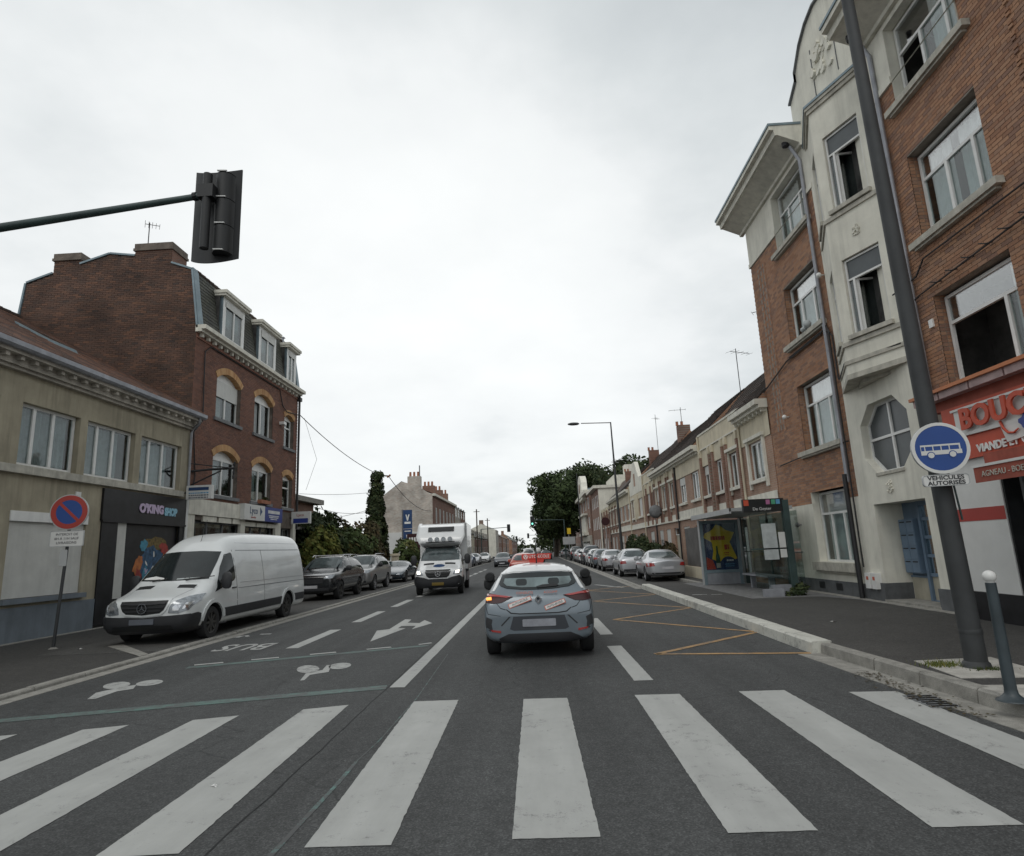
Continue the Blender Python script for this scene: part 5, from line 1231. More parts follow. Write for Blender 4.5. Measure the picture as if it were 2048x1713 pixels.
    if y0 < 56:
        mb = MB(); n = int((zr - z0) / .17); rowsn = n
        for i in range(n):
            s0, s1 = i / n, (i + 1) / n; k = y0 + (i % 2) * .12
            while k < y1 - .05:
                q = min(k + .25, y1); P = lambda y, s_, h: (xe + (xr - xe) * s_ - h * .5, y, z0 + (zr - z0) * s_ + h)
                mb.face([P(k, s0, .05), P(q - .02, s0, .05), P(q - .02, s1, .015), P(k, s1, .015)], a=r0.random()); mb.face([P(k, s0, .05), P(q - .02, s0, .05), P(q - .02, s0, 0), P(k, s0, 0)], a=r0.random()); k += .26
        mb.build('tiling', 'tile_dark', rf, kind='stuff', bv=True)
    if r0.random() < .55:
     m = MB(); cy = y0 + .4; m.box(xr - .7, xr + .1, cy - .3, cy + .3, 8.0, 9.55); ch = m.build('chimney', 'brick_far_brown', t)
     for k in range(2): m = MB(); m.lathe([(.10, 9.55), (.09, 9.8), (.11, 9.83), (.08, 9.83)], (xr - .7 + k * .32, cy, 0), 'z', 8); m.build('chimney_pot', 'clay_pot', ch)
    pipe(t, [(X - .08, y1 - .05, ez), (X - .08, y1 - .05, .15)], .045, 'stucco_cream' if r0.random() < .5 else 'cable')
    return t
row_house('first terraced house beside the tall brick apartments, one white-framed upper window', 20.5, 23.5, 6.05, 'surround', 1, 1, 'brick_far_pink')
row_house('terraced house with high blank cream parapet behind the bus shelter', 23.5, 29.4, 6.6, 'parapet', 2, 3, 'brick_far_red')
row_house('terraced house with dark tiled roof next beyond the high cream parapet', 29.4, 34.8, 5.95, 'roof', 3, 2, 'brick_far_pink')
row_house('terraced house with satellite dish and dark tiled roof', 34.8, 41.3, 5.95, 'surround', 4, 3, 'brick_far_pink')
row_house('terraced house with flat cream top beside the pointed white gable', 41.3, 45.4, 6.6, 'parapet', 5, 1, 'brick_far_red')
row_house('terraced house carrying the tall pointed white gable', 45.4, 52.2, 6.5, 'gable', 6, 2, 'brick_far_pink')
row_house('terraced house just beyond the one with the pointed gable', 52.2, 59.5, 6.0, 'roof', 7, 3, 'brick_far_pink')
row_house('terraced house behind the base of the nearest distant lamp post', 59.5, 66.8, 6.0, 'surround', 8, 3, 'brick_far_red')
row_house('last low terraced house before the white three storey block', 66.8, 75.0, 5.7, 'parapet', 9, 3, 'brick_far_red')
dsh = thing('satellite_dish', 'grey satellite dish on the terraced house wall', 'satellite dish', (7.55, 38.9, 3.6))
m = MB(); m.lathe([(.0, 0), (.25, .03), (.42, .1), (.40, .11), (.24, .045), (0, .015)], (7.5, 38.9, 3.65), 'y', 16); m.build('dish', 'stone_grey', dsh, smooth=True); m = MB(); m.tube([(8.0, 38.95, 3.5), (7.52, 38.95, 3.6)], .03, 6); m.tube([(7.5, 38.9, 3.65), (7.4, 38.5, 3.6)], .015, 5); m.build('arm', 'stone_grey', dsh)
aerial('aerial over the first terraced house roof, beside the apartments', 9.8, 22.6, 8.0, 2.6, 5, 2.6, 1.5)
aerial('aerial rising behind the high cream parapet', 10.2, 29.2, 8.6, 2.3, 5, .5, 1.3)
aerial('tall thin aerial above the pointed gable roofs', 11.5, 56.0, 9.0, 4.4, 4, 1.0, .8)
aerial('short aerial on the dark roofs left of the cream parapet', 11.2, 45.2, 9.2, 2.4, 4, 2.9, 1.2)
# white three-storey block with blank end wall
wb = thing('apartment_block', 'white three storey block with blank end wall rising above the terrace', 'building', (7.8, 80, 0))
m = MB(); f = FR(7.7); m.face([(7.7, 75, 0), (13.5, 75, 0), (13.5, 75, 8.3), (12.2, 75, 9.6), (9.6, 75, 8.9), (7.7, 75, 8.6)]); m.build('end_wall', 'stucco_white', wb)
hs = [(76 + i * 2.2, 77.2 + i * 2.2, z, z + 1.5, .1) for i in range(4) for z in (1, 3.7, 6.4)]
m = MB(); wall(m, f, 75, 85, 0, 8.6, hs, .1); m.build('wall', 'brick_far_red', wb)
for h in hs: window(wb, f, *h[:4], rec=.08, cols=(.5,), fw=.08, room=False)
m = MB(); m.box(8.0, 12.5, 75.1, 84.9, .2, 8.4); m.build('interior', 'room_dark', wb)
m = MB(); m.box(7.1, 13.7, 74.8, 85.2, 8.6, 8.95); m.box(9.8, 13.0, 75.6, 84, 8.95, 10.2); m.build('roof', 'render_trim', wb)
m = MB(); m.box(11.2, 12.6, 75.4, 77, 8.9, 11.4); m.build('chimney', 'stucco_white', wb)
# building with round gable
rg = thing('round_gabled_building', 'brick building with a white round-topped gable and bullseye, in front of the big trees', 'building', (7.4, 97, 0))
f = FR(7.6); hs = [(a, a + 2.0, z, z + 1.6, .1) for a in (88, 92.5, 97.5, 103) for z in (1.0, 4.2, 7.0)]
m = MB(); wall(m, f, 86, 109, 0, 9.0, hs, .1); m.face([(7.6, 86, 0), (15, 86, 0), (15, 86, 9), (7.6, 86, 9)]); m.build('wall', 'brick_far_red', rg)
m = MB(); m.box(8.0, 14, 86.2, 108.8, .1, 8.9); m.build('interior', 'room_dark', rg)
for h in hs: window(rg, f, *h[:4], rec=.08, cols=(.5,), fw=.1, room=False)
q = [(92, 8.6), (100, 8.6), (100, 10.0)] + [(96 + 3.6 * math.cos(a), 10.6 + 1.9 * math.sin(a)) for a in [PI * k / 10 for k in range(11)]] + [(92, 10.0)]
m = MB(); m.prism(f, q, -.3, .6); m.build('round_gable', 'stucco_white', rg); m = MB(); m.prism(f, [(96 + .9 * math.cos(a), 10.5 + .8 * math.sin(a)) for a in [2 * PI * k / 14 for k in range(14)]], .6, .64); m.build('bullseye', 'brick_far_brown', rg)
m = MB(); m.fbox(f, 86, 109, 9.0, 9.5, -.2, .7); m.fbox(f, 91, 101, 3.3, 3.7, 0, .7); m.fbox(f, 91, 101, 6.2, 6.5, 0, .7); m.fbox(f, 92, 100, 3.7, 6.2, 0, .3); m.build('cornice', 'render_trim', rg)
m = MB(); m.box(7.5, 15.5, 86, 109, 9.5, 9.7); m.build('roof', 'zinc', rg)
m = MB(); m.fbox(f, 86, 100, .2, 3.2, .0, .25); m.build('shop_front', 'stone_sill', rg); m = MB(); m.fbox(f, 87, 99, 1.0, 2.4, .25, .3); m.build('shop_window', 'car_glass', rg)
# side gardens: hedge, board fence, low wall
m = MB(); m.box(6.9, 7.05, 24.3, 30, .12, .6); gw = thing('garden_wall', 'low cream front garden wall behind the bus shelter', 'wall', (7, 27, .12)); m.build('wall', 'stucco_cream', gw)
bf = thing('board_fence', 'grey weathered board fence beside the bus shelter advert', 'fence', (7.1, 30, .12))
for k in range(16): m = MB(); m.box(6.98, 7.02, 25.5 + k * .26, 25.73 + k * .26, .62, 2.3 + random.uniform(-.03, .03)); m.build('board', 'wood_grey', bf)
m = MB(); m.box(6.7, 6.86, 25.2, 25.36, .12, 1.5); tag(m.build('white_post', 'sign_white', None, loc=(6.78, 25.28, .12)), 'square white post standing by the grey board fence', 'post')
# ================================================================== VEHICLES
def shell(st, wheels, wr, levels=2, mats=('car_white', 'car_under'), arch=None, wy=None):
    """body from cross-sections: st = (y, z_low, half-width low, half-width, z_mid, z_belt, half-width top, z_top [, z_side_top])"""
    me = bpy.data.meshes.new('b'); vs = []; K = 8
    for s in st:
        y, zl, wl, w_, zm, zb, wt, zt = s[:8]; ze = s[8] if len(s) > 8 else zt - min(.07, (zt - zb) * .45)
        half = [(0, zl), (wl, zl), (w_ * .985, zl + (zm - zl) * .35), (w_, zm), (w_ * .975, zb), (wt, ze), (wt * .55, zt - (zt - ze) * .22), (0, zt)]
        ring = half + [(-x, z) for x, z in half[-2:0:-1]]
        vs += [(x, y, z) for x, z in ring]
    n = 14; fs = []
    for i in range(len(st) - 1):
        for k in range(n): fs.append((i * n + k, i * n + (k + 1) % n, (i + 1) * n + (k + 1) % n, (i + 1) * n + k))
    for base, flip in ((0, True), ((len(st) - 1) * n, False)):
        # rows between left and right points
        for k in range(0, 7):
            a, b = k, k + 1; c, d = (n - (k + 1)) % n, (n - k) % n
            q = [base + a, base + b, base + c, base + d]
            q = list(dict.fromkeys(q))
            if len(q) >= 3: fs.append(tuple(q if flip else q[::-1]))
    me.from_pydata(vs, [], fs); me.materials.append(M[mats[0]]); me.materials.append(M[mats[1]])
    bm = bmesh.new(); bm.from_mesh(me); bmesh.ops.recalc_face_normals(bm, faces=bm.faces); bm.to_mesh(me); bm.free()
    o = bpy.data.objects.new('b', me); col.objects.link(o)
    sd = o.modifiers.new('s', 'SUBSURF'); sd.levels = levels; sd.render_levels = levels
    cut = []
    c = MB()
    for wy_, wx, rr in wheels:
        for sx in (-1, 1):
            x0, x1 = (wx - .26, wx + .6) if sx > 0 else (-wx - .6, -wx + .26)
            c.lathe([(0.0001, x0), (rr, x0), (rr, x1), (0.0001, x1)], (0, wy_, wr), 'x', 28)
    cm = bpy.data.meshes.new('c'); cm.from_pydata(c.v, [], c.f); cm.materials.append(M[mats[0]]); cm.materials.append(M[mats[1]]); cm.polygons.foreach_set('material_index', [1] * len(cm.polygons))
    bm = bmesh.new(); bm.from_mesh(cm); bmesh.ops.remove_doubles(bm, verts=bm.verts, dist=.001); bmesh.ops.recalc_face_normals(bm, faces=bm.faces); bm.to_mesh(cm); bm.free()
    co = bpy.data.objects.new('c', cm); col.objects.link(co)
    bo = o.modifiers.new('bo', 'BOOLEAN'); bo.operation = 'DIFFERENCE'; bo.object = co; bo.solver = 'EXACT'
    bo.material_mode = 'TRANSFER' if hasattr(bo, 'material_mode') else bo.material_mode
    dg = bpy.context.evaluated_depsgraph_get()
    res = bpy.data.meshes.new_from_object(o.evaluated_get(dg))
    if len(res.polygons) < 50:
        o.modifiers.remove(bo); dg = bpy.context.evaluated_depsgraph_get(); res = bpy.data.meshes.new_from_object(o.evaluated_get(dg))
    bpy.data.objects.remove(o); bpy.data.objects.remove(co)
    res.polygons.foreach_set('use_smooth', [True] * len(res.polygons)); res.set_sharp_from_angle(angle=R(38))
    bvh = BVHTree.FromPolygons([v.co for v in res.vertices], [p.vertices[:] for p in res.polygons])
    return res, bvh
DIRS = {'R': (lambda a, b: Vector((a, -20, b)), Vector((0, 1, 0))), 'F': (lambda a, b: Vector((a, 20, b)), Vector((0, -1, 0))), 'S+': (lambda a, b: Vector((20, a, b)), Vector((-1, 0, 0))),
        'S-': (lambda a, b: Vector((-20, a, b)), Vector((1, 0, 0))), 'T': (lambda a, b: Vector((a, b, 20)), Vector((0, 0, -1)))}
def dense(poly, res):
    out = []
    for (a, b), (c, d) in zip(poly, poly[1:] + poly[:1]):
        n = max(1, int(math.hypot(c - a, d - b) / res))
        for i in range(n): out.append((a + (c - a) * i / n, b + (d - b) * i / n))
    return out
def inside(p, poly):
    x, y = p; c = False; j = len(poly) - 1
    for i in range(len(poly)):
        if (poly[i][1] > y) != (poly[j][1] > y) and x < (poly[j][0] - poly[i][0]) * (y - poly[i][1]) / (poly[j][1] - poly[i][1]) + poly[i][0]: c = not c
        j = i
    return c
def patch(bvh, poly, view, name, mat, parent, off=.006, res=.06, smooth=40, depth=.02):
    """a panel (window, lamp, trim) following the body's surface, standing slightly proud of it"""
    org_f, d = DIRS[view]
    if sum(a[0] * b[1] - b[0] * a[1] for a, b in zip(poly, poly[1:] + poly[:1])) < 0: poly = poly[::-1]
    P = dense(poly, res); n = len(P)
    xs = [p[0] for p in P]; ys = [p[1] for p in P]; pts = [Vector(p) for p in P]
    gx = min(xs) + res / 2
    while gx < max(xs):
        gy = min(ys) + res / 2
        while gy < max(ys):
            if inside((gx, gy), P) and min((Vector((gx, gy)) - q).length for q in pts[:n]) > res * .45: pts.append(Vector((gx, gy)))
            gy += res
        gx += res
    V2, E_, F_, *_ = delaunay_2d_cdt(pts, [(i, (i + 1) % n) for i in range(n)], [tuple(range(n))], 1, 1e-5)
    hits = []
    for q in V2:
        h, nn, ix, ds = bvh.ray_cast(org_f(q[0], q[1]), d)
        if h is None:
            o_ = org_f(q[0], q[1]); h, nn, ix, ds = bvh.find_nearest(o_ + d * 18.5)
        if nn.dot(d) > 0: nn = -nn
        hits.append((h, nn))
    mb = MB(); vs = [h + nn * off for h, nn in hits]; vb = [h - nn * depth for h, nn in hits]; N_ = len(vs)
    fs = []
    for f in F_:
        c = (vs[f[1]] - vs[f[0]]).cross(vs[f[2]] - vs[f[0]])
        fs.append(tuple(f) if c.dot(d) < 0 else tuple(reversed(f)))
    cnt = {}
    for f in F_:
        for a, b in zip(f, list(f[1:]) + [f[0]]): cnt[tuple(sorted((a, b)))] = cnt.get(tuple(sorted((a, b))), 0) + 1
    for (a, b), k in cnt.items():
        if k == 1: fs.append((a, b, N_ + b, N_ + a))
    mb.idx(vs + vb, fs)
    return mb.build(name, mat, parent, smooth=smooth)
def mir(poly): return [(-x, z) for x, z in poly]
def wheel(par, x, y, r, w_=.22, rim='rim', spokes=5, seg=28):
    s = 1 if x > 0 else -1; m = MB()
    xi, xo = (x - s * w_, x)
    prof = [(r * .60, xi), (r * .93, xi), (r, xi + s * .03), (r, xo - s * .03), (r * .95, xo - s * .005), (r * .66, xo), (r * .62, xo - s * .02)]
    m.lathe(prof, (0, y, r), 'x', seg); o = m.build('wheel', 'tyre', par, smooth=40)
    m = MB(); m.lathe([(r * .66, xo - s * .005), (r * .62, xo - s * .012), (r * .58, xo - s * .07), (.0, xo - s * .09)], (0, y, r), 'x', seg)
    for k in range(spokes):
        a = 2 * PI * k / spokes; c, s2 = math.cos(a), math.sin(a); q = r * .6; t = r * .09
        P = [(0, -t), (q, -t * .7), (q, t * .7), (0, t)]
        b_ = [(xo - s * .04, y + c * u - s2 * v, r + s2 * u + c * v) for u, v in P]; f_ = [(xo - s * .015, p[1], p[2]) for p in b_]
        m.hexa(b_ + f_)
    m.lathe([(0, xo - s * .005), (r * .16, xo - s * .01), (r * .17, xo - s * .04)], (0, y, r), 'x', 12)
    m.build('rim', rim, o, smooth=30)
    return o
def mirror_(par, x, y, z, mat='car_plastic', s=1.0, glass=True, tall=False):
    m = MB(); sg = 1 if x > 0 else -1; h = .11 * s * (1.8 if tall else 1)
    # rounded housing
    pr = [(0, -.07), (.75, -.06), (1, -.01), (.95, .05), (.5, .08), (0, .085)]
    vs = []; fs = []; n = 14
    for r_, t in pr:
        for k in range(n): a = 2 * PI * k / n; vs.append((x + sg * .11 * s + .12 * s * r_ * math.copysign(abs(math.cos(a)) ** .7, math.cos(a)), y + t * s, z + h * r_ * math.copysign(abs(math.sin(a)) ** .7, math.sin(a))))
    for i in range(len(pr) - 1):
        for k in range(n): fs.append((i * n + k, i * n + (k + 1) % n, (i + 1) * n + (k + 1) % n, (i + 1) * n + k))
    m.idx(vs, fs); m.tube([(x - sg * .08, y, z - .05 * s), (x + sg * .05, y, z - .03 * s)], .03 * s, 6)
    return m.build('mirror', mat, par, smooth=50)
def body(par, res, mat=None, nm='body'):
    o = bpy.data.objects.new(nm, res); res.name = nm; col.objects.link(o); o.parent = par
    if mat: res.materials[0] = M[mat]
    return o
def rr_poly(x0, x1, z0, z1, r=.05, n=4, dx=0.0):
    out = []
    for cx, cz, a0 in ((x1 - r, z1 - r, 0), (x0 + r, z1 - r, 90), (x0 + r, z0 + r, 180), (x1 - r, z0 + r, 270)):
        for k in range(n + 1): a = R(a0 + 90 * k / n); out.append((cx + r * math.cos(a), cz + r * math.sin(a)))
    return out
# -------- generic car families -------------------------------------------------
def car(kind, name, label, paint, loc, rz, group=None, detail=1, cat='car'):
    t = thing(name, label, cat, loc, group, local=True, rz=rz)
    P = dict(hatch=dict(L=4.0, W=.87, H=1.47, hood=.84, nose=.66, cow=1.02, ws=.30, rr=-1.35, rb=-1.86, belt=.93, deck=None, wr=.305, fo=.78, ro=.72),
             suv=dict(L=4.35, W=.95, H=1.74, hood=1.10, nose=1.0, cow=.85, ws=.38, rr=-1.88, rb=-2.08, belt=1.14, deck=None, wr=.37, fo=.86, ro=.9),
             sedan=dict(L=4.7, W=.89, H=1.42, hood=.86, nose=.66, cow=.98, ws=.22, rr=-1.0, rb=-1.72, belt=.95, deck=.99, wr=.315, fo=.9, ro=1.05),
             coupe=dict(L=4.4, W=.885, H=1.40, hood=.82, nose=.62, cow=1.02, ws=.22, rr=-.75, rb=-1.42, belt=.92, deck=.98, wr=.315, fo=.88, ro=.98),
             sport=dict(L=4.7, W=.95, H=1.30, hood=.80, nose=.58, cow=.8, ws=.0, rr=-.9, rb=-1.8, belt=.86, deck=.92, wr=.34, fo=.9, ro=1.0),
             estate=dict(L=4.6, W=.88, H=1.48, hood=.86, nose=.66, cow=1.05, ws=.4, rr=-1.8, rb=-2.12, belt=.94, deck=None, wr=.31, fo=.85, ro=.95),
             minivan=dict(L=4.3, W=.89, H=1.82, hood=1.02, nose=.8, cow=1.35, ws=.75, rr=-1.95, rb=-2.08, belt=1.08, deck=None, wr=.31, fo=.8, ro=.8))[kind]
    L2 = P['L'] / 2; W = P['W']; H = P['H']; b = P['belt']; zl = .20 if kind != 'suv' else .27; tw = W * (.70 if kind not in ('suv', 'minivan') else .75); nz = P['nose']; ho = P['hood']
    st = [(L2, zl + .12, W * .62, W * .76, nz * .72, nz * .86, W * .62, nz * .92), (L2 - .07, zl, W * .7, W * .90, nz * .7, nz * .93, W * .74, nz), (L2 - .35, zl, W * .78, W * .985, nz * .75, nz + (b - nz) * .35, W * .82, nz + (ho - nz) * .45),
          (P['cow'] + .45, zl, W * .8, W, b * .68, b * .95, W * .84, ho + .03), (P['cow'], zl, W * .8, W, b * .68, b, W * .84, ho + .12), (P['ws'], zl, W * .8, W, b * .68, b, tw, H - .03), (P['ws'] - .45, zl, W * .8, W, b * .68, b, tw, H),
          ((P['ws'] + P['rr']) / 2 - .3, zl, W * .8, W, b * .68, b, tw, H), (P['rr'], zl, W * .8, W, b * .68, b, tw * .96, H - .06)]
    if P['deck']:
        st += [(P['rb'], zl, W * .8, W * .99, b * .68, b, W * .80, P['deck'] + .02), (-L2 + .12, zl + .02, W * .78, W * .93, b * .7, b * .97, W * .72, P['deck']), (-L2, zl + .12, W * .66, W * .80, b * .66, b * .86, W * .62, P['deck'] - .09)]
    else:
        st += [(P['rb'], zl, W * .8, W * .98, b * .68, b, W * .80, b + .12 + (.1 if kind in ('suv', 'minivan') else 0)), (-L2 + .06, zl + .02, W * .76, W * .93, b * .68, b * .93, W * .74, b * 1.0), (-L2, zl + .1, W * .68, W * .84, b * .6, b * .76, W * .66, b * .82)]
    fa, ra = L2 - P['fo'], -L2 + P['ro']; wr = P['wr']
    res, bvh = shell(st, [(fa, W - .01, wr + .055), (ra, W - .01, wr + .055)], wr, 2, (paint, 'car_under'))
    body(t, res, paint)
    for y in (fa, ra):
        for x in (-W + .015, W - .015): wheel(t, x, y, wr, rim='rim_dark' if paint in ('car_black', 'car_navy') else 'rim')
    # glass
    zt = H - .085; c0, c1, r0, r1 = P['cow'], P['ws'], P['rr'], P['rb']
    gz0, gz1 = b + .035, zt
    side = [(c0 - .28, gz0 + .02), (c1 + .02, gz1 - .02), (c1 - .3, gz1), ((c1 + r0) / 2, gz1 + .005), (r0 + .12, gz1 - .04), (r1 + .38, gz0 + .05), (r1 + .5, gz0)]
    mid = c1 - .62
    A = [(c0 - .28, gz0), (c1 + .04, gz1 - .03), (c1 - .2, gz1), (mid + .04, gz1), (mid + .04, gz0)]
    B_ = [(mid - .04, gz0), (mid - .04, gz1), (r0 + .22, gz1 - .03), (r1 + .36, gz0 + .06), (r1 + .5, gz0)]
    for sd in ('S+', 'S-'):
        patch(bvh, A, sd, 'side_window', 'car_glass', t, res=.12); patch(bvh, B_, sd, 'side_window', 'car_glass', t, res=.12)
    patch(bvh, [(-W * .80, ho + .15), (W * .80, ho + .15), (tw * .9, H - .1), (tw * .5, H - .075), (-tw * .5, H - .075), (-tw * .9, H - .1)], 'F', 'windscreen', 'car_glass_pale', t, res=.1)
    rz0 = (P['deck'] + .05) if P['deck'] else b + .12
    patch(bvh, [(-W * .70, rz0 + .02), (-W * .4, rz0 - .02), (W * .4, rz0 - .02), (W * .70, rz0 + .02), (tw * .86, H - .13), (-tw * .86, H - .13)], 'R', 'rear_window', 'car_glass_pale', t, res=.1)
    # lamps, plate, grille, bumper
    lz = b * .80
    for sg in (1, -1):
        q = [(W * .60, lz - .05), (W * .955, lz - .08), (W * .95, lz + .10), (W * .66, lz + .08)] if kind in ('hatch', 'sedan', 'coupe', 'sport') else [(W * .76, lz - .05), (W * .96, lz - .06), (W * .95, lz + .26), (W * .80, lz + .26)]
        q = [(x * sg, z) for x, z in q]; patch(bvh, q, 'R', 'tail_light', 'lamp_red', t, res=.06, off=.01)
        q = [(W * .52 * sg, nz * .84), (W * .86 * sg, nz * .86), (W * .90 * sg, nz * 1.0), (W * .60 * sg, nz * .95)]; patch(bvh, q, 'F', 'headlight', 'lamp_clear', t, res=.06, off=.01)
    patch(bvh, rr_poly(-.26, .26, lz - .20 if P['deck'] else lz - .12, lz - .09 if P['deck'] else lz - .01, .01, 1), 'R', 'number_plate', 'plate', t, off=.014, res=.13)
    patch(bvh, rr_poly(-W * .5, W * .5, nz * .68, nz * .86, .04, 2), 'F', 'grille', 'car_plastic', t, off=.006, res=.12)
    patch(bvh, rr_poly(-W * .75, W * .75, zl + .14, zl + .24, .03, 2), 'F', 'bumper_intake', 'car_plastic', t, off=.006, res=.14)
    patch(bvh, rr_poly(-.26, .26, nz * .5, nz * .5 + .11, .01, 1), 'F', 'number_plate', 'plate', t, off=.014, res=.13)
    patch(bvh, rr_poly(-W * .78, W * .78, zl + .06, zl + .2, .03, 2), 'R', 'rear_skirt', 'car_plastic', t, off=.008, res=.14)
    for x in (-W * .94, W * .94): mirror_(t, x, c0 - .33, b + .07, paint if kind != 'suv' else 'car_plastic')
    for sg in ('S+', 'S-'):
        for yy in (mid, r1 + .75):
            patch(bvh, [(yy, b * .45), (yy + .012, b * .45), (yy + .012, b), (yy, b)], sg, 'door_seam', 'car_under', t, off=.002, res=.2, depth=.005)
        for yy in (mid + .12, r1 + .95): patch(bvh, rr_poly(yy, yy + .17, b * .86, b * .86 + .03, .01, 1), sg, 'door_handle', paint, t, off=.02, res=.1)
    if kind in ('suv', 'estate', 'minivan'):
        for sg in (-1, 1): m = MB(); m.tube([(sg * tw * .9, P['rr'] + .1, H - .06), (sg * tw * .92, P['rr'] + .3, H + .015), (sg * tw * .92, P['ws'] - .3, H + .02), (sg * tw * .9, P['ws'] - .1, H - .05)], .016, 6); m.build('roof_rail', 'chrome', t, smooth=50)
    return t, bvh
# -------- the driving-school car straight ahead --------------------------------
def clio():
    t = thing('driving_school_car', 'grey hatchback with white roof and red AUTO-ECOLE roof sign directly ahead', 'car', (-0.03, 12.0, 0), local=True)
    st = [(2.02, .34, .5, .62, .50, .58, .5, .62), (1.93, .22, .62, .80, .5, .64, .62, .68), (1.6, .2, .7, .87, .55, .78, .72, .80), (1.1, .2, .72, .89, .6, .88, .76, .92), (.85, .2, .72, .89, .6, .92, .76, .98), (.1, .2, .72, .89, .6, .94, .60, 1.40),
          (-.4, .2, .72, .89, .6, .95, .60, 1.44), (-1.0, .2, .72, .895, .62, .96, .595, 1.44), (-1.42, .2, .72, .895, .62, .98, .575, 1.415, 1.36), (-1.62, .2, .72, .89, .62, .985, .60, 1.28, 1.22), (-1.84, .22, .74, .88, .64, .97, .66, 1.06, 1.03), (-1.95, .25, .76, .865, .66, .90, .70, .965, .94), (-2.0, .27, .76, .85, .64, .80, .72, .84, .82), (-2.05, .30, .70, .80, .5, .62, .66, .68, .665)]
    res, bvh = shell(st, [(1.24, .88, .375), (-1.28, .88, .375)], .32, 2, ('car_grey', 'car_under'))
    body(t, res, 'car_grey')
    for y in (1.24, -1.28):
        for x in (-.875, .875): wheel(t, x, y, .32, .21, 'rim_dark')
    # white roof skin down to the hatch glass
    patch(bvh, [(-.57, -1.56), (-.59, -.9), (-.58, -.1), (-.5, .12), (.5, .12), (.58, -.1), (.59, -.9), (.57, -1.56)], 'T', 'roof', 'car_white', t, off=.005, res=.08)
    patch(bvh, [(-.635, 1.22), (-.60, 1.30), (-.58, 1.375), (.58, 1.375), (.60, 1.30), (.635, 1.22), (.585, 1.275), (.4, 1.31), (-.4, 1.31), (-.585, 1.275)], 'R', 'spoiler', 'car_white', t, off=.016, res=.05)
    for sg in (1, -1):   # white rear quarter pillars
        patch(bvh, [(x * sg, z) for x, z in ((.60, 1.30), (.645, 1.22), (.70, 1.10), (.735, 1.03), (.70, 1.035), (.655, 1.10), (.60, 1.22), (.582, 1.28))], 'R', 'rear_pillar', 'car_white', t, off=.007, res=.05)
    rw = [(-.57, 1.27), (-.4, 1.295), (.4, 1.295), (.57, 1.27), (.60, 1.2), (.625, 1.13), (.60, 1.105), (.5, 1.07), (.25, 1.045), (0, 1.04), (-.25, 1.045), (-.5, 1.07), (-.60, 1.105), (-.625, 1.13), (-.60, 1.2)]
    patch(bvh, rw, 'R', 'rear_window', 'car_glass', t, off=.01, res=.05)
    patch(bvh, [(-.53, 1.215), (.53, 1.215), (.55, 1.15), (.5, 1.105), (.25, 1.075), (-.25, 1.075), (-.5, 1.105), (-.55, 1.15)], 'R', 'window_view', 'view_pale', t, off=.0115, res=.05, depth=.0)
    for x in (-.26, .26): patch(bvh, rr_poly(x - .09, x + .09, 1.10, 1.2, .04), 'R', 'headrest', 'car_glass', t, off=.0125, res=.05, depth=0)
    patch(bvh, [(-.02, 1.075), (.0, 1.055), (.3, 1.07), (.34, 1.085), (.28, 1.105), (.08, 1.10)], 'R', 'wiper', 'signal_black', t, off=.022, res=.05)
    for sg in (1, -1):
        lt = patch(bvh, [(x * sg, z) for x, z in ((.40, .945), (.56, .965), (.66, .98), (.77, 1.0), (.83, .99), (.845, .93), (.83, .87), (.7, .855), (.58, .865), (.5, .90))], 'R', 'tail_light', 'lamp_smoke', t, off=.012, res=.04)
        patch(bvh, [(x * sg, z) for x, z in ((.42, .945), (.66, .975), (.82, .985), (.84, .955), (.66, .95), (.5, .93))], 'R', 'light_bar', 'lamp_red', lt, off=.02, res=.04)
        patch(bvh, [(x * sg, z) for x, z in ((.60, .415), (.74, .44), (.76, .47), (.60, .45))], 'R', 'reflector', 'lamp_red', t, off=.012, res=.05)
        patch(bvh, [(x * sg, z) for x, z in ((.73, .62), (.82, .66), (.835, .6), (.83, .5), (.77, .44), (.73, .47), (.745, .55))], 'R', 'bumper_vent', 'car_plastic', t, off=.004, res=.05)
        patch(bvh, [(x * sg, z) for x, z in ((.44, .655), (.47, .655), (.60, .53), (.585, .515))], 'R', 'bumper_crease_shade', 'car_plastic', t, off=.003, res=.05)  # shade of the bumper fold, put in as a dark strip
    patch(bvh, [(-.81, .93), (-.74, .94), (-.735, .905), (-.81, .90)], 'R', 'indicator', 'glow_orange', t, off=.026, res=.03)
    patch(bvh, [(-.62, .36), (.62, .36), (.58, .30), (-.58, .30)] if 0 else [(-.70, .29), (.70, .29), (.62, .34), (.48, .40), (-.48, .40), (-.62, .34)], 'R', 'rear_skirt', 'car_plastic', t, off=.012, res=.06)
    patch(bvh, [(-.52, .765), (-.44, .70), (-.3, .685), (.3, .685), (.44, .70), (.52, .765), (.50, .765), (.43, .715), (.3, .70), (-.3, .70), (-.43, .715), (-.50, .765)], 'R', 'tailgate_seam', 'car_under', t, off=.003, res=.04)
    patch(bvh, rr_poly(-.26, .26, .50, .61, .01, 1), 'R', 'number_plate', 'plate_grey', t, off=.016, res=.07)
    patch(bvh, [(-.40, .655), (.40, .655), (.46, .47), (.40, .445), (-.40, .445), (-.46, .47)], 'R', 'plate_recess_shade', 'car_darkgrey', t, off=.004, res=.06)  # no real hollow: its shade is put in as a darker grey panel
    for sg in (1, -1): patch(bvh, [(x * sg, z) for x, z in ((.655, .86), (.665, .86), (.60, .78), (.52, .755), (.52, .765), (.595, .79))], 'R', 'tailgate_seam', 'car_under', t, off=.003, res=.04)
    for sg in (1, -1): patch(bvh, [(x * sg, z) for x, z in ((.84, .86), (.848, .86), (.80, .70), (.60, .665), (.60, .672), (.795, .708))], 'R', 'bumper_seam', 'car_under', t, off=.003, res=.04)
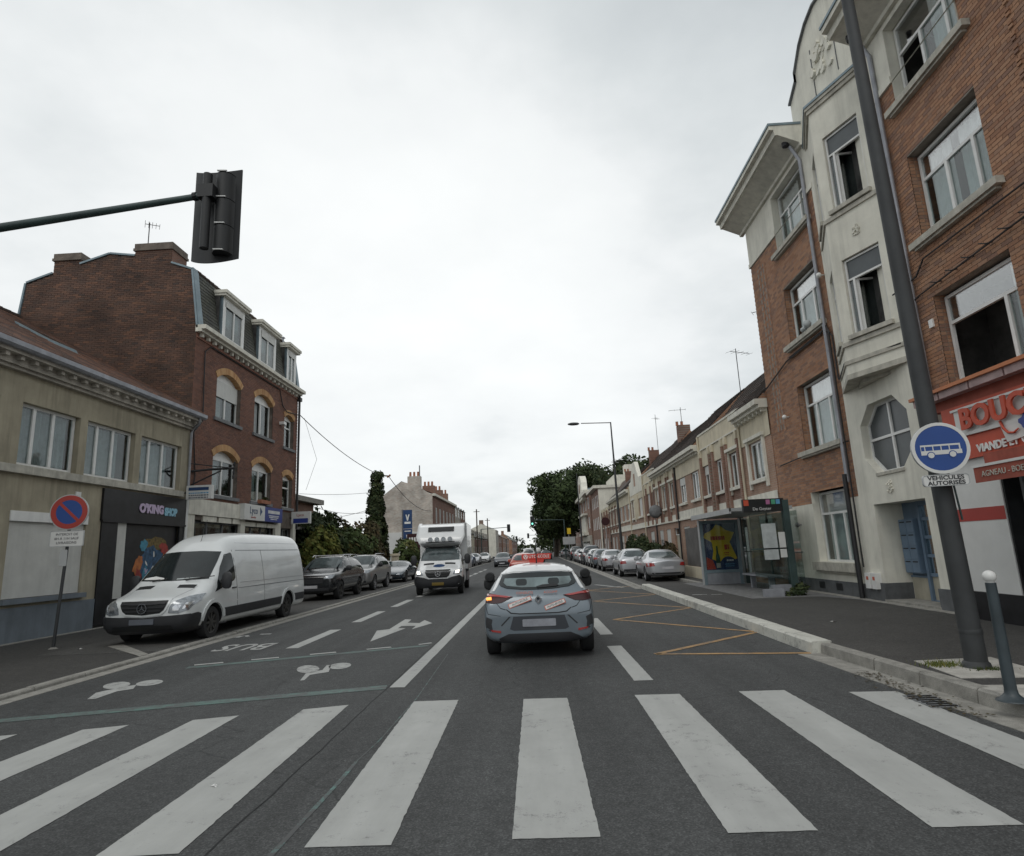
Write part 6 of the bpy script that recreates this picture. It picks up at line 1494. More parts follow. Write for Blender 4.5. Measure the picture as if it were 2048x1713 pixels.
    # badge: upright rhomb
    m = MB(); f = Fr((0, -2.0, 0), (1, 0, 0), (0, -1, 0)); O = [(0, .965), (.055, .91), (0, .835), (-.055, .91)]; I = [(0, .94), (.028, .908), (0, .862), (-.028, .908)]
    m.ring(f, O, I, -.05, .03); m.build('badge', 'chrome', t)
    def on_body(u, z): h, n, _, _ = bvh.ray_cast(Vector((u, -20, z)), Vector((0, 1, 0))); return h, n
    h, n = on_body(-.2, 1.0); text('CONDUITE', 'lettering', 'sticker_orange', t, Vector((-.21, -1.955, 1.002)) + Vector((-0.0, 0, 0)), (1, 0, 0), (0, .35, 1), .052, .004)
    text('ACCOMP', 'lettering', 'sticker_orange', t, (.2, -1.955, 1.0), (1, 0, 0), (0, .35, 1), .052, .004)
    for cx, cz, hw in ((-.29, .86, .19), (.26, .81, .17)):
        ang = R(19); u = Vector((math.cos(ang), 0, math.sin(ang))); v = Vector((-math.sin(ang), .28, math.cos(ang))).normalized()
        for (a, b_, mt, o_) in ((hw, .036, 'sticker_orange', .022), (hw - .012, .026, 'sign_white', .026)):
            h, n = on_body(cx, cz); c = h + n * o_; m = MB(); mt_ = n * .004; Q = [c + u * sx * a + v * sz * b_ for sx, sz in ((-1, -1), (1, -1), (1, 1), (-1, 1))]; m.hexa([q - mt_ for q in Q] + Q); m.build('sticker', mt, t)
        text('AUTO-ECOLE', 'sticker_letters', 'sign_text', t, c + n * .004, u, v, .042, .001, sx=1.0)
    # roof sign, aerial
    f = Fr((0, -.75, 0), (1, 0, 0), (0, -1, 0)); m = MB(); m.prism(f, rr_poly(-.26, .26, 1.495, 1.595, .02, 3), -.07, .07); m.prism(f, [(-.12, 1.44), (.12, 1.44), (.14, 1.5), (-.14, 1.5)], -.07, .07); rs = m.build('roof_sign', 'roofsign_red', t)
    m = MB(); m.ring(f, [(-.19 + .04 * math.cos(a), 1.545 + .04 * math.sin(a)) for a in [k * PI / 8 for k in range(16)]], [(-.19 + .03 * math.cos(a), 1.545 + .03 * math.sin(a)) for a in [k * PI / 8 for k in range(16)]], .07, .075); m.build('sign_ring', 'text_white', rs)
    text('UTO-ECOLE', 'sign_letters', 'text_white', rs, (.05, -.825, 1.545), (1, 0, 0), (0, 0, 1), .075, .003, sx=.9)
    m = MB(); m.prism(f, [(-.22, 1.52), (-.19, 1.578), (-.16, 1.52), (-.173, 1.52), (-.19, 1.555), (-.207, 1.52)], .076, .08); m.build('sign_letters', 'text_white', rs)
    m = MB(); m.tube([(0, -1.2, 1.44), (0, -1.42, 1.74)], [.012, .008], 6); m.build('aerial', 'signal_black', t)
    for x in (-.83, .83): mirror_(t, x, .55, 1.03, 'signal_black', 1.05)
    m = MB(); m.tube([(-.93, .5, 1.12), (-1.02, .5, 1.2)], .02, 6)
    for sg in (-1, 1):
        vs = MB(); vs.lathe([(0, -.05), (.08, -.045), (.10, .0), (.06, .05), (0, .06)], (sg * .94, .45, 1.17), 'y', 14); vs.build('instructor_mirror', 'signal_black', t, smooth=60)
    for sd in ('S+', 'S-'):
        patch(bvh, [(.55, .99), (.08, 1.34), (-.3, 1.37), (-.5, 1.37), (-.5, .99)], sd, 'side_window', 'car_glass', t, res=.1); patch(bvh, [(-.56, .99), (-.56, 1.37), (-1.1, 1.33), (-1.4, 1.12), (-1.3, 1.03)], sd, 'side_window', 'car_glass', t, res=.1)
    return t
clio()
# -------- white panel van parked on the left ------------------------------------
def sprinter():
    t = thing('panel_van', 'white high roofed panel van parked on the left in front of the black shop', 'van', (-8.36, 16.36, 0.03), local=True, rz=PI)
    H = 2.42
    st = [(3.28, .42, .6, .74, .55, .75, .6, .86), (3.2, .25, .7, .90, .55, .85, .66, .96), (3.02, .22, .8, .97, .6, .92, .74, 1.02), (2.6, .22, .84, 1.0, .62, .98, .82, 1.14), (2.34, .22, .84, 1.0, .62, 1.02, .86, 1.26), (2.05, .22, .84, 1.0, .62, 1.08, .87, 1.52, 1.44), (1.62, .22, .84, 1.0, .62, 1.1, .83, 1.93, 1.86),
          (1.35, .22, .84, 1.0, .62, 1.1, .79, 2.15, 2.06), (1.0, .22, .84, 1.0, .62, 1.1, .78, 2.34, 2.24), (.5, .22, .84, 1.0, .62, 1.12, .78, H, H - .1), (-1.0, .22, .84, 1.0, .62, 1.15, .78, H + .02, H - .08), (-2.8, .22, .84, 1.0, .62, 1.15, .78, H, H - .1), (-3.12, .22, .84, .995, .62, 1.15, .77, H - .03, H - .13), (-3.22, .24, .84, .985, .62, 1.15, .76, H - .12, H - .2), (-3.28, .26, .80, .96, .6, 1.1, .74, H - .2, H - .28)]
    res, bvh = shell(st, [(2.28, .99, .42), (-1.92, .99, .42)], .35, 2, ('car_vanwhite', 'car_under')); body(t, res, 'car_vanwhite')
    for y in (2.28, -1.92):
        for x in (-.965, .965): wheel(t, x, y, .35, .22, 'rim_dark', 8)
    patch(bvh, [(-.79, 1.30), (0, 1.285), (.79, 1.30), (.78, 1.38), (.74, 1.70), (.70, 1.91), (.3, 1.94), (-.3, 1.94), (-.70, 1.91), (-.74, 1.70), (-.78, 1.38)], 'F', 'windscreen', 'car_glass', t, res=.08, off=.008)
    patch(bvh, [(-.70, 1.44), (-.1, 1.40), (-.02, 1.9), (-.68, 1.88)], 'F', 'windscreen_reflection', 'car_glass_pale', t, res=.08, off=.010, depth=0) if 0 else None
    patch(bvh, [(.2, 1.315), (.72, 1.325), (.68, 1.36), (.45, 1.39), (.22, 1.35)], 'F', 'papers', 'text_white', t, res=.08, off=.010, depth=0)
    patch(bvh, [(-.6, 1.315), (-.1, 1.305), (-.1, 1.33), (-.6, 1.34)], 'F', 'papers', 'curtain', t, res=.08, off=.010, depth=0)
    for x in (-.35, .42): m = MB(); m.tube([(x, 2.36, 1.285), (x - .3, 2.3, 1.335)], .012, 5); m.tube([(x + .1, 2.3, 1.31), (x - .58, 2.2, 1.36)], .010, 5); m.build('wiper', 'signal_black', t)
    for sg in ('S+', 'S-'):
        patch(bvh, [(2.10, 1.10), (2.05, 1.22), (1.80, 1.55), (1.50, 1.84), (1.25, 1.885), (1.22, 1.85), (1.22, 1.28), (1.30, 1.22), (1.62, 1.13), (1.9, 1.07), (2.2, 1.0)], sg, 'side_window', 'car_glass', t, res=.08)
        patch(bvh, [(1.83, .42), (1.83, .62), (-1.47, .64), (-1.47, .44)] , sg, 'rubbing_strip', 'car_plastic', t, res=.16, off=.014)
        patch(bvh, [(-2.36, .46), (-2.36, .66), (-3.18, .66), (-3.18, .46)], sg, 'rubbing_strip', 'car_plastic', t, res=.16, off=.014)
        # arches, swage folds with their shade put in as grey strips, seams
        for wy in (2.28, -1.92):
            O = [(wy + math.cos(a) * .52, .35 + math.sin(a) * .50) for a in [R(10 + 16 * k) for k in range(11)]]; I = [(wy + math.cos(a) * .43, .35 + math.sin(a) * .43) for a in [R(170 - 16 * k) for k in range(11)]]
            patch(bvh, O + I, sg, 'wheel_arch', 'car_vanwhite', t, res=.08, off=.03)
        for (y0, y1, z0, z1) in ((1.16, 1.175, .40, 1.95), (-.35, -.338, .40, 1.95)):
            patch(bvh, [(y0, z0), (y1, z0), (y1, z1), (y0, z1)], sg, 'door_seam', 'car_under', t, res=.2, off=.002, depth=.004)
        for (y0, y1, z) in ((1.0, -3.1, 1.93), (1.0, -3.15, 1.145), (1.1, -3.2, 1.02), (.9, -3.1, 2.12)):
            patch(bvh, [(y0, z), (y1, z), (y1, z + .018), (y0, z + .012)], sg, 'swage_shade', 'car_silver' if z in (1.145, 2.12) else 'plate_dark', t, res=.2, off=.004, depth=.01)
        patch(bvh, rr_poly(1.22, 1.42, 1.03, 1.06, .012, 1), sg, 'door_handle', 'car_plastic', t, res=.1, off=.02)
    # front: grille with three slats and star badge, lamps, dark bumper
    gr = [(-.50, .90), (.50, .90), (.50, .84), (.44, .72), (.36, .66), (0, .63), (-.36, .66), (-.44, .72), (-.50, .84)]
    patch(bvh, [(x * 1.1, .76 + (z - .76) * 1.28) for x, z in gr], 'F', 'grille_surround', 'car_vanwhite', t, res=.07, off=.02)
    g = patch(bvh, gr, 'F', 'grille', 'signal_black', t, res=.06, off=.028)
    for z, w2 in ((.84, .47), (.77, .45), (.70, .38)): patch(bvh, [(-w2, z), (w2, z), (w2, z + .022), (-w2, z + .022)], 'F', 'grille_slat', 'car_plastic', g, res=.1, off=.05)
    f = Fr((0, 3.27, 0), (-1, 0, 0), (0, 1, 0)); cz = .765
    m = MB(); m.ring(f, [(.105 * math.cos(k * PI / 12), cz + .105 * math.sin(k * PI / 12)) for k in range(24)], [(.09 * math.cos(k * PI / 12), cz + .09 * math.sin(k * PI / 12)) for k in range(24)], .05, .075)
    for k in range(3):
        a = PI / 2 + k * 2 * PI / 3; m.prism(f, [(.09 * math.cos(a), cz + .09 * math.sin(a)), (.018 * math.cos(a + 1.05), cz + .018 * math.sin(a + 1.05)), (.018 * math.cos(a - 1.05), cz + .018 * math.sin(a - 1.05))], .055, .07)
    m.build('badge', 'chrome', t)
    for sg in (1, -1):
        hl = patch(bvh, [(x * sg, z) for x, z in ((.53, .66), (.74, .64), (.90, .70), (.955, .86), (.93, 1.0), (.80, .97), (.62, .88), (.55, .78))], 'F', 'headlight', 'lamp_clear', t, res=.05, off=.012)
        patch(bvh, [(x * sg, z) for x, z in ((.62, .70), (.74, .70), (.78, .80), (.68, .82), (.62, .78))], 'F', 'lamp_bowl', 'chrome', hl, res=.04, off=.018)
        patch(bvh, [(x * sg, z) for x, z in ((.80, .72), (.88, .74), (.92, .86), (.84, .84))], 'F', 'lamp_bowl', 'chrome', hl, res=.04, off=.018)
        # vents at the foot of the windscreen
        patch(bvh, [(x * sg, z) for x, z in ((.28, 2.46), (.66, 2.42), (.66, 2.56), (.30, 2.60))], 'T', 'bonnet_vent', 'signal_black', t, res=.08, off=.004)
        patch(bvh, [(x * sg, z) for x, z in ((.55, 3.16), (.553, 3.17), (.70, 2.45), (.69, 2.45))], 'T', 'bonnet_edge', 'car_silver', t, res=.08, off=.006, depth=.01)
        mirror_(t, sg * .98, 1.92, 1.24, 'car_plastic', .98, tall=True)
    patch(bvh, [(-.90, .27), (.90, .27), (.93, .55), (.92, .62), (.5, .60), (.36, .60), (0, .575), (-.36, .60), (-.5, .60), (-.92, .62), (-.93, .55)], 'F', 'front_bumper', 'car_plastic', t, res=.08, off=.035)
    for sg in ('S+', 'S-'): patch(bvh, [(3.22, .27), (3.22, .60), (2.92, .63), (2.82, .60), (2.84, .27)], sg, 'bumper_side', 'car_plastic', t, res=.08, off=.035)
    patch(bvh, [(-.66, .33), (.66, .33), (.62, .42), (-.62, .42)], 'F', 'bumper_intake', 'signal_black', t, res=.08, off=.042)
    patch(bvh, rr_poly(-.26, .26, .44, .55, .01, 1), 'F', 'number_plate', 'plate_dark', t, res=.1, off=.055)
    m = MB(); m.lathe([(.03, 0), (.02, .05), (.008, .06)], (-.04, 1.25, 2.13), 'z', 8); m.tube([(-.04, 1.25, 2.17), (-.04, 1.0, 2.72)], .006, 5); m.build('aerial', 'signal_black', t)
    return t
sprinter()
# -------- box truck coming towards us ----------------------------------------
def truck():
    t = thing('box_truck', 'white box truck with roof spotlights and lit headlamps coming towards us', 'truck', (-4.24, 28.3, 0), local=True, rz=PI + R(3))
    st = [(2.95, .45, .6, .78, .6, .85, .62, .93), (2.88, .3, .7, .92, .6, .92, .68, 1.02), (2.7, .28, .8, .98, .65, .98, .76, 1.08), (2.3, .28, .84, 1.0, .68, 1.04, .84, 1.20), (2.0, .28, .84, 1.0, .68, 1.1, .88, 1.34), (1.72, .28, .84, 1.0, .68, 1.14, .87, 1.66, 1.58), (1.38, .28, .84, 1.0, .68, 1.15, .82, 2.0, 1.92), (1.1, .28, .84, 1.0, .68, 1.15, .80, 2.06, 1.98), (.5, .28, .84, 1.0, .68, 1.15, .80, 2.06, 1.98), (.45, .3, .8, .97, .68, 1.1, .78, 2.0, 1.92)]
    res, bvh = shell(st, [(2.05, .99, .42)], .35, 2, ('car_white', 'car_under')); body(t, res, 'car_white', 'cab')
    for y in (2.05, -1.9):
        for x in (-.97, .97): wheel(t, x, y, .35, .22, 'rim_dark', 8)
    patch(bvh, [(-.82, 1.38), (0, 1.36), (.82, 1.38), (.80, 1.6), (.76, 1.93), (.3, 1.96), (-.3, 1.96), (-.76, 1.93), (-.80, 1.6)], 'F', 'windscreen', 'car_glass_pale', t, res=.08, off=.008)
    patch(bvh, [(-.5, 1.85), (.5, 1.87), (.5, 1.95), (-.5, 1.95)], 'F', 'sun_visor', 'signal_black', t, res=.08, off=.014)
    for sg in ('S+', 'S-'): patch(bvh, [(1.95, 1.17), (1.55, 1.72), (1.3, 1.92), (1.0, 1.93), (1.0, 1.17)], sg, 'side_window', 'car_glass', t, res=.1)
    gr = [(-.50, 1.0), (.50, 1.0), (.52, .92), (.46, .78), (.36, .70), (-.36, .70), (-.46, .78), (-.52, .92)]
    patch(bvh, [(x * 1.12, .85 + (z - .85) * 1.25) for x, z in gr], 'F', 'grille_surround', 'car_white', t, res=.08, off=.02)
    g = patch(bvh, gr, 'F', 'grille', 'signal_black', t, res=.08, off=.03)
    for z in (.78, .86, .94): patch(bvh, [(-.46, z), (.46, z), (.46, z + .02), (-.46, z + .02)], 'F', 'grille_slat', 'rim_dark', g, res=.12, off=.045)
    f = Fr((0, 2.97, 0), (-1, 0, 0), (0, 1, 0)); m = MB(); m.ring(f, [(.11 * math.cos(k * PI / 10), .86 + .11 * math.sin(k * PI / 10)) for k in range(20)], [(.09 * math.cos(k * PI / 10), .86 + .09 * math.sin(k * PI / 10)) for k in range(20)], .03, .06)
    for k in range(3):
        a = PI / 2 + k * 2 * PI / 3; m.prism(f, [(.09 * math.cos(a), .86 + .09 * math.sin(a)), (.02 * math.cos(a + 1.05), .86 + .02 * math.sin(a + 1.05)), (.02 * math.cos(a - 1.05), .86 + .02 * math.sin(a - 1.05))], .03, .055)
    m.build('badge', 'chrome', t)
    patch(bvh, [(.24 * math.cos(k * PI / 10), 2.42 + .17 * math.sin(k * PI / 10)) for k in range(20)], 'T', 'bonnet_logo', 'logo_blue', t, res=.08, off=.004)
    for sg in (1, -1):
        hl = patch(bvh, [(x * sg, z) for x, z in ((.60, .82), (.82, .80), (.95, .88), (.95, 1.02), (.80, 1.0), (.64, .93))], 'F', 'headlight', 'lamp_clear', t, res=.06, off=.012)
        patch(bvh, [(x * sg, z) for x, z in ((.70, .86), (.84, .86), (.86, .97), (.72, .95))], 'F', 'headlamp_beam', 'glow_head', hl, res=.05, off=.022)
        patch(bvh, [(x * sg, z) for x, z in ((.22, 2.12), (.66, 2.10), (.66, 2.22), (.24, 2.26))], 'T', 'bonnet_vent', 'signal_black', t, res=.1, off=.004)
        mirror_(t, sg * 1.02, 1.72, 1.40, 'car_plastic', 1.1, tall=True)
    patch(bvh, [(-.90, .33), (.90, .33), (.93, .70), (.86, .78), (.56, .72), (.4, .66), (-.4, .66), (-.56, .72), (-.86, .78), (-.93, .70)], 'F', 'front_bumper', 'car_plastic', t, res=.1, off=.035)
    for sg in ('S+', 'S-'): patch(bvh, [(2.86, .33), (2.86, .72), (2.62, .68), (2.62, .33)], sg, 'bumper_side', 'car_plastic', t, res=.1, off=.035)
    patch(bvh, rr_poly(-.24, .24, .42, .52, .01, 1), 'F', 'number_plate', 'plate_yellow', t, res=.1, off=.045)
    # wind deflector over the cab with its dark slot, lamp bar
    m = MB(); sec = [(-.15, 2.0, .78), (1.35, 2.0, .80), (1.62, 2.12, .90), (1.55, 2.35, .99), (1.1, 2.82, 1.0), (.6, 2.92, 1.0), (-.15, 2.95, 1.0)]
    n = len(sec); vs = [(-w_, y, z) for y, z, w_ in sec] + [(w_, y, z) for y, z, w_ in sec]; m.idx(vs, [tuple(range(n)), tuple(range(2 * n - 1, n - 1, -1))] + [(i, (i + 1) % n, n + (i + 1) % n, n + i) for i in range(n)])
    me_o = m.build('wind_deflector', 'car_white', t); bv_ = me_o.modifiers.new('b', 'BEVEL'); bv_.width = .09; bv_.segments = 4; bv_.limit_method = 'ANGLE'; me_o.data.polygons.foreach_set('use_smooth', [True] * len(me_o.data.polygons))
    me_o.data.set_sharp_from_angle(angle=R(60))
    m = MB(); m.hexa([(-.56, 1.36, 2.62), (.56, 1.36, 2.62), (.56, 1.2, 2.62), (-.56, 1.2, 2.62), (-.56, 1.19, 2.80), (.56, 1.19, 2.80), (.56, 1.05, 2.80), (-.56, 1.05, 2.80)]); m.build('deflector_slot', 'signal_black', t)
    m = MB(); m.tube([(-.62, 1.75, 2.14), (.62, 1.75, 2.14)], .022, 6); lb = m.build('lamp_bar', 'signal_black', t)
    for x in (-.42, -.14, .14, .42): m = MB(); m.lathe([(0, -.08), (.09, -.05), (.105, .02), (.10, .03)], (x, 1.76, 2.25), 'y', 14); m.lathe([(0, .03), (.095, .028)], (x, 1.76, 2.25), 'y', 14); m.build('spotlight', 'lamp_clear', lb, smooth=50)
    m = MB(); m.box(-1.06, 1.06, -3.3, .25, .95, 2.98); m.build('cargo_box', 'car_white', t)
    m = MB(); m.box(-.9, .9, -3.1, .6, .55, .9); m.build('chassis', 'car_under', t)
    for sg in (-1, 1): m = MB(); m.box(sg * 1.0 - .03, sg * 1.0 + .03, -1.4, .1, .45, .8); m.build('side_guard', 'rim', t)
    return t
truck()
# -------- cars at the kerbs --------------------------------------------------
car('suv', 'parked_car', 'black off-roader with white bonnet glare and roof bar parked behind the white van', 'car_black', (-8.9, 26.45, .03), PI)
rb_t = [o for o in bpy.data.objects if o.get('label', '').startswith('black off-roader')][0]
m = MB(); m.box(-.62, .62, .0, .05, 1.74, 1.77); m.box(-.62, .62, -.8, -.75, 1.74, 1.77)
for x in (-.6, .6):
    for y in (.02, -.78): m.box(x - .02, x + .02, y - .02, y + .02, 1.62, 1.75)
m.build('roof_bars', 'plate', rb_t)
car('suv', 'parked_car', 'taupe grey sports utility car second behind the white van', 'car_taupe', (-8.95, 31.9, .03), PI)
car('sport', 'parked_car', 'low dark blue sports car parked between the grey utility car and the truck', 'car_navy', (-9.0, 39.6, .03), PI)
car('coupe', 'parked_car', 'silver coupe with red lamps parked nearest, left of the bus shelter', 'car_silver', (5.72, 30.1, .02), R(-1))
car('hatch', 'parked_car', 'silver hatchback with round tail lamps parked just in front of the silver coupe', 'car_silver', (5.18, 35.3, .02), 0)
car('sedan', 'parked_car', 'pale silver saloon third along the right kerb', 'car_silver', (5.12, 43.6, .02), 0)
far = [('hatch', 'car_grey', 49.6, 'blue-grey hatchback fourth in the row along the right kerb'), ('hatch', 'car_white', 54.6, 'white hatchback fifth in the row along the right kerb'), ('minivan', 'car_darkgrey', 60.2, 'dark people carrier with roof rails in the right hand row'),
       ('hatch', 'car_white', 66.5, 'small white car with dark bumper, beyond the dark people carrier'), ('estate', 'car_silver', 73.0, 'silver estate near the far end of the right hand row'), ('minivan', 'car_black', 82.0, 'black van shape at the far end of the right hand row')]
protos = {}
G_R = 'cars parked along the right kerb'
for o in [x for x in bpy.data.objects if x.get('category') == 'car' and x.location.x > 4]: o['group'] = G_R
for k, pt_, y, lb in far:
    if k in protos: src, sp = protos[k]; dup(src, None, (5.05, y, .02), 0, lb, G_R, mats={sp: pt_})
    else: t, _ = car(k, 'parked_car', lb, pt_, (5.05, y, .02), 0, G_R); protos[k] = (t, pt_)
G_F = 'distant traffic on the road'
for k, pt_, x, y, rz, lb in (('hatch', 'car_red', -.9, 39.5, 0, 'orange-red hatchback ahead of the driving school car'), ('minivan', 'car_white', -1.2, 85, 0, 'white van far ahead in our lane'), ('hatch', 'car_darkgrey', -3.7, 66, PI, 'dark oncoming car far up the street'),
                         ('estate', 'car_blue', -8.2, 72, PI, 'small dark blue car at the far left kerb'), ('hatch', 'car_silver', -8.2, 80, PI, 'silver car at the far left kerb beyond the blue one'), ('hatch', 'car_darkgrey', -8.3, 57, PI, 'dark car parked on the left just beyond the truck'),
                         ('hatch', 'car_white', -7.9, 92, PI, 'pale car farthest along the left kerb'), ('estate', 'car_black', 1.3, 98, 0, 'dark car far ahead in the right lane'), ('hatch', 'car_silver', 5.2, 118, 0, 'silver car under the big trees')):
    src, sp = protos.get(k) or (None, None)
    dup(src, None, (x, y, 0.0), rz, lb, G_F, mats={sp: pt_})
# ================================================================== STREET FURNITURE
lit = lambda o, l, c, g=None: tag(o, l, c, g)
# near lamp mast with bus lane sign
mp = thing('lamp_mast', 'thick grey lamp mast carrying the round blue bus sign', 'lamp post', (4.92, 7.56, .145))
m = MB(); m.tube([(4.92, 7.56, .14), (4.885, 7.56, 2.0), (4.855, 7.56, 3.6), (4.79, 7.56, 9.15), (4.77, 7.56, 10.5)], [.115, .108, .10, .076, .07], 20); m.build('pole', 'mast_grey', mp, smooth=50)
m = MB(); m.lathe([(.0, .14), (.15, .14), (.135, .2), (.115, .22), (.11, .5), (.118, .52), (.118, .56), (.11, .58)], (4.916, 7.56, 0), 'z', 20); m.build('base', 'mast_grey', mp, smooth=40)
m = MB(); m.tube([(4.77, 7.56, 10.4), (4.0, 7.56, 10.6), (2.6, 7.56, 10.65)], .04, 8); m.build('arm', 'mast_grey', mp)
def arc(cx, cz, r, n=36, a0=0): return [(cx + r * math.cos(a0 + 2 * PI * k / n), cz + r * math.sin(a0 + 2 * PI * k / n)) for k in range(n)]
sgt = thing('bus_lane_sign', 'round blue sign with white bus fixed to the near grey mast', 'sign', (4.80, 7.36, 2.3))
sf_ = Fr((4.80, 7.33, 0), Vector((math.cos(R(-12)), math.sin(R(-12)), 0)), Vector((math.sin(R(-12)), -math.cos(R(-12)), 0)))
m = MB(); m.prism(sf_, arc(0, 2.64, .305), -.035, .0); m.build('disc', 'sign_back', sgt)
m = MB(); m.ring(sf_, arc(0, 2.64, .305), arc(0, 2.64, .268), .0, .008); m.build('rim', 'sign_white', sgt)
m = MB(); m.prism(sf_, arc(0, 2.64, .268), .0, .004); face = m.build('face', 'sign_blue', sgt)
z0 = 2.56
m = MB(); m.fbox(sf_, -.21, .215, z0 + .005, z0 + .055, .004, .007); m.fbox(sf_, -.21, .205, z0 + .105, z0 + .125, .004, .007)
for a, b in ((-.21, -.205), (-.17, -.16), (-.085, -.075), (.0, .01), (.085, .095), (.19, .205)): m.fbox(sf_, a, b, z0 + .055, z0 + .105, .004, .007)
m.prism(sf_, arc(-.11, z0, .033, 18), .0085, .0105); m.prism(sf_, arc(.115, z0, .033, 18), .0085, .0105); m.build('bus_symbol', 'sign_white', face)
for cx in (-.11, .115): m = MB(); m.ring(sf_, arc(cx, z0, .043, 18), arc(cx, z0, .033, 18), .004, .0095); m.build('wheel_gap', 'sign_blue', face)
m = MB(); m.prism(sf_, rr_poly(-.235, .235, 2.20, 2.325, .035), -.03, .0); pl = m.build('plate', 'sign_white', sgt)
m = MB(); m.ring(sf_, rr_poly(-.24, .24, 2.195, 2.33, .035), rr_poly(-.232, .232, 2.203, 2.322, .033), -.035, .006); m.build('plate_rim', 'sign_back', sgt)
text('VÉHICULES', 'lettering', 'sign_text', pl, sf_.p(0, 2.289, .003), sf_.u, (0, 0, 1), .066, .001, sx=1.16, bold=.0018)
text('AUTORISÉS', 'lettering', 'sign_text', pl, sf_.p(0, 2.228, .003), sf_.u, (0, 0, 1), .066, .001, sx=1.16, bold=.0018)
m = MB(); m.fbox(sf_, -.14, .14, 2.5, 2.54, -.1, -.035); m.fbox(sf_, -.14, .14, 2.75, 2.79, -.1, -.035); m.fbox(sf_, -.03, .03, 2.2, 2.9, -.07, -.03); m.build('bracket', 'sign_back', sgt)
m = MB(); m.tube([(5.02, 7.55, 2.25), (5.05, 7.55, 1.8)], .012, 5); m.build('cable_tie', 'green_metal', mp)
# bollard
bo = thing('bollard', 'blue-grey bollard with white ball top at the right edge', 'bollard', (4.235, 6.11, .145))
m = MB(); m.lathe([(0, .145), (.13, .145), (.125, .155), (.10, .165), (.07, .19), (.055, .21), (.05, .25), (.046, .9), (.044, 1.185), (0, 1.19)], (4.235, 6.11, 0), 'z', 24); m.build('post', 'bollard_blue', bo, smooth=40)
m = MB(); m.lathe([(.03, 1.18), (.035, 1.20)] + [(.057 * math.sin(a), 1.243 - .056 * math.cos(a)) for a in [R(30 + 15 * k) for k in range(11)]], (4.235, 6.11, 0), 'z', 24); m.build('ball', 'sign_white', bo, smooth=60)
# overhead traffic signal seen from behind
sg = thing('traffic_signal', 'large black traffic signal seen from behind on its long arm, upper left', 'traffic light', (-8.3, 6.5, 0))
Ys = 6.5; fs2 = FG(Ys)
m = MB(); m.tube([(-8.3, Ys, 0.04), (-8.3, Ys, 5.35)], [.1, .08], 14); m.build('mast', 'green_metal', sg, smooth=50)
m = MB(); m.tube([(-8.3, Ys - .12, 5.33), (-6.25, Ys - .12, 5.65), (-3.66, Ys - .12, 5.92)], [.06, .052, .036], 12); m.build('arm', 'green_metal', sg, smooth=50)
lean = lambda x, z: x
# curved backing board: wraps forwards, flared at the top
m = MB(); n = 14; rows = [(5.19, .0), (5.24, .0), (6.22, .0), (6.30, .02)]
vs = []; W2 = .285
for (z, dz) in rows:
    for k in range(n + 1):
        t_ = k / n * 2 - 1; x = -3.64 + W2 * t_; yy = Ys + .02 + .10 * (1 - t_ * t_) * (-1) + .05; zz = z + (.055 * t_ * t_ * 1.6 - .03 if z > 6.25 else (-.09 * (1 - t_ * t_) if z < 5.2 else 0)); vs.append((x, yy, zz))
fs3 = []
for i in range(len(rows) - 1):
    for k in range(n): fs3.append((i * (n + 1) + k, i * (n + 1) + k + 1, (i + 1) * (n + 1) + k + 1, (i + 1) * (n + 1) + k))
N_ = len(vs); vs += [(x, y + .012, z) for x, y, z in vs]; fs3 += [tuple(N_ + i for i in f) for f in fs3]
m.idx(vs, fs3); m.build('backing_board', 'signal_black', sg, smooth=40)
m = MB(); nb = 10; sec = [(-3.60 + .11 * (1 - math.cos(PI * k / nb)), -.02 - .135 * math.sin(PI * k / nb) ** .8) for k in range(nb + 1)]
lv = []
for i in range(4):
    z = 5.19 + i * .335
    if i < 3: lv += [(z, 1.0), (z + .325, 1.0), (z + .328, .93), (z + .333, .93)]
    else: lv += [(z, 1.0)]
vs = [(-3.49 + (x + 3.49) * s_, Ys + y * s_, z) for z, s_ in lv for x, y in sec]; n1_ = nb + 1
fs4 = [(i * n1_ + k, i * n1_ + k + 1, (i + 1) * n1_ + k + 1, (i + 1) * n1_ + k) for i in range(len(lv) - 1) for k in range(nb)]
fs4 += [tuple(range(nb, -1, -1)), tuple((len(lv) - 1) * n1_ + k for k in range(n1_))]
m.idx(vs, fs4); m.build('lamp_housing', 'signal_black', sg, smooth=40)
for i in range(4): m = MB(); z = 5.20 + i * .335; m.hexa([(-3.545, Ys - .160, z), (-3.43, Ys - .160, z - .008), (-3.43, Ys - .14, z - .008), (-3.545, Ys - .14, z), (-3.545, Ys - .160, z + .012), (-3.43, Ys - .160, z + .004), (-3.43, Ys - .14, z + .004), (-3.545, Ys - .14, z + .012)]); m.build('reflective_edge', 'sign_white', sg)
m = MB(); m.tube([(-3.63, Ys - .19, 5.2), (-3.63, Ys - .19, 6.14)], .05, 12); m.build('mounting_tube', 'signal_black', sg, smooth=50)
m = MB(); m.box(-3.72, -3.54, Ys - .24, Ys - .1, 5.83, 5.99); m.tube([(-3.83, Ys - .12, 5.905), (-3.79, Ys - .12, 5.91)], .05, 10); m.tube([(-3.76, Ys - .12, 5.91), (-3.72, Ys - .12, 5.915)], .05, 10); m.build('clamp', 'signal_black', sg)
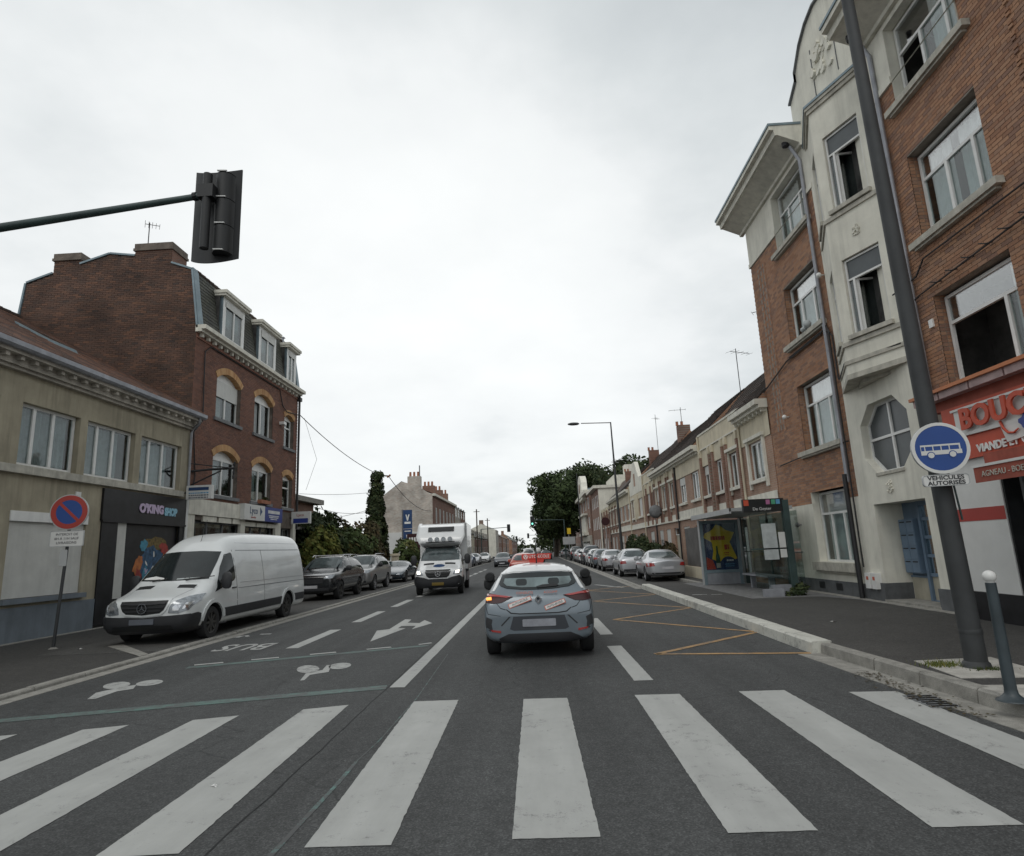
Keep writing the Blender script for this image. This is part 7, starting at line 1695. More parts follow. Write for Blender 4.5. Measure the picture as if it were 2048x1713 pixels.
# no parking sign
ns = thing('no_parking_sign', 'round blue no parking sign with red ring on a thin leaning post, left pavement', 'sign', (-10.33, 13.2, .045))
m = MB(); m.tube([(-10.33, 13.2, .045), (-10.24, 13.2, 2.0), (-10.22, 13.2, 3.1)], .032, 12); m.build('post', 'mast_grey', ns, smooth=50)
m = MB(); m.lathe([(0, .045), (.09, .045), (.05, .07), (.035, .08)], (-10.33, 13.2, 0), 'z', 14); m.build('foot', 'concrete', ns)
nf = Fr((-10.22, 13.14, 0), Vector((math.cos(R(12)), math.sin(R(12)), 0)), Vector((math.sin(R(12)), -math.cos(R(12)), 0)))
zc = 2.91; m = MB(); m.prism(nf, arc(0, zc, .385), -.03, 0); m.build('disc', 'sign_back', ns)
m = MB(); m.ring(nf, arc(0, zc, .365), arc(0, zc, .262), 0, .006); m.build('red_ring', 'sign_red', ns)
m = MB(); m.prism(nf, arc(0, zc, .262), 0, .004); m.build('blue_field', 'sign_blue', ns)
a = R(135); c, s = math.cos(a), math.sin(a); h = .03; l_ = .265
m = MB(); m.prism(nf, [(c * l_ - s * h, zc + s * l_ + c * h), (c * l_ + s * h, zc + s * l_ - c * h), (-c * l_ + s * h, zc - s * l_ - c * h), (-c * l_ - s * h, zc - s * l_ + c * h)], .004, .0075); m.build('red_bar', 'sign_red', ns)
m = MB(); m.prism(nf, rr_poly(-.33, .33, 2.17, 2.50, .03), -.025, 0); pl = m.build('plate', 'sign_white', ns)
m = MB(); m.ring(nf, rr_poly(-.335, .335, 2.165, 2.505, .03), rr_poly(-.322, .322, 2.178, 2.492, .028), -.028, .005); m.build('plate_rim', 'sign_back', ns)
for z, tx in ((2.425, 'INTERDIT DE'), (2.335, '6H À 11H SAUF'), (2.245, 'LIVRAISONS')): text(tx, 'lettering', 'sign_text', pl, nf.p(0, z, .003), nf.u, (0, 0, 1), .075, .001, sx=1.0 if len(tx) < 12 else .95)
m = MB(); m.prism(nf, rr_poly(-.12, .02, 1.75, 2.1, .02), -.05, -.03); m.build('back_plate', 'sign_back', ns)
# bus shelter
bs = thing('bus_shelter', 'glass bus shelter with yellow and blue advert panel and dark frame', 'bus shelter', (6.8, 20.5, .145))
PY_ = 22.95; fp = FG(PY_)
m = MB(); m.box(5.92, 6.04, PY_ - .1, PY_ + .1, .145, 2.42); m.box(7.2, 7.32, PY_ - .1, PY_ + .1, .145, 2.42); m.box(6.04, 7.2, PY_ - .1, PY_ + .1, 2.3, 2.42); m.box(6.04, 7.2, PY_ - .1, PY_ + .1, .56, .66); pn = m.build('advert_frame', 'zinc', bs)
m = MB(); m.box(6.0, 7.25, PY_ - .08, PY_ + .08, .16, .56); m.build('advert_base', 'zinc_pipe', bs)
m = MB(); m.box(5.905, 5.925, PY_ - .11, PY_ + .11, .145, 2.45); m.build('frame_edge', 'sign_back', bs)
m = MB(); m.fbox(fp, 6.04, 7.2, .66, 2.3, -.02, .04); po = m.build('poster', 'poster_blue', bs)
st_ = [(6.62 + (a - 6.62) * 1.12, 1.56 + (b - 1.56) * 1.18) for a, b in [(6.3, 1.95), (6.42, 2.02), (6.55, 2.17), (6.7, 2.1), (6.85, 1.98), (7.1, 1.9), (7.0, 1.72), (6.93, 1.62), (7.05, 1.3), (7.12, 1.12), (6.95, 1.05), (6.5, 1.05), (6.32, 1.12), (6.38, 1.35), (6.36, 1.62), (6.1, 1.78), (6.16, 1.9)]]
for nm, poly, mt, d in (('poster_shape', st_, 'poster_yellow', .046), ('poster_shape', [(6.06, .68), (6.4, .68), (6.3, 1.0), (6.08, 1.12)], 'poster_red', .049), ('poster_shape', [(6.42, 1.9)] + arc(6.12, 1.42, .14, 16)[:0] + [(6.46, 1.9), (6.46, 1.9)], 'poster_red', .05)):
    if len(set(poly)) < 4: continue
    m = MB(); m.prism(fp, poly, .04, d); m.build(nm, mt, po)
m = MB(); m.prism(fp, arc(6.14, 1.45, .13, 16), .04, .05); m.build('poster_shape', 'poster_blue', po)
m = MB(); m.prism(fp, arc(6.86, .82, .3, 20)[:11], .04, .0505); m.build('poster_shape', 'poster_blue', po)
m = MB(); m.prism(fp, [(6.42, .72), (6.56, .72), (6.56, 1.12), (6.52, 1.25), (6.51, 1.5), (6.46, 1.5), (6.45, 1.25), (6.42, 1.12)], .05, .056); m.build('poster_bottle', 'poster_green', po)
m = MB(); m.prism(fp, [(6.415, .73), (6.565, .73), (6.565, .9), (6.415, .9)], .056, .058); m.build('poster_label', 'stone_sill', po)
for zz, ww, hh, cx, mt in ((1.78, .25, .07, 6.55, 'poster_red'), (1.45, .09, .09, 6.85, 'poster_red'), (1.25, .08, .02, 6.82, 'poster_red'), (1.18, .07, .015, 6.82, 'poster_red'), (.98, .12, .03, 6.92, 'text_white'), (.85, .18, .02, 6.9, 'chip_cyan'), (.78, .16, .015, 6.9, 'chip_cyan')):
    r0 = random.Random(zz); u = cx - ww
    m = MB()
    while u < cx + ww: l = r0.uniform(.02, .06) * (2 if hh > .05 else 1); m.fbox(fp, u, min(u + l, cx + ww), zz - hh, zz + hh, .052, .0545); u += l + .015
    m.build('poster_lettering', mt, po)
m = MB(); m.face([fp.p(6.05, .67, .06), fp.p(7.19, .67, .06), fp.p(7.19, 2.29, .06), fp.p(6.05, 2.29, .06)]); m.build('advert_glass', 'glass', bs)
m = MB(); m.box(7.42, 7.56, 22.9, 23.15, .145, 2.6); m.build('column', 'green_metal', bs); m = MB(); m.box(7.0, 7.16, 17.75, 17.95, .145, 2.75); m.build('column', 'green_metal', bs)
m = MB(); m.hexa([(5.75, 18.6, 2.52), (7.6, 18.6, 2.52), (7.6, 23.2, 2.48), (5.85, 23.2, 2.48), (5.75, 18.6, 2.62), (7.6, 18.6, 2.62), (7.6, 23.2, 2.58), (5.85, 23.2, 2.58)]); m.box(5.74, 5.80, 18.6, 23.2, 2.46, 2.62); m.build('roof', 'sign_back', bs)
f17 = FG(17.85); m = MB(); m.fbox(f17, 5.9, 7.05, 2.44, 2.80, -.06, .06); hd = m.build('header_board', 'signal_black', bs)
m = MB(); m.fbox(f17, 5.92, 6.06, 2.62, 2.78, .06, .068); m.build('route_chip', 'shop_red', hd)
for u, mt in ((6.55, 'chip_pink'), (6.7, 'chip_green'), (6.83, 'chip_cyan')): m = MB(); m.fbox(f17, u, u + .11, 2.64, 2.77, .06, .068); m.build('route_chip', mt, hd)
text('De Geyter', 'stop_name', 'text_white', hd, (6.42, 17.785, 2.52), (1, 0, 0), (0, 0, 1), .12, .002)
m = MB(); m.box(6.05, 7.0, 17.84, 17.86, .35, 2.40); m.build('end_glass', 'glass_shelter', bs)
m = MB(); m.box(7.44, 7.46, 18.0, 20.3, .45, 2.45); m.build('back_glass', 'glass_shelter', bs); m = MB(); m.box(7.44, 7.46, 20.4, 22.9, .45, 2.45); m.build('back_glass', 'glass_shelter', bs)
m = MB(); m.box(7.42, 7.48, 17.95, 22.9, 1.25, 1.28); m.box(7.42, 7.48, 20.32, 20.38, .15, 2.5); m.fbox(f17, 6.0, 7.0, 1.38, 1.42, -.02, .03); m.build('glazing_bar', 'green_metal', bs)
m = MB(); m.fbox(f17, 6.35, 6.75, 1.1, 2.1, .02, .03); m.build('timetable', 'curtain', bs); m = MB(); m.fbox(f17, 6.8, 6.98, 1.15, 1.85, .02, .03); m.build('route_map', 'sign_white', bs)
m = MB(); m.box(6.75, 7.2, 18.9, 21.2, .55, .6); m.box(6.9, 7.05, 19.2, 19.3, .15, .55); m.box(6.9, 7.05, 20.8, 20.9, .15, .55); m.build('bench', 'zinc_pipe', bs)
for nm, lb, bx in (('planter', 'pale trough standing on the pavement at the near end of the bus shelter', (6.05, 6.55, 17.25, 17.45, .15, .34)), ('planter', 'second pale trough tucked against the dark shelter column', (6.4, 6.9, 17.6, 17.8, .15, .42))):
    m = MB(); m.box(*bx); lit(m.build(nm, 'zinc_pipe', None, loc=(bx[0], bx[2], .15)), lb, 'planter')
foliage('weeds', [((7.05, 17.4, .28), (.28, .2, .16)), ((6.75, 17.3, .2), (.2, .12, .08))], 420, .05, 'leaf_dark', None, seed=9, kind='stuff')
# lamp posts further off
def lamp(label, x, y, H, arm=2.8, s=1):
    t = thing('street_lamp', label, 'street lamp', (x, y, .1), group='tall street lamps on the right pavement'); m = MB(); m.tube([(x + .12, y, .1), (x + .02, y, H * .5), (x - .04, y, H)], [.11, .085, .05], 10); m.build('pole', 'mast_grey', t, smooth=50)
    if arm: m = MB(); m.tube([(x - .04, y, H - .04), (x - arm * .8, y, H + .02)], .035, 8); m.build('arm', 'mast_grey', t); m = MB(); m.lathe([(0, -.45), (.06, -.4), (.11, -.2), (.12, .0), (.1, .3), (.04, .42), (0, .44)], (x - arm, y, H), 'x', 10); m.build('lantern', 'mast_grey', t, smooth=60)
    return t
lamp('tall street lamp with horizontal arm rising behind the parked silver cars', 5.95, 45, 10.7)
lamp('slim mast without arm in front of the round gabled building', 5.35, 76, 10.7, 0)
lamp('thin far street lamp with its arm against the big trees', 6.0, 122, 11.3)
# far traffic signals
def signal(label, mx, hx, y, hz, s=1.0, face=False, armz=None):
    t = thing('traffic_signal', label, 'traffic light', (mx, y, 0), group='overhead traffic signals far along the street'); m = MB(); m.tube([(mx, y, 0), (mx, y, hz)], .09, 8); m.tube([(mx, y, hz), (hx, y, hz + .15)], .05, 6); m.build('mast', 'green_metal', t)
    m = MB(); m.box(hx - .26 * s, hx + .26 * s, y - .1, y + .1, hz - .62 * s, hz + .62 * s); m.build('head', 'signal_black', t)
    if face:
        m = MB(); m.lathe([(0, -.14), (.13, -.14), (.13, -.1)], (hx, y, hz - .36), 'y', 12); m.build('green_light', 'glow_green', t)
    return t
signal('signal head showing green, hanging over the road before the trees', 3.95, -.55, 88, 5.55, 1.1, True)
signal('dark overhead signal on a long arm from the left, beside the white far house', -8.6, -4.3, 96, 5.0, .95)
signal('smaller dark overhead signal farther along on the left', -8.2, -5.4, 165, 4.6, .95)
signal('small dark signal head farthest down the street', 4.2, -2.2, 158, 5.0, 1.0)
def roundsign(label, x, y, z, r, mt, h=None):
    t = thing('road_sign', label, 'sign', (x, y, .1)); m = MB(); m.tube([(x, y + .05, .1), (x, y + .05, z + r)], .04, 8); m.build('post', 'sign_back', t)
    f = FG(y); m = MB()
    if mt == 'red': m.prism(f, arc(x, z, r, 20), 0, .02); m.build('disc', 'lamp_smoke', t)
    else: m.fbox(f, x - r, x + r, z - r * .6, z + r * .6, 0, .02); m.build('plate', 'sign_back', t)
    return t
roundsign('dark red round sign in front of the far terrace', 7.0, 63, 4.1, .42, 'red')
t = roundsign('grey direction sign with small yellow lamp above, under the trees', 4.4, 86, 2.6, .85, 'w')
m = MB(); m.box(4.2, 4.7, 85.9, 86, 3.5, 4.3); m.build('lamp_box', 'poster_yellow', t)
# ================================================================== LEFT MIDDLE DISTANCE
gl = thing('garden_wall', 'low wall with two cream topped pillars behind the parked cars', 'wall', (-10.2, 34, 0))
m = MB(); m.box(-10.35, -10.1, 31.4, 62, 0, .95); m.build('wall', 'brick_far_brown', gl)
for y in (31.6, 37.9, 44.5):
    m = MB(); m.box(-10.45, -10.0, y - .22, y + .22, 0, 1.62); q = m.build('pillar', 'stucco_cream', gl); m = MB(); m.box(-10.53, -9.92, y - .3, y + .3, 1.62, 1.72); m.box(-10.48, -9.97, y - .25, y + .25, 1.72, 1.78); m.build('pillar_cap', 'stucco_cream', q)
def bush(label, blobs, n, size, mat, seed, gaps=0.0, stems=True, nm='shrub'):
    c = blobs[0][0]; t = thing(nm, label, nm, (c[0], c[1], .04))
    foliage('foliage', blobs, n, size, mat, t, gaps, seed=seed)
    if stems:
        m = MB(); r0 = random.Random(seed)
        for k in range(5): x, y = c[0] + r0.uniform(-.3, .3), c[1] + r0.uniform(-.3, .3); m.tube([(x, y, 0), (x + r0.uniform(-.2, .2), y + r0.uniform(-.2, .2), c[2] * .6), (x + r0.uniform(-.7, .7), y + r0.uniform(-.7, .7), c[2] * 1.2)], [.06, .045, .015], 6)
        m.build('stems', 'bark', t)
    return t
bush('bright yellowish green shrub right behind the white van', [((-11.3, 32.4, 1.7), (.8, 1.4, 1.5)), ((-11.7, 33.6, 2.4), (.8, 1.2, .9))], 5200, .13, 'leaf_light', 11)
bush('tall dark green shrub between the yellowish one and the ivy column', [((-12.6, 35.6, 2.1), (1.5, 2.0, 1.9)), ((-12.0, 34.0, 2.6), (.9, 1.2, 1.0)), ((-13.6, 36.5, 3.2), (.9, 1.2, .8))], 9500, .14, 'leaf_dark', 12)
bush('rounded mid green shrub over the garden wall behind the black off-roader', [((-11.7, 38.2, 1.8), (1.2, 2.0, 1.5)), ((-11.4, 40.2, 1.7), (1.0, 1.6, 1.3))], 7800, .14, 'leaf_mid', 13)
bush('reddish brown tinged shrub in front of the ivy covered pole', [((-11.9, 42.6, 2.2), (1.3, 2.0, 2.0)), ((-13.4, 40.5, 3.1), (1.2, 1.8, 1.2)), ((-14.8, 41.5, 2.8), (1.4, 1.5, 1.6))], 9500, .14, 'leaf_brown', 14)
bush('dark mixed shrub with thin shoots rising into the sky', [((-14.2, 38.0, 3.0), (1.3, 1.6, 1.3)), ((-13.3, 39.5, 3.9), (.6, .8, .6)), ((-14.9, 39.0, 3.9), (.5, .7, .6))], 6200, .14, 'leaf_dark', 15)
bush('loose grey green bush in front of the whitewashed gable', [((-11.0, 52.0, 1.5), (1.0, 1.8, 1.4)), ((-11.2, 55.0, 1.1), (.9, 1.5, 1.1))], 4200, .16, 'leaf_mid', 16, .08)
bush('dark distant tree crown behind the red brick annex', [((-21, 52, 3.6), (3.5, 3, 2.6))], 4200, .25, 'leaf_dark', 17, nm='tree')
# ivy column
iv = thing('ivy_pole', 'utility pole completely wrapped in dark ivy left of the whitewashed gable', 'utility pole', (-11.75, 45, 0))
m = MB(); m.tube([(-11.75, 45, 0), (-11.75, 45, 7.7)], [.16, .11], 10); m.tube([(-11.75, 45, 7.55), (-10.7, 45, 7.45)], .05, 6); m.build('pole', 'bark', iv)
m = MB(); 
for k, z in enumerate((7.4, 7.5)): m.lathe([(0, -.08), (.07, -.05), (.07, .05), (0, .08)], (-10.85 + k * .15, 45, z), 'z', 8)
m.build('insulator', 'clay_pot', iv)
foliage('ivy', [((-11.75, 45, 1.4), (.95, .9, 1.6)), ((-11.75, 45, 3.2), (.85, .8, 1.3)), ((-11.8, 45, 4.6), (.68, .65, 1.2)), ((-11.75, 45, 5.9), (.56, .5, 1.2)), ((-11.7, 45, 6.9), (.48, .42, .95)), ((-11.6, 45, 7.5), (.46, .4, .35)), ((-11.75, 45, 2.6), (.9, .8, 1.6)), ((-11.75, 45, 5.2), (.55, .5, 1.4)), ((-11.2, 45, 7.5), (.35, .25, .15))], 26000, .12, 'leaf_dark', iv, seed=21)
# wires
wire('overhead_cable', 'black cable from the tall brick building to the ivy covered pole', [(-12.2, 31.2, 9.15), (-11.5, 45, 7.6)], .022, .35)
wire('overhead_cable', 'black cable drooping from the ivy pole across the whitewashed gable', [(-10.8, 45, 7.45), (-11.1, 65, 6.1)], .025, .7)
wire('overhead_cable', 'thin wire crossing the sky just above the brick annex', [(-14, 36, 5.5), (-12, 45, 6.3)], .012, .1)
wire('overhead_cable', 'upper of two crossing thin wires behind the shrubs', [(-15, 40, 5.2), (-12, 45, 4.9)], .014, .35)
wire('overhead_cable', 'lower of two crossing thin wires behind the shrubs', [(-16, 41, 4.2), (-12, 45, 5.1)], .014, .2)
wire('drop_wire', 'thin loop of wire hanging beside the brick building edge', [(-12.0, 31.3, 9.0), (-11.4, 31.6, 6.8), (-11.9, 31.5, 5.2)], .008, .0)
# whitewashed gable house
wg = thing('gable_house', 'old house with blotchy whitewashed gable wall and brick street front', 'house', (-14, 70, 0))
m = MB(); gm = [(-10.9, 0), (-10.9, 7.9), (-11.4, 8.1), (-12.6, 8.9), (-14.2, 9.35), (-16.4, 7.8), (-17.6, 6.9), (-17.6, 0)]
m.face([(x, 65, z) for x, z in gm]); m.build('gable_wall', 'whitewash', wg)
f = FL(-10.9); hs = [(67 + i * 2.7, 68.2 + i * 2.7, z, z + 1.7, .12) for i in range(6) for z in (4.9,)] + [(67 + i * 2.7, 68.2 + i * 2.7, 2.1, 3.7, .12) for i in range(6)]
m = MB(); wall(m, f, 65, 83, 0, 7.9, hs, .12); m.build('wall', 'brick_far_brown', wg)
m = MB(); m.box(-17.5, -11.3, 65.2, 82.8, .1, 7.7); m.build('interior', 'room_dark', wg)
for h in hs: window(wg, f, *h[:4], rec=.1, cols=(.5,), fw=.09, room=False)
m = MB(); m.fbox(f, 65, 83, 7.7, 7.95, 0, .3); m.fbox(f, 65, 83, 4.2, 4.4, 0, .15); m.build('cornice', 'render_trim', wg)
m = MB(); m.face([(-10.7, 65, 7.9), (-10.7, 83, 7.9), (-14.2, 83, 9.4), (-14.2, 65, 9.4)]); m.face([(-17.8, 65, 6.8), (-17.8, 83, 6.8), (-14.2, 83, 9.4), (-14.2, 65, 9.4)]); m.build('roof', 'tile_red', wg)
for i, (x, y) in enumerate(((-12.9, 65.6), (-12.3, 71), (-12.3, 76.5), (-12.3, 81.5))):
    m = MB(); m.box(x - .7, x + .7, y - .4, y + .4, 7.9, 9.9 - (.5 if i else 0)); ch = m.build('chimney', 'brick_far_red' if i else 'whitewash', wg)
    for k in range(3): m = MB(); zt = 9.9 - (.5 if i else 0); m.lathe([(.13, zt), (.12, zt + .5), (.09, zt + .52)], (x - .45 + k * .42, y, 0), 'z', 8); m.build('chimney_pot', 'clay_pot', ch)
m = MB(); m.tube([(-12.35, 65.6, 9.9), (-12.35, 65.6, 11.1)], .06, 6); m.build('flue', 'stone_grey', wg)
f65 = FG(65); m = MB(); m.fbox(f65, -16.6, -10.95, .2, 4.0, 0, .08); m.build('hoarding', 'sign_white', wg)
# hoarding signs in front of it
ps = thing('pylon_sign', 'tall dark blue two part sign on a pole beside the whitewashed gable', 'sign', (-13.0, 62, 0)); f62 = FG(60)
m = MB(); m.tube([(-13.05, 60.05, 0), (-13.05, 60.05, 6.0)], .07, 8); m.build('pole', 'stone_grey', ps)
for z0, z1 in ((4.15, 5.95), (2.9, 4.1)): m = MB(); m.fbox(f62, -12.95, -12.1, z0, z1, -.08, .08); pb = m.build('panel', 'logo_blue', ps)
for zz, w2, h2 in ((5.2, .2, .3), (4.7, .3, .1), (3.9, .3, .05), (3.3, .16, .25)): m = MB(); m.prism(f62, [(-12.52 - w2, zz + h2), (-12.52 - w2 * .4, zz + h2), (-12.52, zz), (-12.52 + w2 * .4, zz + h2), (-12.52 + w2, zz + h2), (-12.52 + w2 * .25, zz - h2), (-12.52 - w2 * .25, zz - h2)] if h2 > .2 else [(-12.52 - w2, zz - h2), (-12.52 + w2, zz - h2), (-12.52 + w2, zz + h2), (-12.52 - w2, zz + h2)], .08, .1); m.build('sign_mark', 'text_white', ps)
as_ = thing('advert_hoarding', 'dark red advertising hoarding with white lettering behind the truck', 'sign', (-11.5, 59, 0)); f59 = FG(59)
m = MB(); m.fbox(f59, -12.4, -9.4, 1.9, 3.6, -.1, 0); b_ = m.build('board', 'lamp_smoke', as_); m = MB(); m.fbox(f59, -12.4, -9.4, 1.2, 1.85, -.1, 0); m.build('board', 'stone_sill', as_)
text('SUPER U', 'sign_letters', 'text_white', b_, (-11.3, 58.98, 3.05), (1, 0, 0), (0, 0, 1), .6, .01) if 0 else None
m = MB(); u = -12.2; r0 = random.Random(3)
while u < -10.6: l = r0.uniform(.1, .25); m.fbox(f59, u, u + l, 2.85, 3.25, 0, .02); u += l + .08
m.build('sign_mark', 'text_white', b_); m = MB(); m.box(-12.3, -12.2, 59.02, 59.1, 0, 1.9); m.box(-9.6, -9.5, 59.02, 59.1, 0, 1.9); m.build('leg', 'stone_grey', as_)
# further houses on the left
def far_house(label, X, y0, y1, ez, side, wallm, seed, roofz=None, gm_='brick_side', rows=2):
    t = thing('far_house', label, 'house', (X, y0, 0), group='far houses closing the street'); f = FL(X) if side < 0 else FR(X); r0 = random.Random(seed)
    n = max(2, int((y1 - y0) / 3.2)); hs = [(y0 + (y1 - y0) * (i + .3) / n, y0 + (y1 - y0) * (i + .3) / n + 1.2, z, z + 1.5, .1) for i in range(n) for z in ((1, 3.8, 6.4)[:rows])]
    m = MB(); wall(m, f, y0, y1, 0, ez, hs, .1); m.build('wall', wallm, t)
    s = side; rz_ = roofz or ez + 1.6
    m = MB(); m.face([(X, y0, 0), (X + s * 7, y0, 0), (X + s * 7, y0, ez), (X + s * 3.5, y0, rz_), (X, y0, ez)]); m.build('end_wall', gm_, t)
    m = MB(); m.box(min(X + s * .3, X + s * 6.8), max(X + s * .3, X + s * 6.8), y0 + .2, y1 - .2, .1, ez - .1); m.build('interior', 'room_dark', t)
    m = MB(); m.face([(X - s * .2, y0, ez), (X - s * .2, y1, ez), (X + s * 3.5, y1, rz_), (X + s * 3.5, y0, rz_)]); m.face([(X + s * 7, y0, ez), (X + s * 7, y1, ez), (X + s * 3.5, y1, rz_), (X + s * 3.5, y0, rz_)]); m.build('roof', 'slate' if r0.random() < .5 else 'tile_dark', t)
    m = MB(); m.box(X + s * 3, X + s * 4, y0 + .3, y0 + 1.1, ez, rz_ + .9); m.build('chimney', 'brick_far_red', t)
    for h in hs: window(t, f, *h[:4], rec=.08, cols=(), fw=.1, room=False, name='window')
far_house('pale three storey house just past the whitewashed gable house', -10.9, 83, 89, 7.7, -1, 'stucco_old', 1, rows=3)
far_house('brown three storey house at the corner above the truck box', -10.9, 89, 95, 7.6, -1, 'brick_far_brown', 2, 8.3, rows=3)
far_house('lower grey roofed house seen over the truck box', -10.9, 95, 108, 4.6, -1, 'stucco_cream', 3, 7.0)
far_house('dark roofed row left of the white far house', -11.0, 108, 138, 4.2, -1, 'brick_far_brown', 4, 6.4)
far_house('white end walled house with small roof cap far on the left', -9.9, 150, 160, 6.6, -1, 'stucco_old', 5, 8.2, 'stucco_white')
far_house('far brick row beyond the white end wall', -10.5, 160, 185, 5.6, -1, 'brick_far_brown', 6, 7.6)
far_house('farthest brick row on the left side', -10.2, 185, 225, 5.4, -1, 'brick_far_red', 7, 7.4)
far_house('far brick house showing between the trees and the road on the right', 9.0, 125, 160, 5.5, 1, 'brick_far_red', 8, 7.5)
far_house('low distant house closing the view on the left of the road', -9.5, 235, 290, 5.0, -1, 'brick_far_brown', 9, 8.0)
for i, (x, y, h, l) in enumerate(((-9.6, 100, 8.4, 'thin utility pole above the grey roofed far house'), (-9.3, 118, 7.8, 'utility pole left of the white far house'))):
    t = thing('utility_pole', l, 'utility pole', (x, y, 0)); m = MB(); m.tube([(x, y, 0), (x, y, h)], [.14, .1], 8); m.tube([(x - .5, y, h - .4), (x + .5, y, h - .4)], .05, 6); m.build('pole', 'bark', t)
# trees on the right and the far end
def tree(label, x, y, H, crown, n, leaf, mat, seed, cz=None):
    t = thing('tree', label, 'tree', (x, y, 0), group='big leafy trees far along the right side'); r0 = random.Random(seed); m = MB()
    m.tube([(x, y, 0), (x + .2, y, H * .25), (x - .1, y, H * .5), (x + .1, y, H * .8)], [.5, .4, .28, .1], 10)
    for k in range(9):
        a = r0.uniform(0, 6.28); z = H * r0.uniform(.25, .55); q = r0.uniform(.5, .8); m.tube([(x, y, z), (x + math.cos(a) * crown * q * .5, y + math.sin(a) * crown * q * .5, z + H * .12), (x + math.cos(a) * crown * q, y + math.sin(a) * crown * q, z + H * .28)], [.2, .13, .04], 6)
    m.build('trunk', 'bark', t, smooth=50)
    bl = [((x, y, H * .62), (crown * .8, crown * .8, H * .3))]
    for k in range(11): a = r0.uniform(0, 6.28); q = r0.uniform(.45, .85); z = H * r0.uniform(.35, .85); rr_ = crown * r0.uniform(.3, .5) * (1.15 - z / H * .4); bl.append(((x + math.cos(a) * crown * q * (1.1 - abs(z / H - .55)), y + math.sin(a) * crown * q, z), (rr_, rr_, rr_ * .8)))
    foliage('crown', bl, n, leaf, mat, t, .04, seed=seed)
tree('nearest big dark tree overhanging the road, behind the round gabled building', 6.5, 114, 17.0, 7.6, 22000, .34, 'leaf_dark', 31)
tree('big dark tree left most, leaning over the lanes', 3.6, 122, 14.5, 5.6, 13000, .34, 'leaf_dark', 32)
tree('tall tree crown above the white three storey block', 15.0, 110, 18.0, 7.0, 16000, .34, 'leaf_dark', 33)
tree('tree crown showing above the pointed gable roofs', 20.0, 98, 17.0, 7.0, 13000, .34, 'leaf_dark', 34)
tree('rounder dark tree between two taller crowns on the right', 11.0, 124, 19.0, 7.5, 16000, .36, 'leaf_dark', 35)
tree('small far tree at the roadside right of the distant signals', 6.5, 190, 11, 5.5, 6000, .4, 'leaf_dark', 36)
tree('hazy far tree closing the end of the street on the right', 7, 270, 13, 8, 6000, .55, 'leaf_dark', 37)
foliage('treeline', [((x, 420, 2 + 1.5 * math.sin(x * .37)), (9, 5, 6.5)) for x in range(-60, 70, 9)], 16000, .8, 'leaf_dark', None, seed=41, kind='stuff')
foliage('treeline', [((x, 300, 1.5), (6, 4, 4.5)) for x in (-14, -20, -27, 12, 18, 25)], 7000, .6, 'leaf_dark', None, seed=42, kind='stuff')
h_ = foliage('hedge', [((6.9, 41.5, 1.2), (.35, 2.6, 1.05)), ((6.9, 45.5, 1.25), (.35, 2.4, 1.1)), ((6.95, 37.4, 1.0), (.3, 1.6, .8))], 7000, .10, 'leaf_dark', None, seed=51, loc=(6.9, 42, .12)); tag(h_, 'dark clipped hedge behind the parked silver cars, before the terrace', 'hedge')
h_ = foliage('hedge', [((7.0, 33.6, 1.0), (.3, 1.5, .7))], 2000, .09, 'leaf_brown', None, seed=52, loc=(7, 33.6, .12)); tag(h_, 'thin brownish hedge behind the silver coupe', 'hedge')
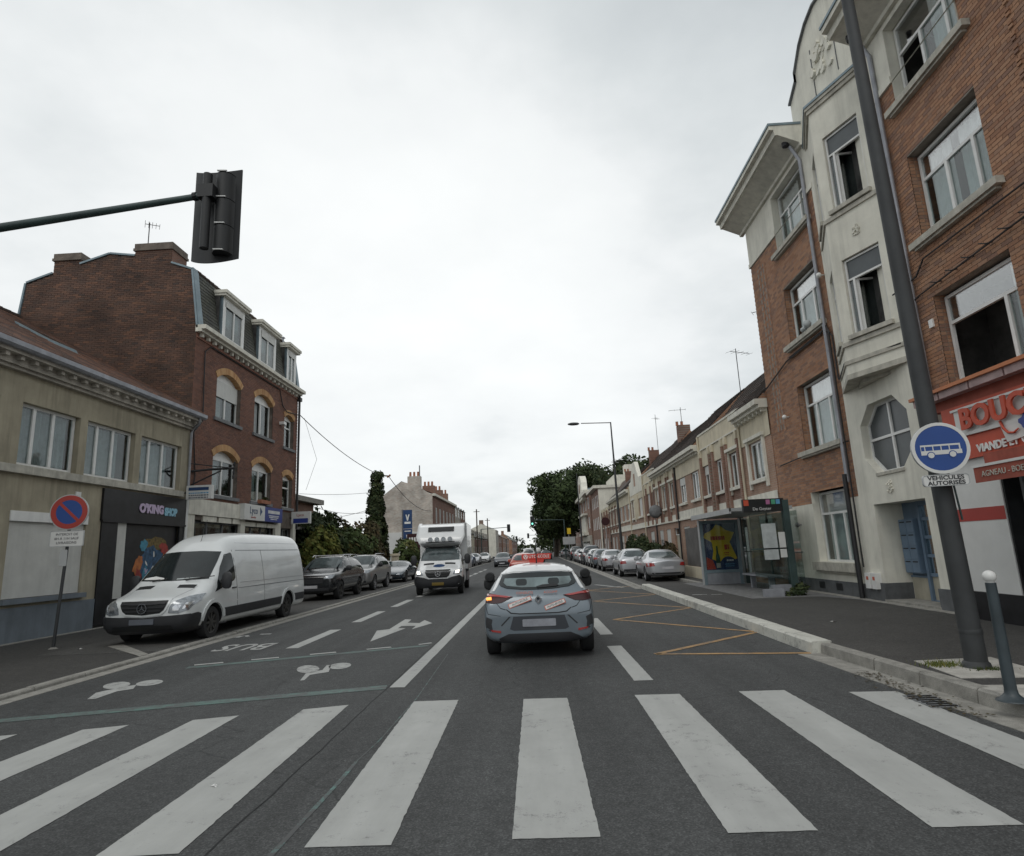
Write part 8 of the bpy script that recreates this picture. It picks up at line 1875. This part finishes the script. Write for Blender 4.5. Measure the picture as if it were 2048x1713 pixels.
# rider far ahead (seen as helmet and shoulders over the red sign)
def person_rider():
    t = thing('person', 'distant scooter rider in dark jacket and white helmet, ahead of driving school car', 'person', (.02, 30, 0), local=True)
    me = bpy.data.meshes.new('body'); vs = [(0, 0, .85), (0, .02, 1.1), (0, .06, 1.32), (0, .1, 1.45), (.2, .06, 1.34), (.27, .22, 1.1), (.24, .5, 1.05), (-.2, .06, 1.34), (-.27, .22, 1.1), (-.24, .5, 1.05), (.12, .0, .8), (.16, .4, .75), (.14, .3, .35), (-.12, .0, .8), (-.16, .4, .75), (-.14, .3, .35)]
    es = [(0, 1), (1, 2), (2, 3), (2, 4), (4, 5), (5, 6), (2, 7), (7, 8), (8, 9), (0, 10), (10, 11), (11, 12), (0, 13), (13, 14), (14, 15)]
    me.from_pydata(vs, es, []); o = bpy.data.objects.new('body', me); col.objects.link(o); o.modifiers.new('k', 'SKIN'); rd = [.17, .17, .16, .07, .09, .06, .045, .09, .06, .045, .12, .09, .06, .12, .09, .06]
    for i, r_ in enumerate(rd): me.skin_vertices[0].data[i].radius = (r_, r_ * .8)
    me.skin_vertices[0].data[0].use_root = True; s = o.modifiers.new('s', 'SUBSURF'); s.levels = 1; s.render_levels = 1
    rm = bpy.data.meshes.new_from_object(o.evaluated_get(bpy.context.evaluated_depsgraph_get())); bpy.data.objects.remove(o); rm.materials.append(M['signal_black']); b = bpy.data.objects.new('body', rm); col.objects.link(b); b.parent = t
    rm.polygons.foreach_set('use_smooth', [True] * len(rm.polygons))
    m = MB(); m.lathe([(.0, .14), (.09, .12), (.135, .04), (.14, -.03), (.12, -.11), (.07, -.13)], (0, .12, 1.60), 'z', 16); m.build('helmet', 'sign_white', t, smooth=True)
    sct = thing('scooter', 'dark red scooter ridden by the distant person ahead', 'scooter', (.02, 30, 0), local=True)
    m = MB(); m.lathe([(.0, -.05), (.2, -.05), (.22, 0), (.2, .05), (0, .05)], (0, -.45, .22), 'x', 16); m.build('wheel', 'tyre', sct); m = MB(); m.lathe([(.0, -.05), (.2, -.05), (.22, 0), (.2, .05), (0, .05)], (0, .85, .22), 'x', 16); m.build('wheel', 'tyre', sct)
    m = MB(); m.hexa([(-.13, -.7, .4), (.13, -.7, .4), (.13, .35, .4), (-.13, .35, .4), (-.1, -.75, .8), (.1, -.75, .8), (.12, .3, .78), (-.12, .3, .78)]); m.hexa([(-.18, .3, .25), (.18, .3, .25), (.18, .75, .3), (-.18, .75, .3), (-.17, .55, .95), (.17, .55, .95), (.15, .65, 1.0), (-.15, .65, 1.0)]); m.build('body', 'sign_red', sct)
    m = MB(); m.tube([(-.3, .55, 1.05), (.3, .55, 1.05)], .02, 6); m.build('handlebar', 'signal_black', sct)
person_rider()
